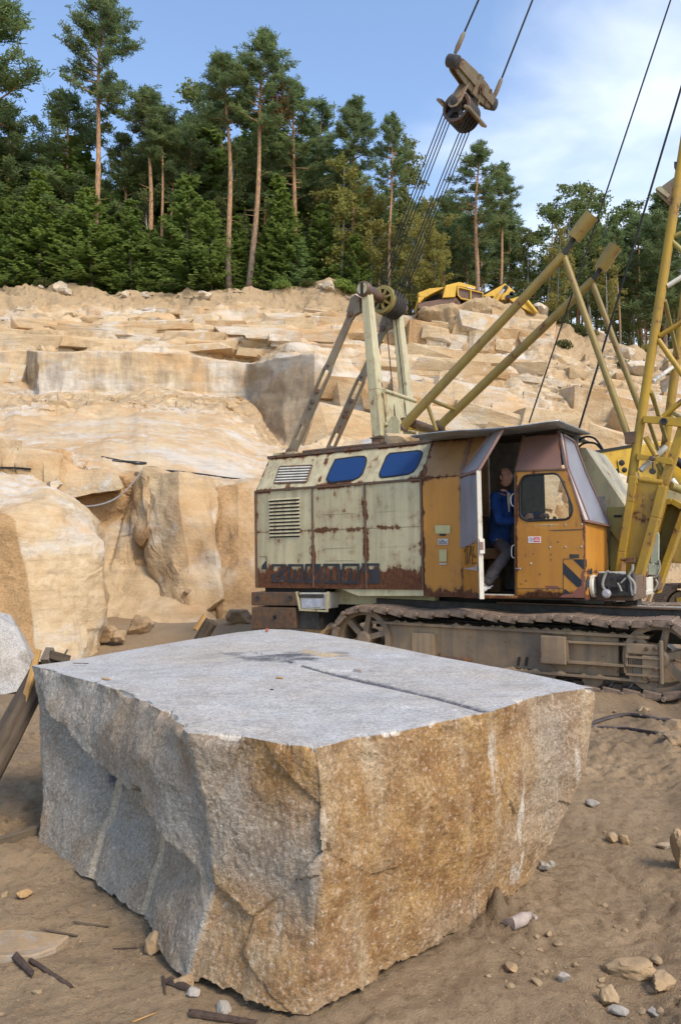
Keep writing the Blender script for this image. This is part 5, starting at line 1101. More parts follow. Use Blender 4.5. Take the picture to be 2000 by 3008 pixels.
# cab inside
mb = MB(); mb.wbox(-1.49, .0, .03, VF, -.03, -.008); part('cab_floor', mb, M_STEEL)
mb = MB(); mb.wbox(-1.30, -.34, VS + .01, 1.6, WROOF - .02, WROOF); part('cab_ceiling', mb, M_STEEL)
mb = MB()
for u0, u1, w0, w1 in ((-1.49, -.75, 0, WROOF), (-.75, .01, 0, .88), (-.75, -.30, 1.62, WROOF), (-.08, .01, .88, 1.2)): mb.wbox(u0, u1, VF, VF + .02, w0, w1)
part('cab_far_wall', mb, plain('cab_lining', (.16, .155, .14), .8))
mb = MB(); mb.wbox(-.42, -.02, .30, .92, 0, .80); part('control_desk', mb, M_STEEL, bevel=.02)
for k_, (x, y, v_) in enumerate(((1608, 1521, .50), (1628, 1524, .55), (1552, 1521, .30))):
    mb = MB(); P = mp(x, y, v_); mb.tube([P - HW * .22, P], .007, 6); mb.lathe(P, HW, [(-.012, .012), (.0, .020), (.022, .022), (.03, .012), (.031, 0)], 12); part('control_lever', mb, M_HOSE if k_ < 2 else M_RUBBER, smooth=True, bevel=0)
mb = MB(); mb.wbox(-1.46, -1.08, .34, .86, .44, .58); mb.hexa([W(-1.49, .34, .58), W(-1.42, .34, .58), W(-1.42, .86, .58), W(-1.49, .86, .58)], [W(-1.51, .34, 1.0), W(-1.46, .34, 1.0), W(-1.46, .86, 1.0), W(-1.51, .86, 1.0)]); mb.wbox(-1.35, -1.2, .5, .7, 0, .44); part('operator_seat', mb, plain('brown_seat', (.10, .06, .025), .7), bevel=.02)
for pts in ([(1516, 1450), (1505, 1452), (1500, 1460), (1500, 1476), (1504, 1485), (1514, 1489)], [(1516, 1601), (1506, 1602), (1502, 1610), (1502, 1630), (1506, 1638), (1516, 1640)]):
    mb = MB(); mb.tube(catmull([mp(x, y, .03) for x, y in pts], 4), .007, 8); part('grab_handle', mb, M_SIGNW, smooth=True, bevel=0)
mb = MB(); mb.wbox(-1.47, -.79, -.03, .04, -.02, .012); part('door_sill', mb, M_ORANGE); mb = MB(); mb.wbox(-1.30, -.80, .0, .03, .012, .03); part('sill_rail', mb, M_WHITE)
# open door: hinged at its rear edge, swung out about 48 degrees
hx = mpl(1355, 1560)[0]; best = None
for a in range(20, 75):
    DUa = HU * math.cos(R(a)) - HV * math.sin(R(a)); P = np.array([list(W(hx, -.006, .7) + DUa * .66)]); x, _ = proj(P)
    if best is None or abs(x[0] - 1411) < best[0]: best = (abs(x[0] - 1411), a)
DA = best[1]; DU = HU * math.cos(R(DA)) - HV * math.sin(R(DA)); DV = HU * math.sin(R(DA)) + HV * math.cos(R(DA)); DH = W(hx, -.006, 0)
def Dp(u, v, w): return DH + DU * u + DV * v + HW * w
def dpx(px, py, off=0.0):
    d = ray(px, py); return CAM + d * ((DH - DV * off - CAM).dot(DV) / d.dot(DV))
dq = lambda u0, u1, w0, w1, v=0.0: [Dp(u0, v, w0), Dp(u1, v, w0), Dp(u1, v, w1), Dp(u0, v, w1)]
mb = MB(); mb.panel(dq(0, .66, .0, .66), 18, 20, .03, .004, 101, .04); door = part('door', mb, M_ORANGE, smooth=True, bevel=0)
mb = MB(); mb.panel([Dp(-.03, -.012, .58), Dp(.62, -.008, .66), Dp(.62, -.008, 1.44), Dp(.02, -.008, 1.44)], 14, 18, .006, .014, 102, .03); mb.build('door_film', M_FILM, door, True)
mb = MB(); mb.panel(dq(0.01, .65, .66, 1.46), 6, 6, .012, .0, 103, .03); mb.build('door_window', M_RUST, door)
SL = VS; mb = MB(); mb.panel([Dp(.02, -.006, 1.475), Dp(.64, -.006, 1.475), Dp(.64, SL - .006, 1.975), Dp(.30, SL - .006, 1.975)], 10, 10, .01, .004, 104, .05); mb.build('upper_window', M_FILM, door, True)
mb = MB()
for a, b in ((Dp(.01, 0, 1.47), Dp(.655, 0, 1.47)), (Dp(.655, 0, 1.47), Dp(.65, SL, 1.98)), (Dp(.01, 0, 1.47), Dp(.29, SL, 1.98))): mb.bar(a, b, .016, .016, HW)
mb.build('window_frame', M_MAROON, door)
mb = MB(); mb.bar(Dp(.655, 0, .0), Dp(.655, 0, 1.47), .012, .026, DV); mb.build('door_edge', M_WHITE, door)
mb = MB(); mb.box(Dp(.672, .01, .60), DU * .016, DV * .03, HW * .085); mb.build('lock', M_WHITE, door, False, .004); mb = MB(); mb.box(Dp(.686, .0, .605), DU * .006, DV * .022, HW * .045); mb.build('latch', M_MAROON, door)
mb = MB(); mb.prism([dpx(x, y, .006) for x, y in ((1393, 1560), (1396, 1556), (1403, 1556), (1403, 1596), (1397, 1597), (1393, 1590))][::-1], -DV * .003); mb.build('handle_recess', M_DULL, door); mb = MB(); mb.box(dpx(1399, 1576, .015), DU * .03, DV * .006, HW * .006); mb.build('handle', M_TAG2, door)
mb = MB(); mb.prism([dpx(x, y, .008) for x, y in ((1364, 1669), (1398, 1665), (1398, 1676), (1364, 1671))][::-1], -DV * .006); mb.prism([dpx(x, y, .008) for x, y in ((1397, 1661), (1402, 1661), (1402, 1677), (1397, 1677))][::-1], -DV * .008); mb.build('hinge_strap', M_TAG2, door)
PXD = lambda x, y: dpx(1260 + x * .12755, 1520 + y * .12755, .007)
strk = [[(803, 800), (828, 730), (852, 675)], [(840, 690), (836, 900), (836, 1100)], [(862, 672), (892, 668)], [(882, 680), (878, 860), (872, 1085)], [(915, 668), (945, 664), (942, 760), (918, 900), (900, 1040), (940, 1046)], [(970, 650), (966, 760), (948, 858), (975, 862)], [(1018, 655), (1000, 850), (985, 1090)], [(1040, 835), (1026, 880), (1040, 910), (1026, 925)], [(1070, 880), (1066, 935)], [(1030, 1030), (1015, 1065), (1035, 1075)], [(1070, 1030), (1066, 1068)], [(965, 860), (968, 870)]]
mb = MB()
for s_ in strk: mb.tube([PXD(x, y) for x, y in s_], .0042, 5)
mb.build('scrawl', M_BLACK, door)

# corrugated sheet over the cab
A_, B_, C_ = mp(1204, 1281, -.34), mp(1641, 1237, -.34), mp(1734, 1274, 1.30); D_ = A_ + (C_ - B_) - HW * .02; nb = 168; na = 14; Vt = []
up = (B_ - A_).cross(D_ - A_).normalized(); L_ = (D_ - A_).length
for j in range(nb + 1):
    for i in range(na + 1):
        a, b = i / na, j / nb; p = (A_ * (1 - a) + B_ * a) * (1 - b) + (D_ * (1 - a) + C_ * a) * b
        Vt.append(list(p + up * (.011 * math.sin(b * L_ / .078 * 6.2832) + .012 * math.sin(a * 7 + b * 2) * (1 - b))))
o, _ = grid_mesh('tin_roof', np.array(Vt), na + 1, nb + 1, M_TIN, parent=CR); m = o.modifiers.new('thickness', 'SOLIDIFY'); m.thickness = .003
mb = MB(); mb.bar(W(-2.2, .36, WROOF + .03), W(-.3, .36, WROOF + .03), .03, .03, HW); part('roof_batten', mb, M_WOOD)
mb = MB(); mb.wbox(-1.5, -.36, .36, 1.5, WROOF + .001, WROOF + .03); part('cab_roof', mb, M_STEEL)

# gantry: two legs, two slotted back links, rope sheaves
NEAR, FAR = .80, 1.75
for v_, top_, foot_, nm in ((NEAR, (-3.235, 4.33), (-3.065, 2.20), 0), (FAR, (-3.255, 4.28), (-3.07, 2.24), 1)):
    a, b = W(top_[0], v_, top_[1]), W(foot_[0], v_, foot_[1]); mid = a * .32 + b * .68
    mb = MB(); mb.bar(a, mid, .058, .075, HV, 1.28); mb.bar(mid, b + (a - b).normalized() * .0, .074, .096, HV, 1.0); o = part('gantry_leg', mb, M_CREAM2, bevel=.008)
    mb = MB(); mb.box(b - HW * .02, HU * .10, HV * .115, HW * .012); mb.box(b - HW * .13, HU * .085, HV * .10, HW * .10); mb.lathe(b - HW * .14 - HV * .16, HV, [(0, .05), (.02, .06), (.05, .06), (.05, .045), (.30, .045)], 16); mb.build('leg_foot', M_RUST, o, False, .006)
    mb = MB(); mb.wbox(foot_[0] - .16, foot_[0] + .42, v_ - .03, v_ + .03, WROOF - .01, foot_[1] - .16); mb.prism([W(foot_[0] + .10, v_ - .03, foot_[1] - .16), W(foot_[0] + .32, v_ - .03, foot_[1] - .16), W(foot_[0] + .34, v_ - .03, foot_[1] + .20), W(foot_[0] + .29, v_ - .03, foot_[1] + .27), W(foot_[0] + .20, v_ - .03, foot_[1] + .27), W(foot_[0] + .15, v_ - .03, foot_[1] + .20)][::-1], HV * .06); part('gantry_bracket', mb, M_CREAM2)
    # back link: a flat bar, slotted so that it folds
    a, b = W(-3.47, v_ - .02, 4.10), W(-4.63, v_ - .02, 2.10); d = (b - a).normalized(); L = (b - a).length; sd = d.cross(HV).normalized(); mb = MB()
    def flat(t0, t1, h0, h1, c=0.0): 
        p0, p1 = a + d * (L * t0), a + d * (L * t1); q = [p0 - sd * h0 + sd * c, p0 + sd * h0 + sd * c, p1 + sd * h1 + sd * c, p1 - sd * h1 + sd * c]; mb.prism([x - HV * .025 for x in q], HV * .05)
    flat(-.02, .05, .085, .06); flat(.05, .36, .052, .060); flat(.36, .405, .060, .080)
    for s_ in (-1, 1): flat(.405, .545, .017, .017, s_ * .063)
    flat(.545, .80, .080, .080)
    for s_ in (-1, 1): flat(.80, .90, .018, .018, s_ * .060)
    flat(.90, 1.0, .078, .07); o = part('gantry_link', mb, M_OLD, bevel=.004)
    for t_, r_ in ((.375, .022), (.555, .040), (.63, .040), (.675, .028), (.985, .045), (.02, .05)):
        mb = MB(); c = a + d * (L * t_); mb.lathe(c - HV * .045, HV, [(0, r_ * .8), (.006, r_), (.09, r_)], 16); mb.build('pin', M_RUST, o, True)
    mb = MB(); mb.prism([W(-3.47 + x, v_ - .05, 4.20 + z_) for x, z_ in ((-.10, -.10), (.02, -.17), (.13, -.14), (.13, .08), (.06, .13), (-.02, .10))], HV * .08); part('link_head', mb, M_OLD)
    mb = MB(); mb.wbox(-4.75, -4.50, v_ - .06, v_ + .06, WROOF, 2.07); mb.lathe(W(-4.63, v_ - .09, 2.10), HV, [(0, .07), (.18, .07)], 16); part('link_anchor', mb, M_RUST, bevel=.008)
ax0 = W(-3.245, NEAR - .12, 4.37); mb = MB(); mb.lathe(ax0, HV, [(0, .10), (.015, .115), (.10, .115), (.10, .085), (.30, .10), (.30, .075), (1.10, .075), (1.10, .10), (1.22, .10)], 24); sh = part('sheave_shaft', mb, M_RUST, smooth=True, bevel=0)
mb = MB(); mb.box(ax0 - HV * .008, HU * .022, HV * .006, HW * .085); mb.build('keeper_plate', M_BLACK, sh)
mb = MB(); mb.lathe(ax0 - HV * .004, HV, [(0, .085), (.004, .085)], 20); mb.build('shaft_cap', M_CREAM2, sh)
nsv = 5; v0 = 1.24
for i in range(nsv):
    c = W(-3.245, v0 + i * .085, 4.36); mb = MB(); mb.lathe(c, HV, [(0, .155), (0, .205), (.012, .212), (.030, .165), (.048, .165), (.068, .212), (.080, .205), (.080, .155), (.0, .155)], 36); o = part('rope_sheave', mb, M_STEEL if i else M_OLIVE, smooth=True, bevel=0)
    if i == 0:
        mb = MB()
        for k_ in range(8): a = k_ * math.pi / 4 + .2; e = HU * math.cos(a) + HW * math.sin(a); mb.bar(c + e * .06, c + e * .16, .016, .02, HV)
        mb.lathe(c - HV * .02, HV, [(0, .07), (.08, .085)], 20); mb.build('spoke', M_OLIVE, o)
for a_, b_, r_ in ((W(-2.98, NEAR, 2.86), W(-2.98, FAR, 2.86), .032), (W(-3.0, NEAR, 2.38), W(-3.0, FAR, 2.38), .03)): mb = MB(); mb.tube([a_, b_], r_, 10); part('gantry_tie', mb, M_CREAM2, smooth=True, bevel=0)
mb = MB(); mb.prism([W(-2.99, NEAR + .05, 2.84), W(-2.99, FAR - .05, 2.84), W(-2.99, FAR - .05, 2.4), W(-2.99, NEAR + .05, 2.4)], HU * .015); part('gantry_plate', mb, M_CREAM2)
mb = MB(); mb.tube([W(-2.72, NEAR + .05, 2.40), W(-2.72, NEAR + .42, 2.40)], .055, 12); mb.tube([W(-2.66, NEAR + .25, 2.40), W(-2.55, FAR + .35, 2.32)], .055, 12); part('winch_drum', mb, M_RUST, smooth=True, bevel=0)
# backstop frame: two telescopic tubes and their struts
TN = [((1180, 1256), (1656, 749), (1684, 700), (1737, 632)), ((1290, 1252), (1742, 822), (1762, 790), (1806, 722))]
for (p0, p1, p2, p3), v_ in zip(TN, (.88, 1.70)):
    mb = MB(); mb.tube([mp(*p0, v_), mp(*p1, v_)], [.066, .058], 14); o = part('backstop_tube', mb, M_TUBE, smooth=True, bevel=0)
    mb = MB(); mb.tube([mp(*p1, v_), mp(*p2, v_)], .034, 10); mb.build('plunger_rod', M_STEEL, o, True); mb = MB(); mb.tube([mp(*p2, v_), mp(*p3, v_)], [.092, .095], 16); mb.build('plunger_head', M_TUBE, o, True)
    mb = MB(); d = (mp(*p1, v_) - mp(*p0, v_)).normalized(); mb.lathe(mp(*p0, v_), d, [(-.02, .06), (0, .095), (.03, .095), (.05, .078)], 14); mb.build('collar', M_RUST, o, True)
for a_, b_, r_, m_ in ((mp(1261, 1173, .88), mp(1338, 1205, 1.70), .028, M_TUBE), (mp(1252, 1180, .88), mp(1281, 1264, 1.0), .028, M_TUBE), (mp(1656, 755, .88), mp(1846, 1288, .9), .042, M_TUBE), (mp(1738, 830, 1.70), mp(1893, 1240, 1.70), .038, M_TUBE), (mp(1188, 1256, .9), mp(1262, 1268, 1.7), .022, M_YEL)):
    mb = MB(); mb.tube([a_, b_], r_, 10); part('backstop_strut', mb, m_, smooth=True, bevel=0)
mb = MB(); mb.box(mp(1852, 1287, .9), HU * .06, HV * .06, HW * .07); part('strut_lug', mb, M_RUST)

# ropes and the bridle between gantry and boom
BE0, BE1 = mp(1331, 180, .62), mp(1440, 305, 1.78); BC = (BE0 + BE1) / 2; bd = (BE1 - BE0).normalized()
rd = (BC - W(-3.245, 1.3, 4.36)).normalized(); bu = (rd - bd * rd.dot(bd)).normalized(); bn = bd.cross(bu).normalized()
if bn.dot(CAM - BC) < 0: bn = -bn
mb = MB(); hl = (BE1 - BE0).length / 2
for s_ in (-.055, .055):
    pts = [(-hl - .03, -.055), (-hl + .10, -.10), (-.12, -.13), (.22, -.13), (hl - .10, -.10), (hl + .03, -.055), (hl + .03, .055), (hl - .1, .10), (.22, .13), (-.12, .13), (-hl + .1, .10), (-hl - .03, .055)]
    q = [BC + bd * x + bu * y + bn * (s_ - .012) for x, y in pts]; mb.prism(q, bn * .024)
mb.bar(BC - bd * (hl - .05), BC + bd * (hl - .05), .04, .09, bn); br = part('bridle_beam', mb, M_OLD, bevel=.008)
for e in (BE0, BE1): mb = MB(); mb.lathe(e - bn * .085, bn, [(0, .07), (.01, .085), (.16, .085), (.17, .07)], 20); mb.build('pin', M_STEEL, br, True)
mb = MB(); mb.lathe(BC + bd * .10 + bn * .06, bn, [(0, .085), (.02, .085), (.03, .06), (.05, .06), (.05, .03), (.07, .03)], 20); mb.build('pivot', M_RUST, br, True)
bs = mp(1358, 325, 1.20); sax = HV
for s_ in (-.27, .27):
    e = bs + sax * s_; a0 = BC + bd * (s_ * .55) + bu * .02; d = (e - a0).normalized(); sd2 = d.cross(sax).normalized(); mb = MB()
    pts = [(a0 - sd2 * .055), (a0 + sd2 * .055), (e + sd2 * .095 - d * .03), (e + sd2 * .07 + d * .07), (e + d * .10), (e - sd2 * .07 + d * .07), (e - sd2 * .095 - d * .03)]
    mb.prism([q - sax * .014 for q in pts], sax * .028); part('bridle_hanger', mb, M_OLD, bevel=.006)
    mb = MB(); mb.lathe(e - sax * (.05 if s_ < 0 else -.014), sax, [(0, .03), (.008, .055), (.03, .06), (.036, .06)], 18); part('bridle_pin', mb, M_STEEL, smooth=True, bevel=0)
for s_ in (-1, 1):
    c = bs - bu * .03 + bn.cross(sax).normalized() * 0; w_ = (sax.cross(bu)).normalized() * (.235 * s_); mb = MB(); mb.bar(c + w_ - sax * .30, c + w_ + sax * .32, .045, .018, bu); part('rope_guard', mb, M_OLD, bevel=.006)
mb = MB(); mb.bar(BC + bd * .02 + bn * .075 - bu * .14, BC + bd * .02 + bn * .075 + bu * .13, .05, .02, bn); mb.build('cleat', M_OLD, br)
mb = MB(); mb.bar(BC + bd * .36 + bn * .07 - bu * .10, BC + bd * .36 + bn * .07 + bu * .11, .014, .014, bn); mb.build('cleat', M_RUST, br)
for i in range(5):
    c = bs + sax * (-.19 + i * .078) - bu * .03; mb = MB()
    if i == 0: mb.lathe(c, sax, [(0, .165), (0, .205), (.012, .21), (.030, .165), (.045, .165), (.063, .21), (.075, .205), (.075, .165), (0, .165)], 32)
    else: mb.lathe(c, sax, [(0, .15), (0, .205), (.012, .21), (.030, .165), (.045, .165), (.063, .21), (.075, .205), (.075, .15), (0, .15)], 32)
    o = part('rope_sheave', mb, M_STEEL if i else M_RUST, smooth=True, bevel=0)
    if i == 0:
        mb = MB()
        for k_ in range(4): a = k_ * math.pi / 2 + .5; e = bu * math.cos(a) + sax.cross(bu).normalized() * math.sin(a); mb.bar(c + e * .02 + sax * .03, c + e * .18 + sax * .03, .03, .02, sax)
        mb.lathe(c, sax, [(0, .075), (.06, .075)], 18); mb.build('spoke', M_STEEL, o)
def wire(a, b, r_, sag=0.0, name='wire_rope'):
    mb = MB(); mb.tube([a * (1 - t) + b * t - Vector((0, 0, sag * 4 * t * (1 - t))) for t in (0, .25, .5, .75, 1)], r_, 6); part(name, mb, M_BLACK, smooth=True, bevel=0)
for i in range(4):
    for s_ in (-1, 1):
        lo = W(-3.245, v0 + .04 + i * .085, 4.36) + bn.cross(HV) * 0 + HU * (.17 * s_) + HW * (.07 * -s_ + .05); hi = bs + sax * (-.15 + i * .078) - bu * .05 + HU * (.17 * s_) - HW * (.08 * s_)
        wire(lo, hi, .0085)
for x0, y0, x1, y1, v_ in ((1338, 152, 1418, -30, .62), (1452, 283, 1575, -30, 1.78)):
    a, b = mp(x0, y0, v_), mp(x1, y1, v_); d = (b - a).normalized(); mb = MB(); mb.tube([a - d * .02, a + d * .06, a + d * .22, a + d * .26], [.022, .034, .03, .016], 10); part('rope_socket', mb, M_OLD, smooth=True, bevel=0); wire(a + d * .2, b + (b - a) * 1.2, .014)
wire(mp(1553, 1242, .95), mp(1975, -20, .95), .010); wire(mp(1700, 1258, 1.45), mp(2012, 215, 1.45), .014)
wire(W(-3.22, 1.30, 4.18), mp(1160, 1222, 1.05), .008); wire(W(-3.22, 1.62, 4.18), mp(1192, 1222, 1.35), .008)
wire(mp(1108, 990, 1.25), mp(1118, 1040, 1.2), .006)

# lattice boom: chords, braces, foot
YB = M_YEL
def upto(a, b, w_=7.2):
    wa, wb = loc(a)[2], loc(b)[2]; return a + (b - a) * ((w_ - wa) / (wb - wa))
def tubep(p0, p1, va, vb, r_, m_, name, parent=CR): mb = MB(); mb.tube([mp(*p0, va), mp(*p1, vb)], r_, 10); return part(name, mb, m_, parent, True, 0)
a = mp(1852, 1420, .9); b = mp(1990, 540, .9); mb = MB(); CA = (a, upto(a, b)); mb.tube([a, b, CA[1]], [.056, .056, .052], 14); part('boom_chord', mb, YB, smooth=True, bevel=0)
a = mp(1954, 1300, 1.7); b = mp(1997, 972, 1.7); mb = MB(); CB_ = (a - (b - a) * .5, upto(a, b)); mb.tube([CB_[0], b, CB_[1]], .056, 12); part('boom_chord', mb, YB, smooth=True, bevel=0)
a = mp(1947, 1429, .9); b = mp(2000, 1270, .9); mb = MB(); dC = b - a; CC = (a, W(loc(CA[1])[0] + .62, .9, 7.2)); kn = a + dC * 2.2; mb.bar(a, kn, .05, .05, HV); mb.bar(kn, CC[1], .05, .05, HV); part('boom_chord', mb, YB)
a = mp(2010, 1430, 1.7); mb = MB(); kn2 = a + dC * 2.2; CD = (a, W(loc(CA[1])[0] + .62, 1.7, 7.2)); mb.bar(a, kn2, .05, .05, HV); mb.bar(kn2, CD[1], .05, .05, HV); part('boom_chord', mb, YB)
for k_ in range(6):
    w0, w1 = 4.6 + k_ * .45, 5.05 + k_ * .45; P_ = lambda c, w_: c[0] + (c[1] - c[0]) * ((w_ - loc(c[0])[2]) / (loc(c[1])[2] - loc(c[0])[2])); K1, K2 = ((CA, (kn, CC[1])), (CB_, (kn2, CD[1])))[k_ % 2] if k_ % 3 else (CA, CB_)
    mb = MB(); mb.tube([P_(K1, w0), P_(K2, w1)], .028, 8); part('boom_brace', mb, M_OLIVE, smooth=True, bevel=0)
T16 = lambda x, y: (1680 + x * .3604, 450 + y * .3604)
for p0, p1, va, vb, r_, m_ in (((820, 682), (905, 645), .9, .9, .028, M_OLIVE), ((815, 722), (915, 815), .9, .9, .028, M_OLIVE), ((770, 1085), (915, 995), .9, .95, .03, M_WHITE), ((752, 1200), (862, 1690), .9, 1.7, .026, M_OLIVE), ((705, 1492), (915, 1365), .9, .9, .03, M_YEL), ((700, 1522), (915, 1830), .9, .9, .032, M_YEL), ((655, 1862), (838, 1728), .9, 1.7, .026, M_WHITE), ((640, 1942), (770, 2359), .9, 1.7, .026, M_OLIVE), ((735, 2150), (905, 2010), .9, .9, .032, M_YEL), ((620, 2180), (700, 2420), .9, 1.5, .024, M_OLIVE), ((800, 2100), (888, 2160), 1.7, 1.2, .028, M_OLIVE)):
    tubep(T16(*p0), T16(*p1), va, vb, r_, m_, 'boom_brace')
mb = MB(); mb.pprism([(1888, 1221), (2020, 1228), (2020, 1256), (1887, 1240)][::-1], .80, .86); o = part('cross_plate', mb, YB)
mb = MB(); mb.lathe(mp(1948, 1238, .80), -HV, [(0, .045), (.02, .04), (.02, .028), (.002, .026), (.002, 0)], 18); mb.build('pin_hole', M_STEEL, o, True)
T4 = lambda x, y: (1700 + x * .19133, 1250 + y * .19133)
mb = MB(); mb.pprism([T4(*p) for p in ((880, 415), (1000, 450), (1180, 475), (1390, 495), (1440, 540), (1430, 605), (1330, 590), (1180, 545), (1060, 530), (880, 530))][::-1], .82, .86); o = part('star_plate', mb, YB)
mb = MB(); mb.lathe(mp(*T4(1125, 505), .82), -HV, [(0, .035), (.02, .035), (.03, .02), (.03, 0)], 8); mb.build('bolt', M_RUST, o)
for p0, p1, va, vb, r_, m_ in (((940, 690), (1330, 330), .88, 1.1, .034, M_WHITE), ((1020, 180), (1180, 470), .88, .86, .034, M_YEL), ((930, 830), (1280, 880), .84, .84, .038, M_YEL), ((1210, 580), (1310, 800), .9, .95, .034, M_OLIVE), ((1395, 920), (1620, 1000), .95, 1.2, .05, M_OLIVE)): tubep(T4(*p0), T4(*p1), va, vb, r_, m_, 'boom_brace')
mb = MB(); mb.tube([mp(*T4(1128, 560), .84), mp(*T4(1128, 670), .84)], .008, 6); mb.lathe(mp(*T4(1130, 705), .85), -HV, [(0, .035), (.05, .035)], 16); part('angle_pendulum', mb, M_STEEL, smooth=True, bevel=0)
mb = MB(); mb.prism([mp(x, y, .82) for x, y in ((1815, 1705), (1826, 1620), (1852, 1470), (1862, 1408), (1900, 1412), (1946, 1424), (1925, 1515), (1872, 1706), (1842, 1712))][::-1], HV * .10); part('boom_foot', mb, YB, bevel=.006)
for pts, hw in (([(1818, 1712), (1830, 1620), (1853, 1475), (1862, 1400)], .045), ([(1872, 1708), (1925, 1520), (1948, 1428)], .048)):
    mb = MB()
    for p, q in zip(pts, pts[1:]): mb.bar(mp(*p, .82), mp(*q, .82), hw, .085, HV)
    part('foot_flange', mb, YB, bevel=.008)
mb = MB(); mb.pprism([(1838, 1415), (1866, 1385), (1872, 1420), (1852, 1428)][::-1], .78, .95); part('foot_gusset', mb, YB)
mb = MB(); mb.tube([mp(1821, 1643, .70), mp(1846, 1645, .70)], .016, 8); mb.box(mp(1852, 1645, .72), HU * .05, HV * .04, HW * .03); part('foot_pin', mb, M_RUST, smooth=False)
mb = MB(); mb.bar(mp(1832, 1650, .70), mp(1824, 1715, .66), .026, .008, HV); part('foot_strap', mb, M_DULL)
mb = MB(); mb.pprism([(1922, 556), (1940, 548), (1984, 516), (1996, 520), (1996, 545), (1984, 575), (1966, 594), (1955, 590)][::-1], .86, .98); o = part('boom_bracket', mb, M_OLD, bevel=.006)
mb = MB(); mb.pprism([(1924, 552), (1938, 546), (1966, 572), (1960, 580)][::-1], .82, .86); mb.build('bracket_plate', M_CREAM2, o)
mb = MB(); mb.pprism([(1978, 474), (2012, 474), (2012, 522), (1988, 512), (1978, 492)][::-1], .86, 1.0); part('boom_lamp', mb, M_STEEL, bevel=.006)
# far leg of the boom foot
mb = MB(); mb.pprism([(1958, 1432), (2040, 1450), (2040, 1500), (1996, 1488), (1975, 1473), (1956, 1476)][::-1], 1.66, 1.90); part('boom_foot', mb, M_CREAM2)
mb = MB(); mb.pprism([(1956, 1476), (1975, 1473), (2000, 1492), (2000, 1530), (1936, 1716), (1918, 1742), (1922, 1600), (1930, 1555)][::-1], 1.84, 1.88); part('foot_web', mb, M_OLIVE)
for pts in ([(1955, 1474), (1930, 1556), (1920, 1640)], [(2012, 1500), (1990, 1560), (1958, 1650), (1928, 1740)], [(1957, 1476), (1976, 1473), (2012, 1494)]):
    mb = MB()
    for p, q in zip(pts, pts[1:]): mb.bar(mp(*p, 1.70), mp(*q, 1.70), .035, .12, HV)
    part('foot_flange', mb, YB, bevel=.006)
mb = MB(); mb.pprism([(1912, 1600), (1927, 1560), (1934, 1570), (1933, 1656), (1909, 1653)][::-1], 1.3, 1.34); mb.pprism([(1903, 1655), (1932, 1659), (1930, 1690), (1902, 1688)][::-1], 1.3, 1.34); part('splash_board', mb, paint('flaking_green_white', (.52, .52, .42), .25, base2=(.20, .30, .23), dirt=(.3, .3, .22)))
mb = MB(); mb.pprism([(1868, 1700), (1898, 1696), (1898, 1740), (1868, 1736)][::-1], .95, 1.3); mb.pprism([(1868, 1730), (1898, 1735), (1896, 1750), (1865, 1745)][::-1], .9, 1.3); part('foot_bearing', mb, M_WHITE, bevel=.01)
mb = MB(); mb.pprism([(1900, 1690), (1935, 1690), (1930, 1735), (1900, 1738)][::-1], 1.4, 1.7); part('foot_bearing', mb, M_RUST, bevel=.01)
# second housing on the far side of the cab, olive box
mb = MB(); mb.prism([W(-.30, 1.30, 1.86), W(-.55, 1.30, 1.86), W(-.55, 1.30, 0), W(.34, 1.30, 0), W(.34, 1.30, .80)], HV * 1.0); part('far_housing', mb, M_CREAM, bevel=.008)
mb = MB(); mb.pprism([(1781, 1489), (1840, 1489), (1836, 1570), (1822, 1600), (1800, 1570), (1781, 1545)][::-1], 1.02, 1.25); o = part('olive_box', mb, M_OLIVE); mb = MB(); mb.bar(mp(1802, 1516, 1.01), mp(1825, 1516, 1.01), .012, .008, HV); mb.build('handle', M_BLACK, o)
mb = MB(); mb.pprism([(1790, 1560), (1830, 1600), (1815, 1690), (1790, 1690)][::-1], 1.1, 1.25); part('lower_housing', mb, M_OLIVE)
for pts in ([(1682, 1312), (1712, 1285), (1742, 1286), (1760, 1305), (1770, 1322)], [(1690, 1320), (1715, 1302), (1745, 1302), (1762, 1316), (1768, 1322)]):
    mb = MB(); mb.tube(catmull([mp(x, y, 1.25) for x, y in pts], 5), .014, 8); part('hydraulic_hose', mb, M_RUBBER, smooth=True, bevel=0)
# machinery below the boom foot
mb = MB(); mb.wbox(.03, .46, .28, .95, -.04, .24); part('front_frame', mb, M_RUST, bevel=.01)
T5 = lambda x, y: (1700 + x * .19133, 1550 + y * .19133)
g = random.Random(3); mb = MB()
for x, y, hx_, hz_ in ((435, 800, .10, .08), (600, 900, .09, .11), (690, 850, .06, .10), (720, 780, .10, .05), (540, 960, .07, .05), (420, 1000, .05, .05), (780, 940, .05, .08), (640, 780, .05, .05)): mb.box(mp(*T5(x, y), .22) , (HU * math.cos(g.uniform(-.4, .4)) + HW * g.uniform(-.3, .3)) * hx_, HV * .05, HW * hz_)
part('valve_block', mb, M_STEEL, bevel=.01)
mb = MB(); mb.bar(mp(*T5(300, 715), .2), mp(*T5(710, 715), .2), .03, .012, HV); part('frame_edge', mb, M_WHITE)
mb = MB(); mb.lathe(mp(*T5(425, 1010), .16), -HV, [(0, .05), (.03, .05), (.04, .03), (.07, .03)], 14); part('pipe_flange', mb, M_TAG2, smooth=True, bevel=0)
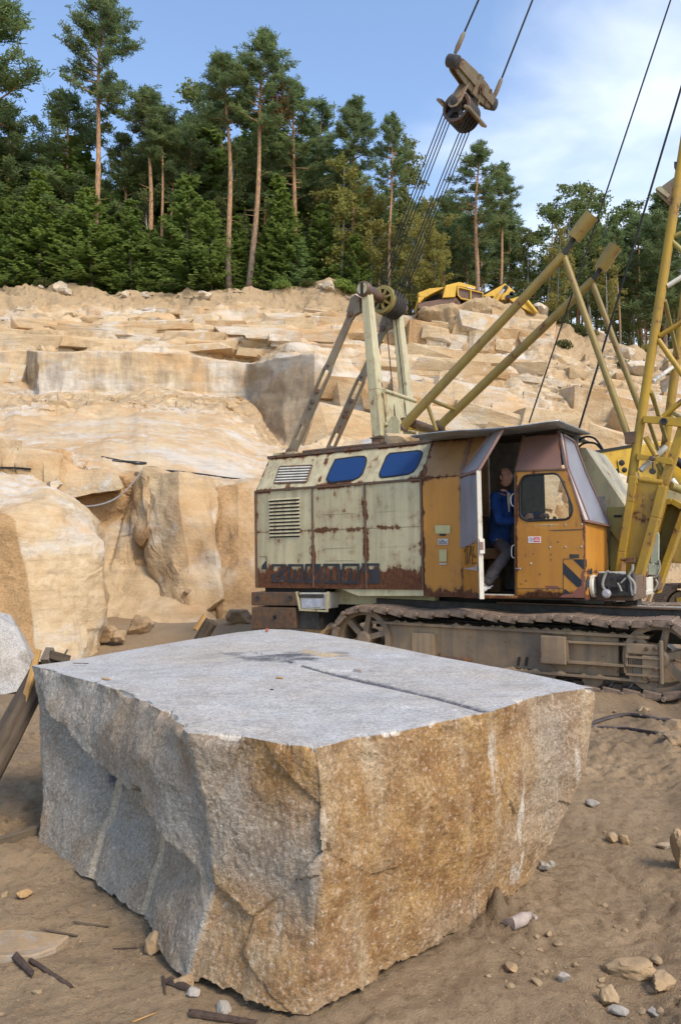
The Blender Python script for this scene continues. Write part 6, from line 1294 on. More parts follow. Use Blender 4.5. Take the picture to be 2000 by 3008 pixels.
for pts, r_ in (([(460, 670), (420, 690), (385, 760), (360, 850), (370, 920), (400, 950)], .016), ([(820, 560), (815, 650), (760, 740), (830, 830), (855, 920), (845, 1010)], .016), ([(590, 850), (620, 900), (650, 975)], .012), ([(740, 730), (790, 830), (800, 940), (820, 1040)], .013), ([(640, 850), (690, 800), (720, 770)], .011), ([(1225, 500), (1235, 620), (1190, 740), (1110, 770)], .013), ([(1120, 780), (1125, 900), (1130, 980)], .012), ([(1170, 790), (1200, 860), (1150, 970)], .012)):
    mb = MB(); mb.tube(catmull([mp(*T5(x, y), .15 if x < 900 else 1.3) for x, y in pts], 5), r_, 8); part('hydraulic_hose', mb, M_HOSE, smooth=True, bevel=0)

# undercarriage
TDv = Vector((math.cos(R(30)), -math.sin(R(30)), 0)); TVv = Vector((math.sin(R(30)), math.cos(R(30)), 0)); TF = at(1935, 1942, 8.27); TF.z = .40; LW = 3.53
def T(s_, v, z): p = TF + TDv * (s_ - LW) + TVv * v; return Vector((p.x, p.y, z))
def tp_(px_, py_, v=0.0):
    d = ray(px_, py_); P0 = TF + TVv * v; P = CAM + d * ((P0 - CAM).dot(TVv) / d.dot(TVv)); q = P - TF; return (q.dot(TDv) + LW, P.z)
def tbox(mb, s0, s1, v0, v1, z0, z1): a = [T(s0, v0, z0), T(s1, v0, z0), T(s1, v1, z0), T(s0, v1, z0)]; return mb.hexa(a, [T(s0, v0, z1), T(s1, v0, z1), T(s1, v1, z1), T(s0, v1, z1)])
for far in (0, 1):
    V0 = 0.0 if not far else 2.55; sg = 1
    wr = .375
    mb = MB()
    for s_ in (0, LW):
        c = T(s_, V0 + .03, .40); mb = MB(); mb.lathe(c, TVv, [(0, wr - .07), (0, wr), (.40, wr), (.40, wr - .07), (0, wr - .07)], 40); o = part('track_wheel', mb, M_MUD, smooth=True, bevel=0)
        mb = MB()
        for k_ in range(6): a = k_ * math.pi / 3 + .3; e = TDv * math.cos(a) + Vector((0, 0, math.sin(a))); mb.bar(c + e * .05 + TVv * .06, c + e * .32 + TVv * .06, .035, .05, TVv)
        mb.lathe(c - TVv * .03, TVv, [(0, .07), (.02, .10), (.3, .11)], 20); mb.build('hub', M_MUD, o)
    # frame
    mb = MB(); tbox(mb, .30, LW - .42, V0 + .07, V0 + .38, .17, .60); fr = part('track_frame', mb, M_MUD, bevel=.01)
    mb = MB(); tbox(mb, .12, LW - .10, V0 + .02, V0 + .40, .60, .635); mb.build('top_flange', M_MUD, fr, False, .004); mb = MB(); tbox(mb, .30, LW - .12, V0 - .0, V0 + .40, .140, .168); mb.build('bottom_flange', M_MUD, fr, False, .004)
    if not far:
        for x0, y0, x1, y1, vv, nm in ((1588, 1865, 1664, 1953, -.045, 'bracket_box'), (1208, 1858, 1274, 1928, .0, 'bracket_box')):
            s0, z1 = tp_(x0, y0); s1, z0 = tp_(x1, y1); mb = MB(); tbox(mb, s0, s1, V0 + vv, V0 + .08, z0, z1); mb.build(nm, M_MUD, fr, False, .012)
        for (x0, y0), (x1, y1), h in (((1664, 1884), (1843, 1892), .014), ((1664, 1943), (1835, 1955), .014), ((1666, 1884), (1666, 1945), .014), ((1843, 1890), (1840, 1955), .014)):
            s0, z0 = tp_(x0, y0, .03); s1, z1 = tp_(x1, y1, .03); mb = MB(); mb.bar(T(s0, V0 + .03, z0), T(s1, V0 + .03, z1), h, .045, TVv); mb.build('stiffener', M_MUD, fr, False, .003)
        for x0, y0, x1, y1, vv in ((1838, 1888, 1938, 1926, -.02), (1884, 1924, 1938, 2002, -.02), (1936, 1880, 1950, 2010, -.05), (1846, 1980, 1886, 2002, .0)):
            s0, z1 = tp_(x0, y0); s1, z0 = tp_(x1, y1); mb = MB(); tbox(mb, s0, s1, V0 + vv, V0 + .09, z0, z1); mb.build('end_bracket', M_MUD, fr, False, .012)
        for k_ in range(7):
            s_, z1 = tp_(1847 + k_ * 5.6, 1927, .0); _, z0 = tp_(1847 + k_ * 5.6, 1978, .0); mb = MB(); mb.bar(T(s_, V0 + .02, z0), T(s_, V0 + .02, z1), .006, .012, TVv); mb.build('guard_bar', M_MUD, fr)
        for y_ in (1928, 1953, 1979): s0, z_ = tp_(1838, y_); s1, _ = tp_(1948, y_); mb = MB(); mb.bar(T(s0, V0 - .022, z_), T(s1, V0 - .022, z_), .010, .014, TVv); mb.build('guard_rail', M_MUD, fr)
        for x, y in ((1900, 1905), (1925, 1905), (1925, 1965), (1905, 1990), (1943, 1960)): s_, z_ = tp_(x, y); mb = MB(); mb.lathe(T(s_, V0 - .02, z_), -TVv, [(0, .022), (.02, .022), (.025, .012)], 8); mb.build('bolt_head', M_RUST, fr)
        s0, z0 = tp_(1305, 1930); s1, _ = tp_(1368, 1930); mb = MB(); mb.tube([T(s0 - .05, V0 - .02, z0 + .03), T(s0, V0 - .07, z0), T(s1, V0 - .07, z0), T(s1 + .03, V0 + .06, z0 - .02)], .028, 8); mb.build('step', M_RUST, fr, True)
        for x in (1520, 1543): s0, z0 = tp_(x, 1945); mb = MB(); mb.tube([T(s0, V0 + .062, z0 + .05), T(s0 - .015, V0 + .062, z0 - .05)], .014, 6); mb.build('slot', M_BLACK, fr)
        # caked earth on the flanges
        mb = MB(); g = random.Random(8)
        for k_ in range(60):
            s_ = g.uniform(.4, LW - .15); z_ = g.choice((.635, .635, .168)); r_ = g.uniform(.015, .045); mb.add([T(s_ + r_ * 1.6 * math.cos(a) * g.uniform(.7, 1.2), V0 + .03 + r_ * .5 * math.sin(a), z_) for a in (0, 1.2, 2.3, 3.5, 4.6, 5.5)] + [T(s_, V0 + .04, z_ + r_ * .8)], [(0, 1, 6), (1, 2, 6), (2, 3, 6), (3, 4, 6), (4, 5, 6), (5, 0, 6)])
        mud = mb.build('caked_earth', M_SAND, fr); mud['kind'] = 'stuff'
    for k_ in range(5):
        s_ = .75 + k_ * .52; mb = MB(); mb.lathe(T(s_, V0 + .06, .15), TVv, [(0, .06), (0, .12), (.08, .12), (.08, .09), (.25, .09), (.25, .12), (.33, .12)], 20); part('track_roller', mb, M_MUD, smooth=True, bevel=0)
    # shoes: one cast link, copied round the loop
    R0 = wr + .005; loop = []
    for t in np.linspace(0, 1, 90): loop.append((t * LW, .40 + R0 + .015 * math.sin(t * LW * 5.2) - .03 * math.sin(t * math.pi * 3) ** 2, 0))
    for t in np.linspace(0, math.pi, 50)[1:]: loop.append((LW + R0 * math.sin(t), .40 + R0 * math.cos(t), 0))
    for t in np.linspace(1, 0, 90)[1:]: loop.append((t * LW, .40 - R0, 0))
    for t in np.linspace(math.pi, 2 * math.pi, 50)[1:-1]: loop.append((R0 * math.sin(t), .40 + R0 * math.cos(t), 0))
    lp = np.array(loop)[:, :2]; lp = np.vstack([lp, lp[:1]]); LL = np.concatenate([[0], np.cumsum(np.linalg.norm(np.diff(lp, axis=0), axis=1))]); NS = 46
    shoe = None
    for k_ in range(NS):
        t = (k_ + .35) * LL[-1] / NS; pos = np.array([np.interp(t, LL, lp[:, 0]), np.interp(t, LL, lp[:, 1])]); p2 = np.array([np.interp((t + .05) % LL[-1], LL, lp[:, 0]), np.interp((t + .05) % LL[-1], LL, lp[:, 1])]); p1 = np.array([np.interp((t - .05) % LL[-1], LL, lp[:, 0]), np.interp((t - .05) % LL[-1], LL, lp[:, 1])]); dr = p2 - p1; ang = math.atan2(dr[1], dr[0])
        if shoe is None:
            mb = MB(); h = LL[-1] / NS / 2 * .96   # local: x along track, y across, z outwards
            mb.add([(-h, y, z_) for y in (-.07, .50) for z_ in (0, .030)] + [(h, y, z_) for y in (-.07, .50) for z_ in (0, .030)], [(0, 1, 3, 2), (4, 6, 7, 5), (0, 4, 5, 1), (2, 3, 7, 6), (1, 5, 7, 3), (0, 2, 6, 4)])
            for y0 in (-.08, .02, .12, .22, .32, .42): mb.box((0.0, y0 + .04, .034), (h * .78, 0, 0), (0, .034, 0), (0, 0, .006))
            mb.tube([(h, -.10, .012), (h, .52, .012)], .028, 10); mb.box((-h * .2, .2, -.03), (h * .5, 0, 0), (0, .05, 0), (0, 0, .03))
            mb.add([(-h * .9, -.075, -.03), (h * .9, -.075, -.05), (h * .9, -.075, .028), (-h * .9, -.075, .028), (-h * .9, -.02, -.03), (h * .9, -.02, -.05), (h * .9, -.02, .028), (-h * .9, -.02, .028)], [(0, 1, 2, 3), (7, 6, 5, 4), (0, 4, 5, 1), (3, 2, 6, 7), (0, 3, 7, 4), (1, 5, 6, 2)])
            shoe = mb.build('track_shoe', M_SHOE, None, False, .006); shoe.parent = CR; o = shoe
        else: o = shoe.copy(); COL.objects.link(o); o.parent = CR
        P = T(pos[0], V0, pos[1]); X_ = TDv * math.cos(ang) + Vector((0, 0, math.sin(ang))); Y_ = TVv; Z_ = X_.cross(Y_)
        M_ = Matrix((X_, Y_, Z_)).transposed(); o.rotation_euler = M_.to_euler(); o.location = P - base
        jit_ = math.sin(k_ * 12.9) * .03; o.rotation_euler.rotate_axis('Y', jit_)
mb = MB(); tbox(mb, .9, 3.0, .45, 2.6, .40, .66); part('car_body', mb, M_STEEL, bevel=.02)
mb = MB(); tbox(mb, -.1, LW + .5, .56, .62, .50, .88); o = part('car_body_beam', mb, M_STEEL, bevel=.01)
mb = MB(); tbox(mb, 1.6, LW + .6, .50, .74, .88, .90); part('beam_flange', mb, M_RUST)
for x0, y0, x1, y1 in ((1798, 1772, 1840, 1796), (1834, 1760, 1872, 1788)):
    s0, z1 = tp_(x0, y0, .8); s1, z0 = tp_(x1, y1, .8); mb = MB(); tbox(mb, s0, s1, .8, 1.1, z0, z1); part('foot_step', mb, M_STEEL, bevel=.006)
for k_, (x0, y0, x1, y1) in enumerate(((1870, 1782, 2030, 1787), (1880, 1792, 2030, 1795), (1905, 1786, 2030, 1802), (1935, 1800, 2030, 1790))):
    s0, z0 = tp_(x0, y0, .62); s1, z1 = tp_(x1, y1, .62); mb = MB(); mb.tube([T(s0, .62 + .03 * k_, z0), T(s1, .64 + .03 * k_, z1)], .016, 8); part('grease_pipe', mb, M_HOSE if k_ < 2 else M_DULL, smooth=True, bevel=0)
s0, z0 = tp_(1295, 1815, .5); mb = MB(); mb.prism([T(s0 + a, .5, z0 + b) for a, b in ((-.10, -.12), (.10, -.12), (.075, .06), (.05, .10), (0, .11), (-.04, .09), (-.05, .03))], TVv * .03); o = part('lug', mb, M_BLACK)
# ------------------------------------------------------------------ the operator sitting in the cab
def skin_mesh(name, verts, edges, radii, root, levels=2, origin=None):
    me = bpy.data.meshes.new(name + '_skeleton'); off = Vector(origin)
    me.from_pydata([tuple(Vector(v) - off) for v in verts], edges, []); o = bpy.data.objects.new(name + '_skeleton', me); COL.objects.link(o)
    m = o.modifiers.new('skin', 'SKIN'); m.use_smooth_shade = True; m.branch_smoothing = .6
    for i, r_ in enumerate(radii):
        sv = me.skin_vertices[0].data[i]; sv.radius = (r_, r_) if not isinstance(r_, tuple) else r_; sv.use_root = (i == root)
    s_ = o.modifiers.new('sub', 'SUBSURF'); s_.levels = levels; s_.render_levels = levels
    dg = bpy.context.evaluated_depsgraph_get(); dg.update(); ev = o.evaluated_get(dg); res = bpy.data.meshes.new_from_object(ev)
    bpy.data.objects.remove(o); bpy.data.meshes.remove(me); res.name = name
    return res
M_SKIN = plain('skin', (.62, .34, .235), .55, var=.18, sc=20, bump=.1); M_HAIR = plain('grey_hair', (.10, .085, .075), .8, var=.5, sc=60, bump=.5)
def cloth(name, c, c2):
    t = NT(name); n = t.noise(4, 5, .6); n2 = t.noise(1, 5, .6, t.mp((9, 9, 26))); n3 = t.noise(200, 2)
    col = t.mix(t.ramp(n, [(.35, 0), (.65, 1)]), c, c2); return t.bsdf(col, .9, normal=t.bump(t.math('ADD', n2, t.math('MULTIPLY', n3, .15)), .9, .03), spec=.15)
M_JACKET = cloth('blue_work_jacket', (.022, .075, .26), (.014, .045, .17)); M_TROUSER = cloth('grey_work_trousers', (.10, .095, .10), (.055, .055, .062)); M_SHIRT = plain('pale_shirt', (.52, .50, .40), .9); M_SHOEW = plain('white_trainer', (.52, .51, .50), .7, var=.3); M_SOLE = plain('shoe_sole', (.25, .24, .23), .8)
def m2(x, y, v): return mp(x, y, v)
hip = mp(1466, 1590, .56); root = hip
MAN = empty('person', Vector(hip) - HW * .1, 'man in blue jacket and grey trousers sitting in the open crane cab', 'person')
O = MAN.location
chest = mp(1468, 1500, .56); neckb = mp(1478, 1448, .56); neck = mp(1482, 1432, .56)
shN = mp(1452, 1462, .38); shF = mp(1497, 1458, .76); elN = mp(1463, 1532, .26); elF = mp(1528, 1522, .74); wrN = mp(1540, 1527, .26); wrF = mp(1588, 1515, .56)
hpN = mp(1462, 1594, .47); hpF = mp(1474, 1590, .67); knN = mp(1493, 1622, .24); knF = mp(1532, 1606, .66); anN = mp(1428, 1710, .13); anF = mp(1540, 1712, .62); toN = mp(1413, 1738, .04); toF = mp(1575, 1738, .60)
# one continuous body: pelvis, spine, neck, arms and legs
V = [hip, chest, neckb, neck, shN, elN, wrN, shF, elF, wrF, hpN, knN, anN, hpF, knF, anF, toN, toF]
E_ = [(0, 1), (1, 2), (2, 3), (2, 4), (4, 5), (5, 6), (2, 7), (7, 8), (8, 9), (0, 10), (10, 11), (11, 12), (0, 13), (13, 14), (14, 15), (12, 16), (15, 17)]
rad = [.07, .08, .040, .047, .034, .034, .027, .034, .034, .027, .055, .045, .035, .055, .045, .035, .03, .03]
body = skin_mesh('body', V, E_, rad, 0, 2, O)
# head, grown as rings along the skull, joined into the body mesh
fw = (HU * .96 - HV * .22).normalized(); upv = Vector((0, 0, 1)); sdv = fw.cross(upv).normalized()
hc = mp(1483, 1402, .56)
def head_mesh():
    bm = bmesh.new(); bmesh.ops.create_uvsphere(bm, u_segments=40, v_segments=28, radius=1)
    for v in bm.verts:
        x, y, z_ = v.co   # x forward, y side, z up
        fx = .098 if x > 0 else .102; r_ = Vector((x * fx, y * .074, z_ * .118))
        if x > 0:
            r_.x -= .012 * max(0, -z_ - .35) * 2 * (abs(y) + .15); r_.y *= 1 - .30 * max(0, -z_ - .15)
            d = lambda zc, yc, sz, sy: math.exp(-((z_ - zc) / sz) ** 2 - ((y - yc) / sy) ** 2)
            r_.x += x * (.027 * d(-.12, 0, .14, .16) + .012 * d(.06, 0, .18, .13) + .009 * d(.22, 0, .09, .5) - .012 * d(.08, .38, .10, .16) - .012 * d(.08, -.38, .10, .16) + .008 * d(-.45, 0, .06, .28) + .006 * d(-.56, 0, .05, .24) - .007 * d(-.505, 0, .025, .28) + .014 * d(-.80, 0, .14, .30))
        else: r_.x *= 1 - .25 * max(0, -z_); r_.y *= 1 - .22 * max(0, -z_ - .2)
        v.co = r_
    for s_ in (-1, 1):   # ears
        q = bmesh.ops.create_uvsphere(bm, u_segments=10, v_segments=8, radius=1)
        for v in q['verts']: x, y, z_ = v.co; v.co = Vector((-.008 + x * .017 - z_ * .004, s_ * (.072 + .010 * (1 if x < 0 else .4)) + y * .008, -.006 + z_ * .031))
    return bm
def hand(bm_pts, wrist, direc, palmn, curl, spread_side, s_=1.0):
    """palm and five fingers as a skinned chain; returns verts, edges, radii"""
    d = Vector(direc).normalized(); n = Vector(palmn).normalized(); n = (n - d * n.dot(d)).normalized(); sd_ = d.cross(n) * spread_side
    vs = [wrist, wrist + d * .045]; es = [(0, 1)]; rs = [.024, (.030, .018)]
    for k, (off, L, r_) in enumerate(((-.030, .072, .0085), (-.010, .082, .009), (.011, .077, .0088), (.030, .060, .0075))):
        b = len(vs); k0 = wrist + d * .085 + sd_ * off; a1 = curl + .12 * k; p1 = k0 + (d * math.cos(a1) + n * math.sin(a1)) * L * .45; a2 = a1 + curl * 1.1; p2 = p1 + (d * math.cos(a2) + n * math.sin(a2)) * L * .33; a3 = a2 + curl; p3 = p2 + (d * math.cos(a3) + n * math.sin(a3)) * L * .25
        vs += [k0, p1, p2, p3]; es += [(1, b), (b, b + 1), (b + 1, b + 2), (b + 2, b + 3)]; rs += [r_ * 1.35, r_ * 1.05, r_ * .95, r_ * .7]
    b = len(vs); t0 = wrist + d * .035 - sd_ * .032 + n * .006; t1 = t0 + (d * .75 - sd_ * .6 + n * .35).normalized() * .038; t2 = t1 + (d * .9 - sd_ * .1 + n * .6).normalized() * .030
    vs += [t0, t1, t2]; es += [(1, b), (b, b + 1), (b + 1, b + 2)]; rs += [.013, .011, .008]
    return vs, es, rs
def join(name, meshes, mat, parent, loc=None):
    bm = bmesh.new()
    for m in meshes: bm.from_mesh(m) if isinstance(m, bpy.types.Mesh) else None
    me = bpy.data.meshes.new(name); bm.to_mesh(me); bm.free(); me.polygons.foreach_set('use_smooth', [True] * len(me.polygons))
    return link(name, me, mat, parent)
hb = head_mesh(); M_ = Matrix((fw, -sdv, upv)).transposed().to_4x4(); tilt = Matrix.Rotation(R(8), 4, sdv)
hm = bpy.data.meshes.new('head'); hb.transform(Matrix.Translation(hc - O) @ tilt @ M_); hb.to_mesh(hm); hb.free()
hands = []
for wr_, d_, n_, c_, sp_ in ((wrN, (mp(1562, 1512, .26) - wrN), HU * .4 - HW * .2 + HV * .9, .85, -1), (wrF, (mp(1606, 1508, .50) - wrF), -HW + HU * .2, .6, 1)):
    vs, es, rs = hand(None, wr_, d_, n_, c_, sp_); hands.append(skin_mesh('hand', vs, es, rs, 0, 2, O))
join('body', [body, hm] + hands, M_SKIN, MAN)
# hair: a short grey fringe round the back and sides
bm = bmesh.new(); bmesh.ops.create_uvsphere(bm, u_segments=36, v_segments=24, radius=1); g = random.Random(2); kill = []
for v in bm.verts:
    x, y, z_ = v.co; keep = (x < .28 - .35 * max(0, z_)) and z_ < .86 - .5 * max(0, x + .25) and z_ > -.52 + .45 * max(0, x + .2)
    if not keep: kill.append(v)
    else:
        fx = .098 if x > 0 else .102; r_ = Vector((x * fx, y * .074, z_ * .118))
        if x <= 0: r_.x *= 1 - .25 * max(0, -z_); r_.y *= 1 - .22 * max(0, -z_ - .2)
        v.co = r_ * (1.035 + .02 * g.random())
bmesh.ops.delete(bm, geom=kill, context='VERTS'); me = bpy.data.meshes.new('hair'); bm.transform(Matrix.Translation(hc - O) @ tilt @ M_); bm.to_mesh(me); bm.free(); me.polygons.foreach_set('use_smooth', [True] * len(me.polygons)); link('hair', me, M_HAIR, MAN)
# eyes and brow
mb = MB()
for s_ in (-1, 1):
    c = Matrix.Translation(hc) @ tilt @ M_ @ Vector((.083, s_ * .030, .010)); mb.lathe(c, fw, [(-.008, .006), (-.002, .010), (.003, .006), (.004, 0)], 10)
mb.build('eyes', plain('eye', (.05, .035, .03), .3), MAN, True); mb = MB()
for s_ in (-1, 1):
    q = [Matrix.Translation(hc) @ tilt @ M_ @ Vector((.093 - abs(a) * .25, s_ * (.012 + a), .030 + .004 * math.sin(a * 90))) for a in (0, .012, .024, .034)]; mb.tube(q, [.003, .004, .0035, .002], 6)
mb.build('eyebrows', M_HAIR, MAN, True)
# jacket, shirt, trousers, shoes
sw = lambda a, b, t: a * (1 - t) + b * t
J = [sw(hip, chest, -.36), sw(hip, chest, .25), sw(hip, chest, .7), chest, neckb, shN, sw(shN, elN, .5), elN, sw(elN, wrN, .55), wrN, shF, sw(shF, elF, .5), elF, sw(elF, wrF, .6), wrF]
je = [(0, 1), (1, 2), (2, 3), (3, 4), (4, 5), (5, 6), (6, 7), (7, 8), (8, 9), (4, 10), (10, 11), (11, 12), (12, 13), (13, 14)]
jr = [(.135, .155), (.132, .15), (.135, .15), (.138, .155), (.098, .11), .084, .074, .068, .060, .046, .084, .072, .064, .055, .044]
me = skin_mesh('jacket', J, je, jr, 2, 2, O); 
co_ = np.zeros(len(me.vertices) * 3); me.vertices.foreach_get('co', co_); co_ = co_.reshape(-1, 3); nr = np.zeros(len(me.vertices) * 3); me.vertices.foreach_get('normal', nr); nr = nr.reshape(-1, 3)
co_ += nr * (.014 * fbm(co_ * np.array([7, 7, 13]), 3, 5) + .006 * fbm(co_ * 22, 2, 6))[:, None]; me.vertices.foreach_set('co', co_.ravel()); me.update(); link('jacket', me, M_JACKET, MAN)
mb = MB(); cpts = [neckb + sdv * .02 + fw * .07 - upv * .01, neckb + sdv * .075 + upv * .012, neckb - fw * .075 + upv * .03, neckb - sdv * .075 + upv * .012, neckb - sdv * .02 + fw * .07 - upv * .01]; q = catmull(cpts, 6); mb.tube(q, [.014] * len(q), 8); mb.build('collar', M_JACKET, MAN, True)
mb = MB(); a = neckb + fw * .062 - upv * .0; mb.prism([a + sdv * .034 + fw * .006, a - sdv * .034 + fw * .006, chest + fw * .128 - sdv * .012 - upv * .02, chest + fw * .128 + sdv * .012 - upv * .02], fw * .012); mb.build('shirt', M_SHIRT, MAN, False, .003)
Tn = [sw(hip, chest, .15), hip, hpN, sw(hpN, knN, .5), knN, sw(knN, anN, .35), sw(knN, anN, .75), sw(knN, anN, 1.10), hpF, sw(hpF, knF, .5), knF, sw(knF, anF, .5), anF]
te = [(0, 1), (1, 2), (2, 3), (3, 4), (4, 5), (5, 6), (6, 7), (1, 8), (8, 9), (9, 10), (10, 11), (11, 12)]
tr = [.115, .118, .105, .098, .086, .080, .074, .074, .105, .095, .082, .072, .066]
me = skin_mesh('trousers', Tn, te, tr, 1, 2, O); co_ = np.zeros(len(me.vertices) * 3); me.vertices.foreach_get('co', co_); co_ = co_.reshape(-1, 3); me.vertices.foreach_get('normal', nr2 := np.zeros(len(me.vertices) * 3)); nr2 = nr2.reshape(-1, 3)
co_ += nr2 * (.013 * fbm(co_ * np.array([9, 9, 16]), 3, 15) + .006 * fbm(co_ * 24, 2, 16))[:, None]; me.vertices.foreach_set('co', co_.ravel()); me.update(); link('trousers', me, M_TROUSER, MAN)
for an, to in ((anN, toN), (anF, toF)):
    heel = an + (an - to).normalized() * .02 - upv * .055; d = (to - an); d.z = 0; d.normalize(); toe = to + d * .05
    me = skin_mesh('shoe', [an - upv * .005, sw(an, to, .45) - upv * .02, to, heel], [(0, 1), (1, 2), (0, 3)], [.058, .050, (.046, .034), .044], 0, 2, O); o = link('shoe', me, M_SHOEW, MAN)
    mb = MB(); 
    for t in (.25, .45, .65): c = sw(an, to, t) + upv * .022; mb.tube([c - sdv * .03 - upv * .01, c + fw * .01, c + sdv * .03 - upv * .01], .0045, 6)
    mb.build('laces', M_SIGNW, o, True)
# ------------------------------------------------------------------ the wood behind the quarry
def leaf_mat(name, c1, c2, c3, trans=.45, var=.5):
    t = NT(name); n = t.noise(.9, 4, .6); r_ = t.rand(); n2 = t.noise(6, 3, .6)
    col = t.mix(t.ramp(n, [(.36, 0), (.64, 1)]), c1, c2); col = t.mix(t.math('MULTIPLY', r_, var), col, c3); col = t.mix(t.ramp(n2, [(.45, 0), (.75, .5)]), col, tuple(x * .5 for x in c1))
    d = t.n.new('ShaderNodeBsdfDiffuse'); tr = t.n.new('ShaderNodeBsdfTranslucent'); t.l(col, d.inputs[0]); t.l(col, tr.inputs[0]); mx_ = t.n.new('ShaderNodeMixShader'); mx_.inputs[0].default_value = trans; t.l(d.outputs[0], mx_.inputs[1]); t.l(tr.outputs[0], mx_.inputs[2]); t.l(mx_.outputs[0], t.out.inputs[0]); return t.m
M_PINE = leaf_mat('pine_needles', (.15, .22, .10), (.25, .31, .12), (.16, .20, .10)); M_SPRUCE = leaf_mat('spruce_needles', (.19, .275, .065), (.27, .345, .085), (.15, .225, .07)); M_BIRCH = leaf_mat('birch_leaves', (.20, .25, .085), (.16, .22, .09), (.26, .24, .08)); M_GOLD = leaf_mat('autumn_leaves', (.33, .29, .08), (.24, .27, .085), (.34, .25, .08)); M_BROWN = leaf_mat('dead_needles', (.16, .065, .025), (.12, .06, .03), (.16, .07, .03)); M_LIGHTS = leaf_mat('young_spruce_needles', (.26, .36, .13), (.21, .31, .13), (.24, .34, .14)); M_BUSH = leaf_mat('shrub_leaves', (.09, .125, .04), (.13, .14, .05), (.10, .10, .04))
def bark_mat(name, low, high, h0, h1):
    t = NT(name); z = t.n.new('ShaderNodeSeparateXYZ'); t.l(t.tc.outputs['Generated'], z.inputs[0]); n = t.noise(3, 6, .65, t.mp((3, 3, .8))); n2 = t.noise(1, 5, .6, t.mp((14, 14, 3)))
    f = t.ramp(t.math('ADD', z.outputs[2], t.math('MULTIPLY', t.math('SUBTRACT', n, .5), .25)), [(h0, 0), (h1, 1)]); c = t.mix(f, low, high); c = t.mix(t.ramp(n2, [(.42, .7), (.62, 0)]), c, tuple(x * .45 for x in low)); return t.bsdf(c, .9, normal=t.bump(n2, .6, .03), spec=.15)
M_PBARK = bark_mat('pine_bark', (.21, .16, .125), (.50, .29, .15), .12, .38); M_SBARK = plain('spruce_bark', (.105, .085, .068), .9, var=.4, sc=8, bump=.5); M_BBARK = bark_mat('birch_bark', (.30, .29, .27), (.42, .41, .39), .1, .5)
def quads(mb_v, mb_f, c, d, n, L, w):
    s_ = d.cross(n); s_ = s_.normalized() if s_.length > 1e-6 else d.orthogonal().normalized(); b = len(mb_v); e = c + d * L
    mb_v += [c - s_ * w * .35, c + s_ * w * .35, e + s_ * w * .5, e - s_ * w * .5]; mb_f.append((b, b + 1, b + 2, b + 3))
def rv(g): 
    while True:
        v = Vector((g.uniform(-1, 1), g.uniform(-1, 1), g.uniform(-1, 1)))
        if .05 < v.length < 1: return v.normalized()
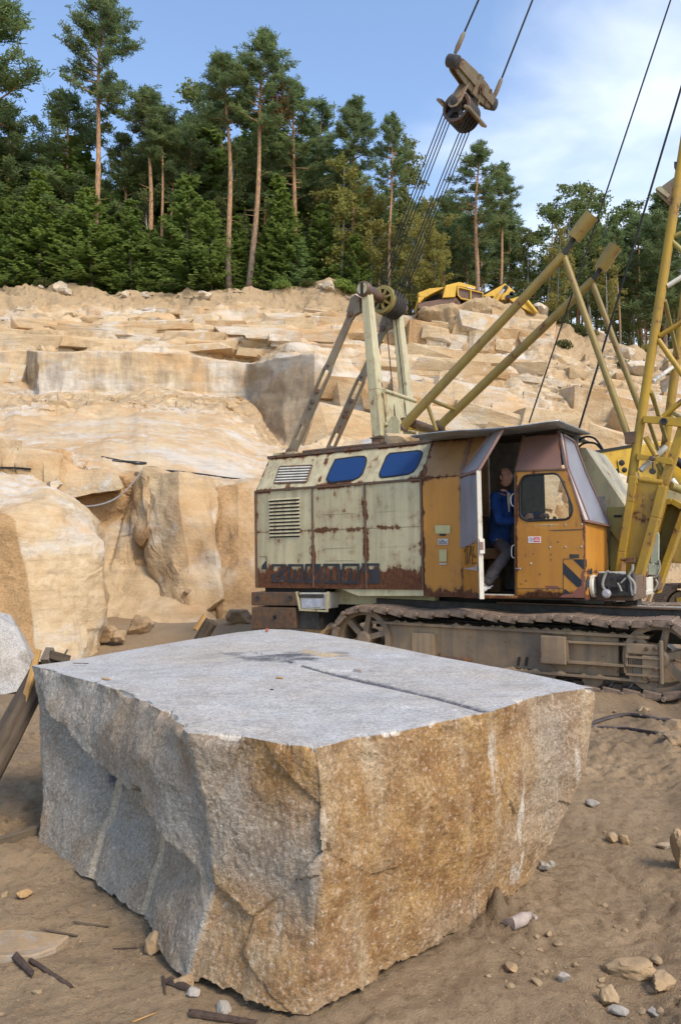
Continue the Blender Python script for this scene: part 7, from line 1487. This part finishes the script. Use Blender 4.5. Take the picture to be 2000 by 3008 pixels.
def tree_meshes(kind, seed, H, c0, rad, bend=.3, leafmat=None, dead=0):
    g = random.Random(seed); V, Fc = [], []; tb = MB(); r0 = H * (.0115 if kind != 'birch' else .0085)
    ph = g.uniform(0, 6.28); ax = lambda z_: Vector((bend * (z_ / H) ** 1.5 * math.cos(ph) + .12 * math.sin(z_ * .35 + ph), bend * (z_ / H) ** 1.5 * math.sin(ph) + .12 * math.cos(z_ * .3 + ph), z_))
    top = H * .985; tb.tube([ax(top * k / 14) for k in range(15)], [r0 * (1.25 if k == 0 else 1) * (1 - .86 * (k / 14) ** 1.2) for k in range(15)], 8)
    if kind == 'pine':
        n = int(30 + H * 1.1)
        for k in range(n):
            t = (k + g.random()) / n; z_ = H * (c0 + (1 - c0) * t ** .9); a = g.uniform(0, 6.28) ; prof = math.sin(math.pi * min(1, (t * .80 + .22))) ** .8
            L = rad * prof * g.uniform(.55, 1.2) + .3; up_ = .05 + .75 * t * t + g.uniform(-.12, .25); d = Vector((math.cos(a), math.sin(a), up_)).normalized(); p = ax(z_); pts = [p]
            for q in range(4): d = (d + Vector((g.uniform(-.25, .25), g.uniform(-.25, .25), g.uniform(-.08, .22)))).normalized(); pts.append(pts[-1] + d * L / 4)
            tb.tube(pts, [r0 * .30 * (1 - .6 * t), r0 * .24 * (1 - .6 * t), r0 * .16, r0 * .1, r0 * .05], 5, False)
            nt = int(5 + L * 4.6)
            for q in range(nt):
                s_ = .35 + .68 * (q + g.random()) / nt; i = min(3, int(s_ * 4)); c = pts[i].lerp(pts[i + 1], min(1.1, s_ * 4 - i)) + rv(g) * .30 * Vector((1, 1, .5)).length * g.random(); R_ = g.uniform(.26, .46)
                for _ in range(22):
                    dd = rv(g); dd.z = dd.z * .55 + .30; dd.normalize(); st = c + Vector((g.uniform(-1, 1), g.uniform(-1, 1), g.uniform(-.5, .5))) * R_ * .6; quads(V, Fc, st, dd, rv(g), R_ * g.uniform(.5, .95), g.uniform(.035, .075))
        for k in range(7):
            z_ = H * g.uniform(.3, c0); a = g.uniform(0, 6.28); d = Vector((math.cos(a), math.sin(a), g.uniform(-.2, .3))); tb.tube([ax(z_), ax(z_) + d * g.uniform(.3, 1.2)], [r0 * .14, r0 * .04], 4, False)
    elif kind == 'spruce':
        nw = int((H * (1 - c0)) / .40)
        for k in range(nw):
            t = k / nw; z_ = H * (c0 + (1 - c0) * t); L0 = rad * (1 - t) ** .85 + .10
            for j in range(9):
                a = g.uniform(0, 6.28); L = L0 * g.uniform(.65, 1.15); d = Vector((math.cos(a), math.sin(a), .25 - .55 * (1 - t))); p = ax(z_ + g.uniform(-.2, .2)); nq = int(5 + L * 9)
                if j < 5: tb.tube([p, p + d.normalized() * L], [r0 * .16 * (1 - t) + .004, .003], 3, False)
                for q in range(nq):
                    s_ = (q + g.random()) / nq; c = p + Vector((d.x * L * s_, d.y * L * s_, d.z * L * s_ + .28 * L * s_ * s_ - .05)); sd_ = Vector((-d.y, d.x, 0)) * g.choice((-1, 1)); dd = (d * .75 + sd_ * g.uniform(.3, 1.0) + Vector((0, 0, g.uniform(-.45, .1)))).normalized()
                    quads(V, Fc, c, dd, Vector((0, 0, 1)) + rv(g) * .7, g.uniform(.22, .46) * (1 - .4 * s_), g.uniform(.09, .17))
    else:
        n = int(16 + H * 1.1)
        for k in range(n):
            t = (k + g.random()) / n; z_ = H * (c0 + (1 - c0) * t); a = g.uniform(0, 6.28); prof = math.sin(math.pi * min(1, t * .75 + .2)); L = rad * prof * g.uniform(.6, 1.25) + .35; d = Vector((math.cos(a) * .8, math.sin(a) * .8, .75)).normalized(); p = ax(z_); pts = [p]
            for q in range(5): d = (d + Vector((g.uniform(-.2, .2), g.uniform(-.2, .2), -.16))).normalized(); pts.append(pts[-1] + d * L / 5)
            tb.tube(pts, [r0 * .30, r0 * .22, r0 * .15, r0 * .1, r0 * .07, r0 * .03], 4, False)
            nt = int(9 + L * 6.5)
            for q in range(nt):
                s_ = .25 + .78 * g.random(); i = min(4, int(s_ * 5)); c = pts[i].lerp(pts[i + 1], min(1.05, s_ * 5 - i)); dr = g.uniform(.2, .9); off = Vector((g.gauss(0, .22), g.gauss(0, .22), 0))
                for _ in range(8):
                    pp = c + off * g.random() + Vector((g.gauss(0, .09), g.gauss(0, .09), -dr * g.random())); quads(V, Fc, pp, rv(g), rv(g), g.uniform(.09, .17), g.uniform(.09, .15))
    me = bpy.data.meshes.new('crown'); me.from_pydata([v[:] for v in V], [], Fc); me.materials.append(leafmat or {'pine': M_PINE, 'spruce': M_SPRUCE, 'birch': M_BIRCH}[kind])
    tm = bpy.data.meshes.new('trunk'); tm.from_pydata([v[:] for v in tb.v], [], tb.f); tm.polygons.foreach_set('use_smooth', [True] * len(tm.polygons)); tm.materials.append({'pine': M_PBARK, 'spruce': M_SBARK, 'birch': M_BBARK}[kind])
    return tm, me
LIB = {}; WIDE = {'pine': 1.12, 'tallpine': 1.1, 'densepine': 1.2, 'spruce': 1.45, 'young': 1.25, 'birch': 1.25, 'gold': 1.2}
def lib(kind, v):
    key = (kind, v)
    if key not in LIB:
        s_ = {'pine': 10, 'spruce': 40, 'birch': 70, 'gold': 90, 'young': 120, 'tallpine': 140, 'densepine': 160}[kind] + v
        if kind == 'pine': LIB[key] = (tree_meshes('pine', s_, 20, (.50, .58, .44, .62)[v], (2.3, 2.0, 2.7, 2.4)[v], .6), 20)
        elif kind == 'tallpine': LIB[key] = (tree_meshes('pine', s_, 22, (.60, .72)[v], (2.3, 1.9)[v], .5), 22)
        elif kind == 'densepine': LIB[key] = (tree_meshes('pine', s_, 15, (.22, .30)[v], (2.3, 2.6)[v], .4), 15)
        elif kind == 'spruce': LIB[key] = (tree_meshes('spruce', s_, 10, (.10, .05, .16)[v], (2.1, 1.7, 2.5)[v], .1), 10)
        elif kind == 'young': LIB[key] = (tree_meshes('spruce', s_, 5, .06, 1.25, .05, M_LIGHTS), 5)
        elif kind == 'birch': LIB[key] = (tree_meshes('birch', s_, 15, (.32, .25, .42)[v], (2.1, 2.5, 1.8)[v], .7), 15)
        elif kind == 'gold': LIB[key] = (tree_meshes('birch', s_, 11, (.20, .30)[v], (1.7, 2.0)[v], .5, M_GOLD), 11)
    return LIB[key]
def tree(kind, v, px_, ytop, back, label, group=None, lean=0.0, wide=1.0, name=None):
    """a tree standing 'back' metres behind the rim at this bearing, as tall as it is seen"""
    (tm, cm), H0 = lib(kind, v); P = plateau(px_, back); hz_ = (CAMZ + (HZ - ytop) / FOC * P.y) - P.z; s_ = hz_ / (H0 * 1.0)
    nm = name or {'pine': 'pine_tree', 'tallpine': 'pine_tree', 'densepine': 'pine_tree', 'spruce': 'spruce_tree', 'young': 'spruce_tree', 'birch': 'birch_tree', 'gold': 'birch_tree'}[kind]
    r_ = bpy.data.objects.new(nm, None); COL.objects.link(r_); r_.location = P - Vector((0, 0, .25)); r_.rotation_euler = (0, lean, (px_ * .37) % 6.28 if lean == 0 else 0); wide = wide * WIDE[kind]; r_.scale = (s_ * wide, s_ * wide, s_); r_.empty_display_size = .5
    for n_, m_ in (('trunk', tm), ('crown', cm)): o = bpy.data.objects.new(n_, m_); COL.objects.link(o); o.parent = r_
    return tag(r_, label, nm.split('_')[0] + ' tree', group)
TR = [  # kind, variant, px, ytop, metres behind rim, label, lean, wide
 ('tallpine', 0, 266, -70, 1.2, 'tallest pine with long bare orange trunk at upper left', .035, .95), ('pine', 2, -55, -120, 1.5, 'pine cut off by the left edge with boughs reaching over the sky', 0, 1.25), ('densepine', 0, 20, 270, 4, 'dark pine at the left edge below the overhanging boughs', 0, 1.0),
 ('densepine', 1, 205, 245, 4, 'broad dark pine crown behind the tallest bare trunk', 0, 1.05), ('tallpine', 1, 438, 225, 2.5, 'left one of three bare-trunked pines standing close together', .0, 1.25), ('tallpine', 1, 478, 300, 3, 'middle one of three bare-trunked pines standing close together', 0, .9), ('tallpine', 0, 500, 330, 4, 'right one of three bare-trunked pines standing close together', 0, .8),
 ('birch', 0, 545, 225, 9, 'pale birch top rising behind the three bare-trunked pines', 0, 1.1), ('tallpine', 1, 678, 130, 1.2, 'slim straight pine with pale bare trunk left of the leaning pine', 0, 1.15), ('tallpine', 0, 736, 62, .8, 'leaning orange-trunked pine with high crown in the middle of the wood', .055, 1.0),
 ('pine', 0, 860, 190, 4, 'pine with flat boughs to the right beside the leaning pine', 0, 1.15), ('densepine', 0, 930, 275, 7, 'dense pine between the flat-boughed pine and the column pine', 0, .9), ('pine', 1, 1028, 255, 3, 'pine with rounded crown above two thin red trunks', 0, 1.05), ('densepine', 1, 640, 240, 7, 'dark bushy pine behind the slim straight trunk', 0, .9),
 ('tallpine', 0, 1143, 300, 1.5, 'narrow pointed pine left of the crane ropes', 0, .72), ('birch', 2, 1190, 360, 6, 'brownish birch right behind the narrow pointed pine', 0, .8), ('pine', 2, 1398, 398, 3, 'wide pine behind the bridle ropes above the yellow wreck', 0, 1.2), ('pine', 1, 1470, 450, 4, 'pine with ragged right side next to the wide pine', 0, .9),
 ('birch', 1, 1660, 500, 5, 'broad birch crown left of the hoist rope', 0, 1.0), ('birch', 0, 1740, 495, 6, 'taller birch crown behind the hoist rope', 0, .95), ('birch', 2, 1850, 560, 8, 'thin birch between the two hoist ropes', 0, .9), ('densepine', 0, 1960, 545, 4, 'dark pine behind the boom lamp at the right edge', 0, 1.1),
 ('pine', 3, 1820, 640, 3, 'short-crowned pine right of the tall birches', 0, .8),
 ('young', 0, 882, 672, .6, 'small pale young spruce at the rim below the leaning pine', 0, 1.05),
 ('spruce', 0, 110, 480, 1.2, 'bright spruce near the left edge of the rim', 0, 1.1), ('spruce', 2, 262, 520, 1.0, 'wide olive spruce in front of the tallest pine trunk', 0, 1.15), ('spruce', 1, 390, 545, 1.2, 'green spruce just left of the three bare trunks', 0, 1.1), ('spruce', 0, 560, 470, 1.2, 'tall bright green spruce between the three trunks and the slim pine', 0, 1.15), ('spruce', 2, 620, 560, .9, 'lower spruce left of the slim straight pine', 0, .95), ('spruce', 1, 820, 480, 1.4, 'spruce with bare pole top right of the leaning pine', 0, 1.0), ('spruce', 0, 30, 560, .9, 'spruce filling the left picture edge above the rim', 0, 1.1), ('spruce', 1, 950, 560, 1.6, 'spruce right of the small pale young spruce', 0, 1.05),
 ('gold', 0, 1010, 440, 1.8, 'yellowing birch left of the crane ropes', 0, 1.1), ('gold', 1, 1090, 520, 2, 'yellow-green birch behind the lower crane ropes', 0, 1.0), ('gold', 0, 1235, 560, 2, 'yellow birch right of the crane ropes beside the wreck', 0, 1.0), ('gold', 1, 1275, 640, 1.5, 'low golden birch directly behind the wreck', 0, 1.0), ('gold', 1, 1790, 700, 2, 'golden-leaved birch right of the backstop tubes', 0, .7), ('gold', 0, 1640, 640, 3, 'yellow-flecked birch above the left backstop tube', 0, .7)]
TR += [('birch', 1, 1605, 565, 6, 'broad pale birch left of the pair of tall birches', 0, 1.1), ('pine', 0, 1700, 615, 8, 'pine between the two broad birch crowns', 0, 1.1), ('birch', 0, 1795, 545, 9, 'birch with loose crown right of the hoist rope', 0, 1.1), ('densepine', 1, 1885, 620, 7, 'dark round pine left of the boom lamp', 0, 1.1), ('pine', 1, 1925, 575, 9, 'tall pine just left of the boom lamp', 0, 1.0), ('birch', 1, 2020, 540, 8, 'birch half hidden behind the boom at the right edge', 0, 1.1), ('birch', 2, 1555, 650, 7, 'small thin birch in the gap right of the wide pine', 0, 1.0), ('densepine', 0, 1315, 560, 8, 'dark pine behind the wreck left of the wide pine', 0, 1.1)]
for kind, v, px_, yt, bk, lab, ln, wd in TR: tree(kind, v, px_, yt, bk, lab, None, ln, wd)
FRONT = [('spruce', 0, -30, 430), ('spruce', 1, 65, 600), ('spruce', 2, 160, 640), ('spruce', 0, 205, 590), ('spruce', 1, 320, 600), ('spruce', 2, 440, 640), ('spruce', 0, 500, 620), ('spruce', 1, 690, 600), ('spruce', 2, 780, 640), ('spruce', 0, 840, 560), ('spruce', 1, 915, 690), ('spruce', 0, 985, 640), ('spruce', 2, 1045, 660)]
for kind, v, px_, yt in FRONT: tree(kind, v, px_, yt, .9 + (px_ % 7) * .25, 'bushy green spruce of the low row along the quarry rim', 'low spruces along the rim', 0, 1.0)
g = random.Random(21)
BGL = {'tallpine': 'bare-stemmed pine in the depth of the wood on the quarry rim', 'pine': 'dark pine in the depth of the wood on the quarry rim', 'densepine': 'dark pine in the depth of the wood on the quarry rim', 'spruce': 'green spruce in the depth of the wood on the quarry rim', 'birch': 'thin-crowned birch in the depth of the wood on the quarry rim', 'gold': 'thin-crowned birch in the depth of the wood on the quarry rim'}
BGG = {'tallpine': 'bare-stemmed pines deep in the wood', 'pine': 'dark pines deep in the wood', 'densepine': 'dark pines deep in the wood', 'spruce': 'spruces deep in the wood', 'birch': 'birches deep in the wood', 'gold': 'birches deep in the wood'}
sky_y = lambda x: float(np.interp(x, [-300, 0, 100, 220, 330, 420, 560, 680, 760, 900, 960, 1040, 1100, 1180, 1260, 1340, 1420, 1500, 1560, 1620, 1720, 1850, 1960, 2300], [200, 330, 380, 320, 380, 300, 290, 300, 260, 330, 420, 390, 480, 470, 560, 520, 500, 560, 700, 640, 590, 640, 620, 560]))
for k in range(190):
    x = -260 + 2500 * (k + g.random()) / 190; bk = g.uniform(3.5, 17) if x < 1000 else g.uniform(3, 24); top_ = sky_y(x) + g.uniform(20, 240)
    if x < 900: kind = g.choice(('densepine', 'densepine', 'spruce', 'spruce', 'pine', 'birch'))
    elif x < 1300: kind = g.choice(('densepine', 'pine', 'birch', 'gold', 'spruce', 'tallpine'))
    else: kind = g.choice(('tallpine', 'tallpine', 'pine', 'birch', 'tallpine', 'tallpine')); 
    v = g.randrange({'pine': 4, 'tallpine': 2, 'densepine': 2, 'spruce': 3, 'birch': 3, 'gold': 2}[kind]); tree(kind, v, x, top_, bk, BGL[kind], BGG[kind], 0, g.uniform(.8, 1.15))
# dead rusty bough hanging in the leaning pine
mb = MB(); gg = random.Random(4); V, Fc = [], []; c0 = at(800, 250, plateau(800, 1.0).y)
for k in range(900):
    t = gg.random(); p = c0 + Vector((gg.gauss(0, .45) + .2 * t, gg.gauss(0, .35), -2.2 * t + gg.gauss(0, .2))); quads(V, Fc, p, rv(gg), rv(gg), .2, .08)
me = bpy.data.meshes.new('dead_bough'); me.from_pydata([(v - c0)[:] for v in V], [], Fc); o = link('dead_bough', me, M_BROWN, None); o.location = c0; tag(o, 'rust-brown dead bough hanging beside the crown of the leaning pine', 'dead branch')
# shrubs and grass tufts along the rim and on the right slope
def bush(px_, py_, r_, mat, label, group=None, n=900, seed=1, P=None, tall=.8):
    gg = random.Random(seed); P = P or hit(px_, py_); V, Fc = [], []
    if P is None: return
    for k in range(n):
        a = rv(gg); a.z = abs(a.z); q = a * r_ * gg.random() ** .45; q.z *= tall; quads(V, Fc, P + q, rv(gg), rv(gg), r_ * gg.uniform(.07, .16), r_ * .10)
    st = MB()
    for k in range(7): a = rv(gg); a.z = abs(a.z) + .5; st.tube([P - Vector((0, 0, .1)), P + a.normalized() * r_ * .8], [.015 * r_, .004], 4, False)
    r0 = empty('shrub', P, label, 'shrub', group); me = bpy.data.meshes.new('foliage'); me.from_pydata([(v - P)[:] for v in V], [], Fc); link('foliage', me, mat, r0); st.build('stem', M_SBARK, r0)
for k, (x, y, r_, m_, lab) in enumerate(((60, 838, .9, M_BUSH, 'olive shrub on the rim at the left'), (130, 842, .7, M_BUSH, 'second olive shrub on the rim right of the first'), (830, 848, .7, M_SPRUCE, 'green shrub at the rim left of the small young spruce'), (905, 842, .6, M_BUSH, 'shrub at the foot of the small young spruce'), (1000, 850, .8, M_SPRUCE, 'dark green shrub at the rim left of the gantry'), (1030, 862, .7, M_SPRUCE, 'low green shrub right behind the gantry head'),
    (1652, 1022, .5, M_BUSH, 'green weed on the slope between the backstop tubes'), (1560, 915, .35, M_BUSH, 'small weed right of the wreck'), (1640, 950, .55, M_BUSH, 'shrub where the knoll drops to the right'), (1690, 975, .6, M_BUSH, 'shrub on the rim behind the far backstop tube'), (1730, 985, .5, M_BUSH, 'shrub on the rim right of the far backstop tube'), (1830, 1075, .4, M_BUSH, 'weed on the upper right slope left of the boom'), (1835, 1045, .4, M_GOLD, 'yellowing weed on the upper right slope'), (1955, 1150, .5, M_BUSH, 'weed behind the boom lattice'), (1900, 1030, .45, M_GOLD, 'dry weed at the rim behind the boom chord'))): bush(x, y, r_, m_, lab, None, 900, 50 + k)
# roots and stones along the torn edge of the turf
for k in range(46):
    x = g.uniform(-60, 1190); y = float(np.interp(x, [a for a, _, _ in KX['R7']], [b for _, b, _ in KX['R7']])) + g.uniform(2, 18); P = hit(x, y)
    if P is None or P.y > 55: continue
    if k % 3: 
        mb = MB(); a = rv(g); a.z = -abs(a.z) * .6; p2 = P + a * g.uniform(.3, .9); mb.tube([P - a * .2, P.lerp(p2, .5) + rv(g) * .1, p2], [.03, .022, .008], 5); o = mb.build('root', M_SBARK, None, True, origin=P); tag(o, 'torn root hanging from the turf edge along the quarry rim', 'root', 'torn roots along the rim')
    else: hull_rock('stone', P - Vector((0, 0, .1)), g.uniform(.15, .35), 700 + k, M_BOULD, 'pale stone lying on the torn edge of the quarry rim', 'stone', 'stones on the rim', 2, 12, (1.3, 1, .8), k, .1, {'pale': .5})
for k, (x, y, r_, lab) in enumerate(((600, 850, .42, 'pale pointed stone standing on the rim between two trunks'), (175, 852, .38, 'pale block at the rim at left'), (200, 860, .30, 'second smaller pale block at the rim at left'), (1590, 915, .35, 'orange stone right of the wreck boom'), (1760, 1000, .5, 'flat slab at the rim behind the strut'), (1835, 1055, .45, 'grey slab on the right slope'), (1880, 1095, .55, 'whitish block on the slope behind the boom'))):
    P = hit(x, y); 
    if P: hull_rock('stone', P - Vector((0, 0, .15)), r_, 760 + k, M_BOULD, lab, 'stone', None, 3, 12, (1.2, 1, .9), k, .1, {'pale': .5})
for k, (x, y, d, r_, lab) in enumerate(((1245, 1800, 13.0, .26, 'white stone seen under the crane beside the towing lug'), (1215, 1800, 12.6, .16, 'smaller white stone left of the one under the crane'), (1320, 1780, 13.6, .38, 'brown-veined stone seen under the cab'), (985, 1848, 11.6, .24, 'tan stone at the rear of the crawler track'), (945, 1852, 11.2, .20, 'pale stone between ballast and crawler track'))):
    P = at(x, y, d); hull_rock('stone', P - Vector((0, 0, r_ * .9)), r_, 790 + k, M_BOULD, lab, 'stone', None, 3, 12, (1.3, 1, 1), k, .08, {'pale': .7 if k < 2 else .3})
mb = MB(); P = mp(1172, 1298, .45); o = hull_rock('stone', P - HW * .08, .17, 820, M_BOULD, 'brown stone lying on the crane roof at the foot of the gantry', 'stone', None, 3, 11, (1.35, .8, .75), -.5, .06, {'soil': .4, 'dark': .2})

# ------------------------------------------------------------------ wrecked yellow digger on the knoll
M_WYEL = paint('wreck_yellow', (.62, .38, .035), .30, base2=(.52, .30, .03), dirt=(.25, .15, .05)); M_WRUST = paint('wreck_rust', (.14, .075, .045), .6, base2=(.10, .055, .035))
DW = 39.6; WK = empty('wrecked_excavator', at(1330, 900, DW), 'stripped yellow excavator wreck without tracks on top of the rocky knoll', 'excavator')
TW = lambda x, y: (1180 + x * .26786, 780 + y * .26786)
def wk(pts, d0, d1, mat, name, parent=WK):
    q = [at(*TW(x, y), DW + d0) for x, y in pts]; mb = MB(); mb.prism(q, Vector((.0, d1 - d0, 0))); return mb.build(name, mat, parent, False, .02)
wk([(175, 470), (175, 420), (260, 395), (430, 370), (600, 350), (640, 400), (640, 470)], -.4, 2.2, M_WRUST, 'undercarriage')
wk([(175, 300), (300, 250), (460, 235), (455, 250), (345, 300), (265, 345), (195, 345)], -.3, .2, M_WYEL, 'bent_cover'); wk([(178, 345), (255, 345), (190, 415), (178, 400)], -.3, 1.6, M_WYEL, 'side_plate'); wk([(270, 340), (440, 300), (440, 380), (262, 385)], .3, 1.8, M_BLACK, 'engine_block')
wk([(480, 215), (590, 205), (600, 230), (585, 345), (445, 352)], -.5, 1.6, M_WYEL, 'house_panel'); wk([(480, 215), (625, 180), (640, 182), (808, 230), (808, 262), (600, 222)], -.45, 1.7, M_WYEL, 'roof_panel'); wk([(708, 232), (795, 252), (797, 264), (710, 246)], -.50, -.44, M_TAG2, 'roof_window')
wk([(600, 225), (890, 300), (890, 415), (760, 390), (640, 350), (615, 320)], -.4, 1.4, M_WRUST, 'engine_grille')
for pts in ([(605, 225), (625, 240), (620, 315), (650, 352), (635, 355), (608, 320)], [(640, 350), (890, 400), (890, 418), (640, 365)], [(748, 262), (762, 266), (762, 388), (748, 384)], [(880, 300), (892, 303), (892, 415), (880, 412)], [(610, 226), (890, 293), (890, 306), (612, 240)]): wk(pts, -.5, -.35, M_WYEL, 'grille_frame')
wk([(895, 335), (1000, 330), (1005, 400), (960, 400), (895, 345)], 0, .9, M_WYEL, 'boom_base'); wk([(930, 345), (995, 340), (997, 385), (930, 388)], -.05, .0, M_WRUST, 'opening')
wk([(890, 330), (1130, 195), (1240, 285), (1190, 365), (1080, 375), (1095, 330), (1030, 405), (985, 405), (1005, 335), (900, 340)], -.2, .35, M_WYEL, 'boom'); wk([(895, 300), (1125, 190), (1020, 240), (900, 305)], -.15, .3, M_WRUST, 'boom_back'); wk([(1180, 370), (1330, 320), (1480, 520), (1440, 525), (1240, 420)], -.2, .3, M_WYEL, 'dipper_arm'); wk([(1160, 380), (1240, 420), (1320, 470), (1215, 450)], -.1, .25, M_WRUST, 'bucket_link')
for x, y in ((1138, 240), (1125, 262), (1160, 345), (1195, 325), (1205, 305)): mb = MB(); mb.lathe(at(*TW(x, y), DW - .25), (0, 1, 0), [(0, .12), (.1, .12)], 12); mb.build('pin', M_BLACK, WK)
mb = MB(); mb.tube([at(*TW(1030, 385), DW - .3), at(*TW(1075, 318), DW - .3)], .12, 10); mb.build('ram_body', M_WYEL, WK, True); mb = MB(); mb.tube([at(*TW(1070, 325), DW - .3), at(*TW(1118, 262), DW - .3)], .07, 10); mb.build('ram_rod', M_TAG2, WK, True)
mb = MB(); mb.tube([at(*TW(1330, 340), DW - .25), at(*TW(1475, 515), DW - .25)], .09, 10); mb.build('ram_body', M_WYEL, WK, True)

# ------------------------------------------------------------------ second digger working behind the crane boom
M_EYEL = paint('digger_yellow', (.58, .36, .025), .30, base2=(.50, .30, .025), dirt=(.22, .14, .04), dirtamt=.5)
DE = 15.0; EX = empty('tracked_excavator', at(2050, 1800, DE + 1), 'yellow tracked excavator behind the crane boom with its arm reaching left', 'excavator')
def ex(pts, d0, d1, mat, name, parent=EX, bev=.02): q = [at(*p, DE + d0) for p in pts]; mb = MB(); mb.prism(q, Vector((.15, d1 - d0, 0)).normalized() * (d1 - d0)); return mb.build(name, mat, parent, False, bev)
arm = ex([(1690, 1350), (1725, 1332), (1862, 1308), (1960, 1292), (2030, 1310), (2060, 1360), (2060, 1440), (1990, 1420), (1900, 1412), (1850, 1398), (1826, 1388), (1815, 1382), (1770, 1390), (1745, 1392), (1690, 1398)], 0, .38, M_EYEL, 'boom_arm')
ex([(1690, 1334), (1725, 1327), (1864, 1304), (1864, 1312), (1725, 1336), (1690, 1345)], -.02, .40, M_BLACK, 'arm_edge', arm, .004); ex([(1768, 1384), (1815, 1376), (1817, 1386), (1770, 1394)], -.02, .40, M_BLACK, 'arm_edge', arm, .004)
ex([(1812, 1350), (1822, 1342), (1862, 1336), (1862, 1400), (1835, 1398), (1818, 1385)], -.03, 0.0, M_EYEL, 'pivot_plate', arm, .004); ex([(1738, 1349), (1774, 1342), (1774, 1346), (1740, 1353)], -.02, .0, M_BLACK, 'weld_plate', arm, .003)
for x, y, r_ in ((1826, 1359, .055), (1834, 1380, .05), (1753, 1372, .05)): mb = MB(); mb.lathe(at(x, y, DE - .05), (0, 1, 0), [(0, r_ * .7), (.01, r_), (.06, r_)], 18); mb.build('pin', M_BLACK, arm, True)
mb = MB(); mb.tube([at(1925, 1318, DE - .2), at(1968, 1340, DE - .2), at(2050, 1400, DE - .2)], .08, 10); mb.build('hydraulic_ram', M_BLACK, EX, True); mb = MB(); mb.tube([at(1972, 1408, DE - .25), at(1990, 1432, DE - .25)], .05, 10); mb.build('ram_rod', M_SIGNW, EX, True)
ex([(1980, 1400), (2100, 1380), (2120, 1520), (2010, 1440)], .1, .5, M_EYEL, 'stick'); ex([(2060, 1440), (2300, 1440), (2300, 1660), (2060, 1660)], .5, 2.6, M_EYEL, 'house', bev=.05); ex([(2075, 1450), (2140, 1450), (2140, 1560), (2075, 1560)], .46, .50, M_BLUE, 'cab_window'); ex([(2160, 1560), (2290, 1560), (2290, 1640), (2160, 1640)], .46, .50, M_BLACK, 'engine_vent'); ex([(2062, 1425), (2180, 1425), (2180, 1442), (2062, 1442)], .5, 1.6, M_EYEL, 'cab_roof'); ex([(2070, 1660), (2290, 1660), (2290, 1720), (2070, 1720)], .8, 2.2, M_STEEL, 'slew_ring')
DT = 17.0; tp0 = [at(x, y, DT) for x, y in ((1948, 1812), (1946, 1775), (1956, 1748), (1980, 1729), (2015, 1722), (2330, 1722), (2370, 1760), (2330, 1818))]
mb = MB(); q = catmull(tp0 + [tp0[0]], 5); n = len(q)
for a, b in zip(q, q[1:]):
    d = (b - a); L = d.length
    if L < .02: continue
    d.normalize(); nn = Vector((0, 1, 0)).cross(d); mb.box((a + b) / 2 + Vector((0, .25, 0)), d * L * .45, Vector((0, .28, 0)), nn * .045)
mb.build('crawler_belt', M_SHOE, EX); mb = MB(); cc0 = at(2003, 1778, DT + .1); mb.lathe(cc0, (0, 1, 0), [(0, .30), (.1, .32), (.3, .32)], 24); mb.build('idler_wheel', M_MUD, EX, True); mb = MB(); mb.prism([at(x, y, DT + .05) for x, y in ((1985, 1755), (2320, 1750), (2320, 1800), (1990, 1800))], Vector((0, .4, 0))); mb.build('crawler_frame', M_EYEL, EX)
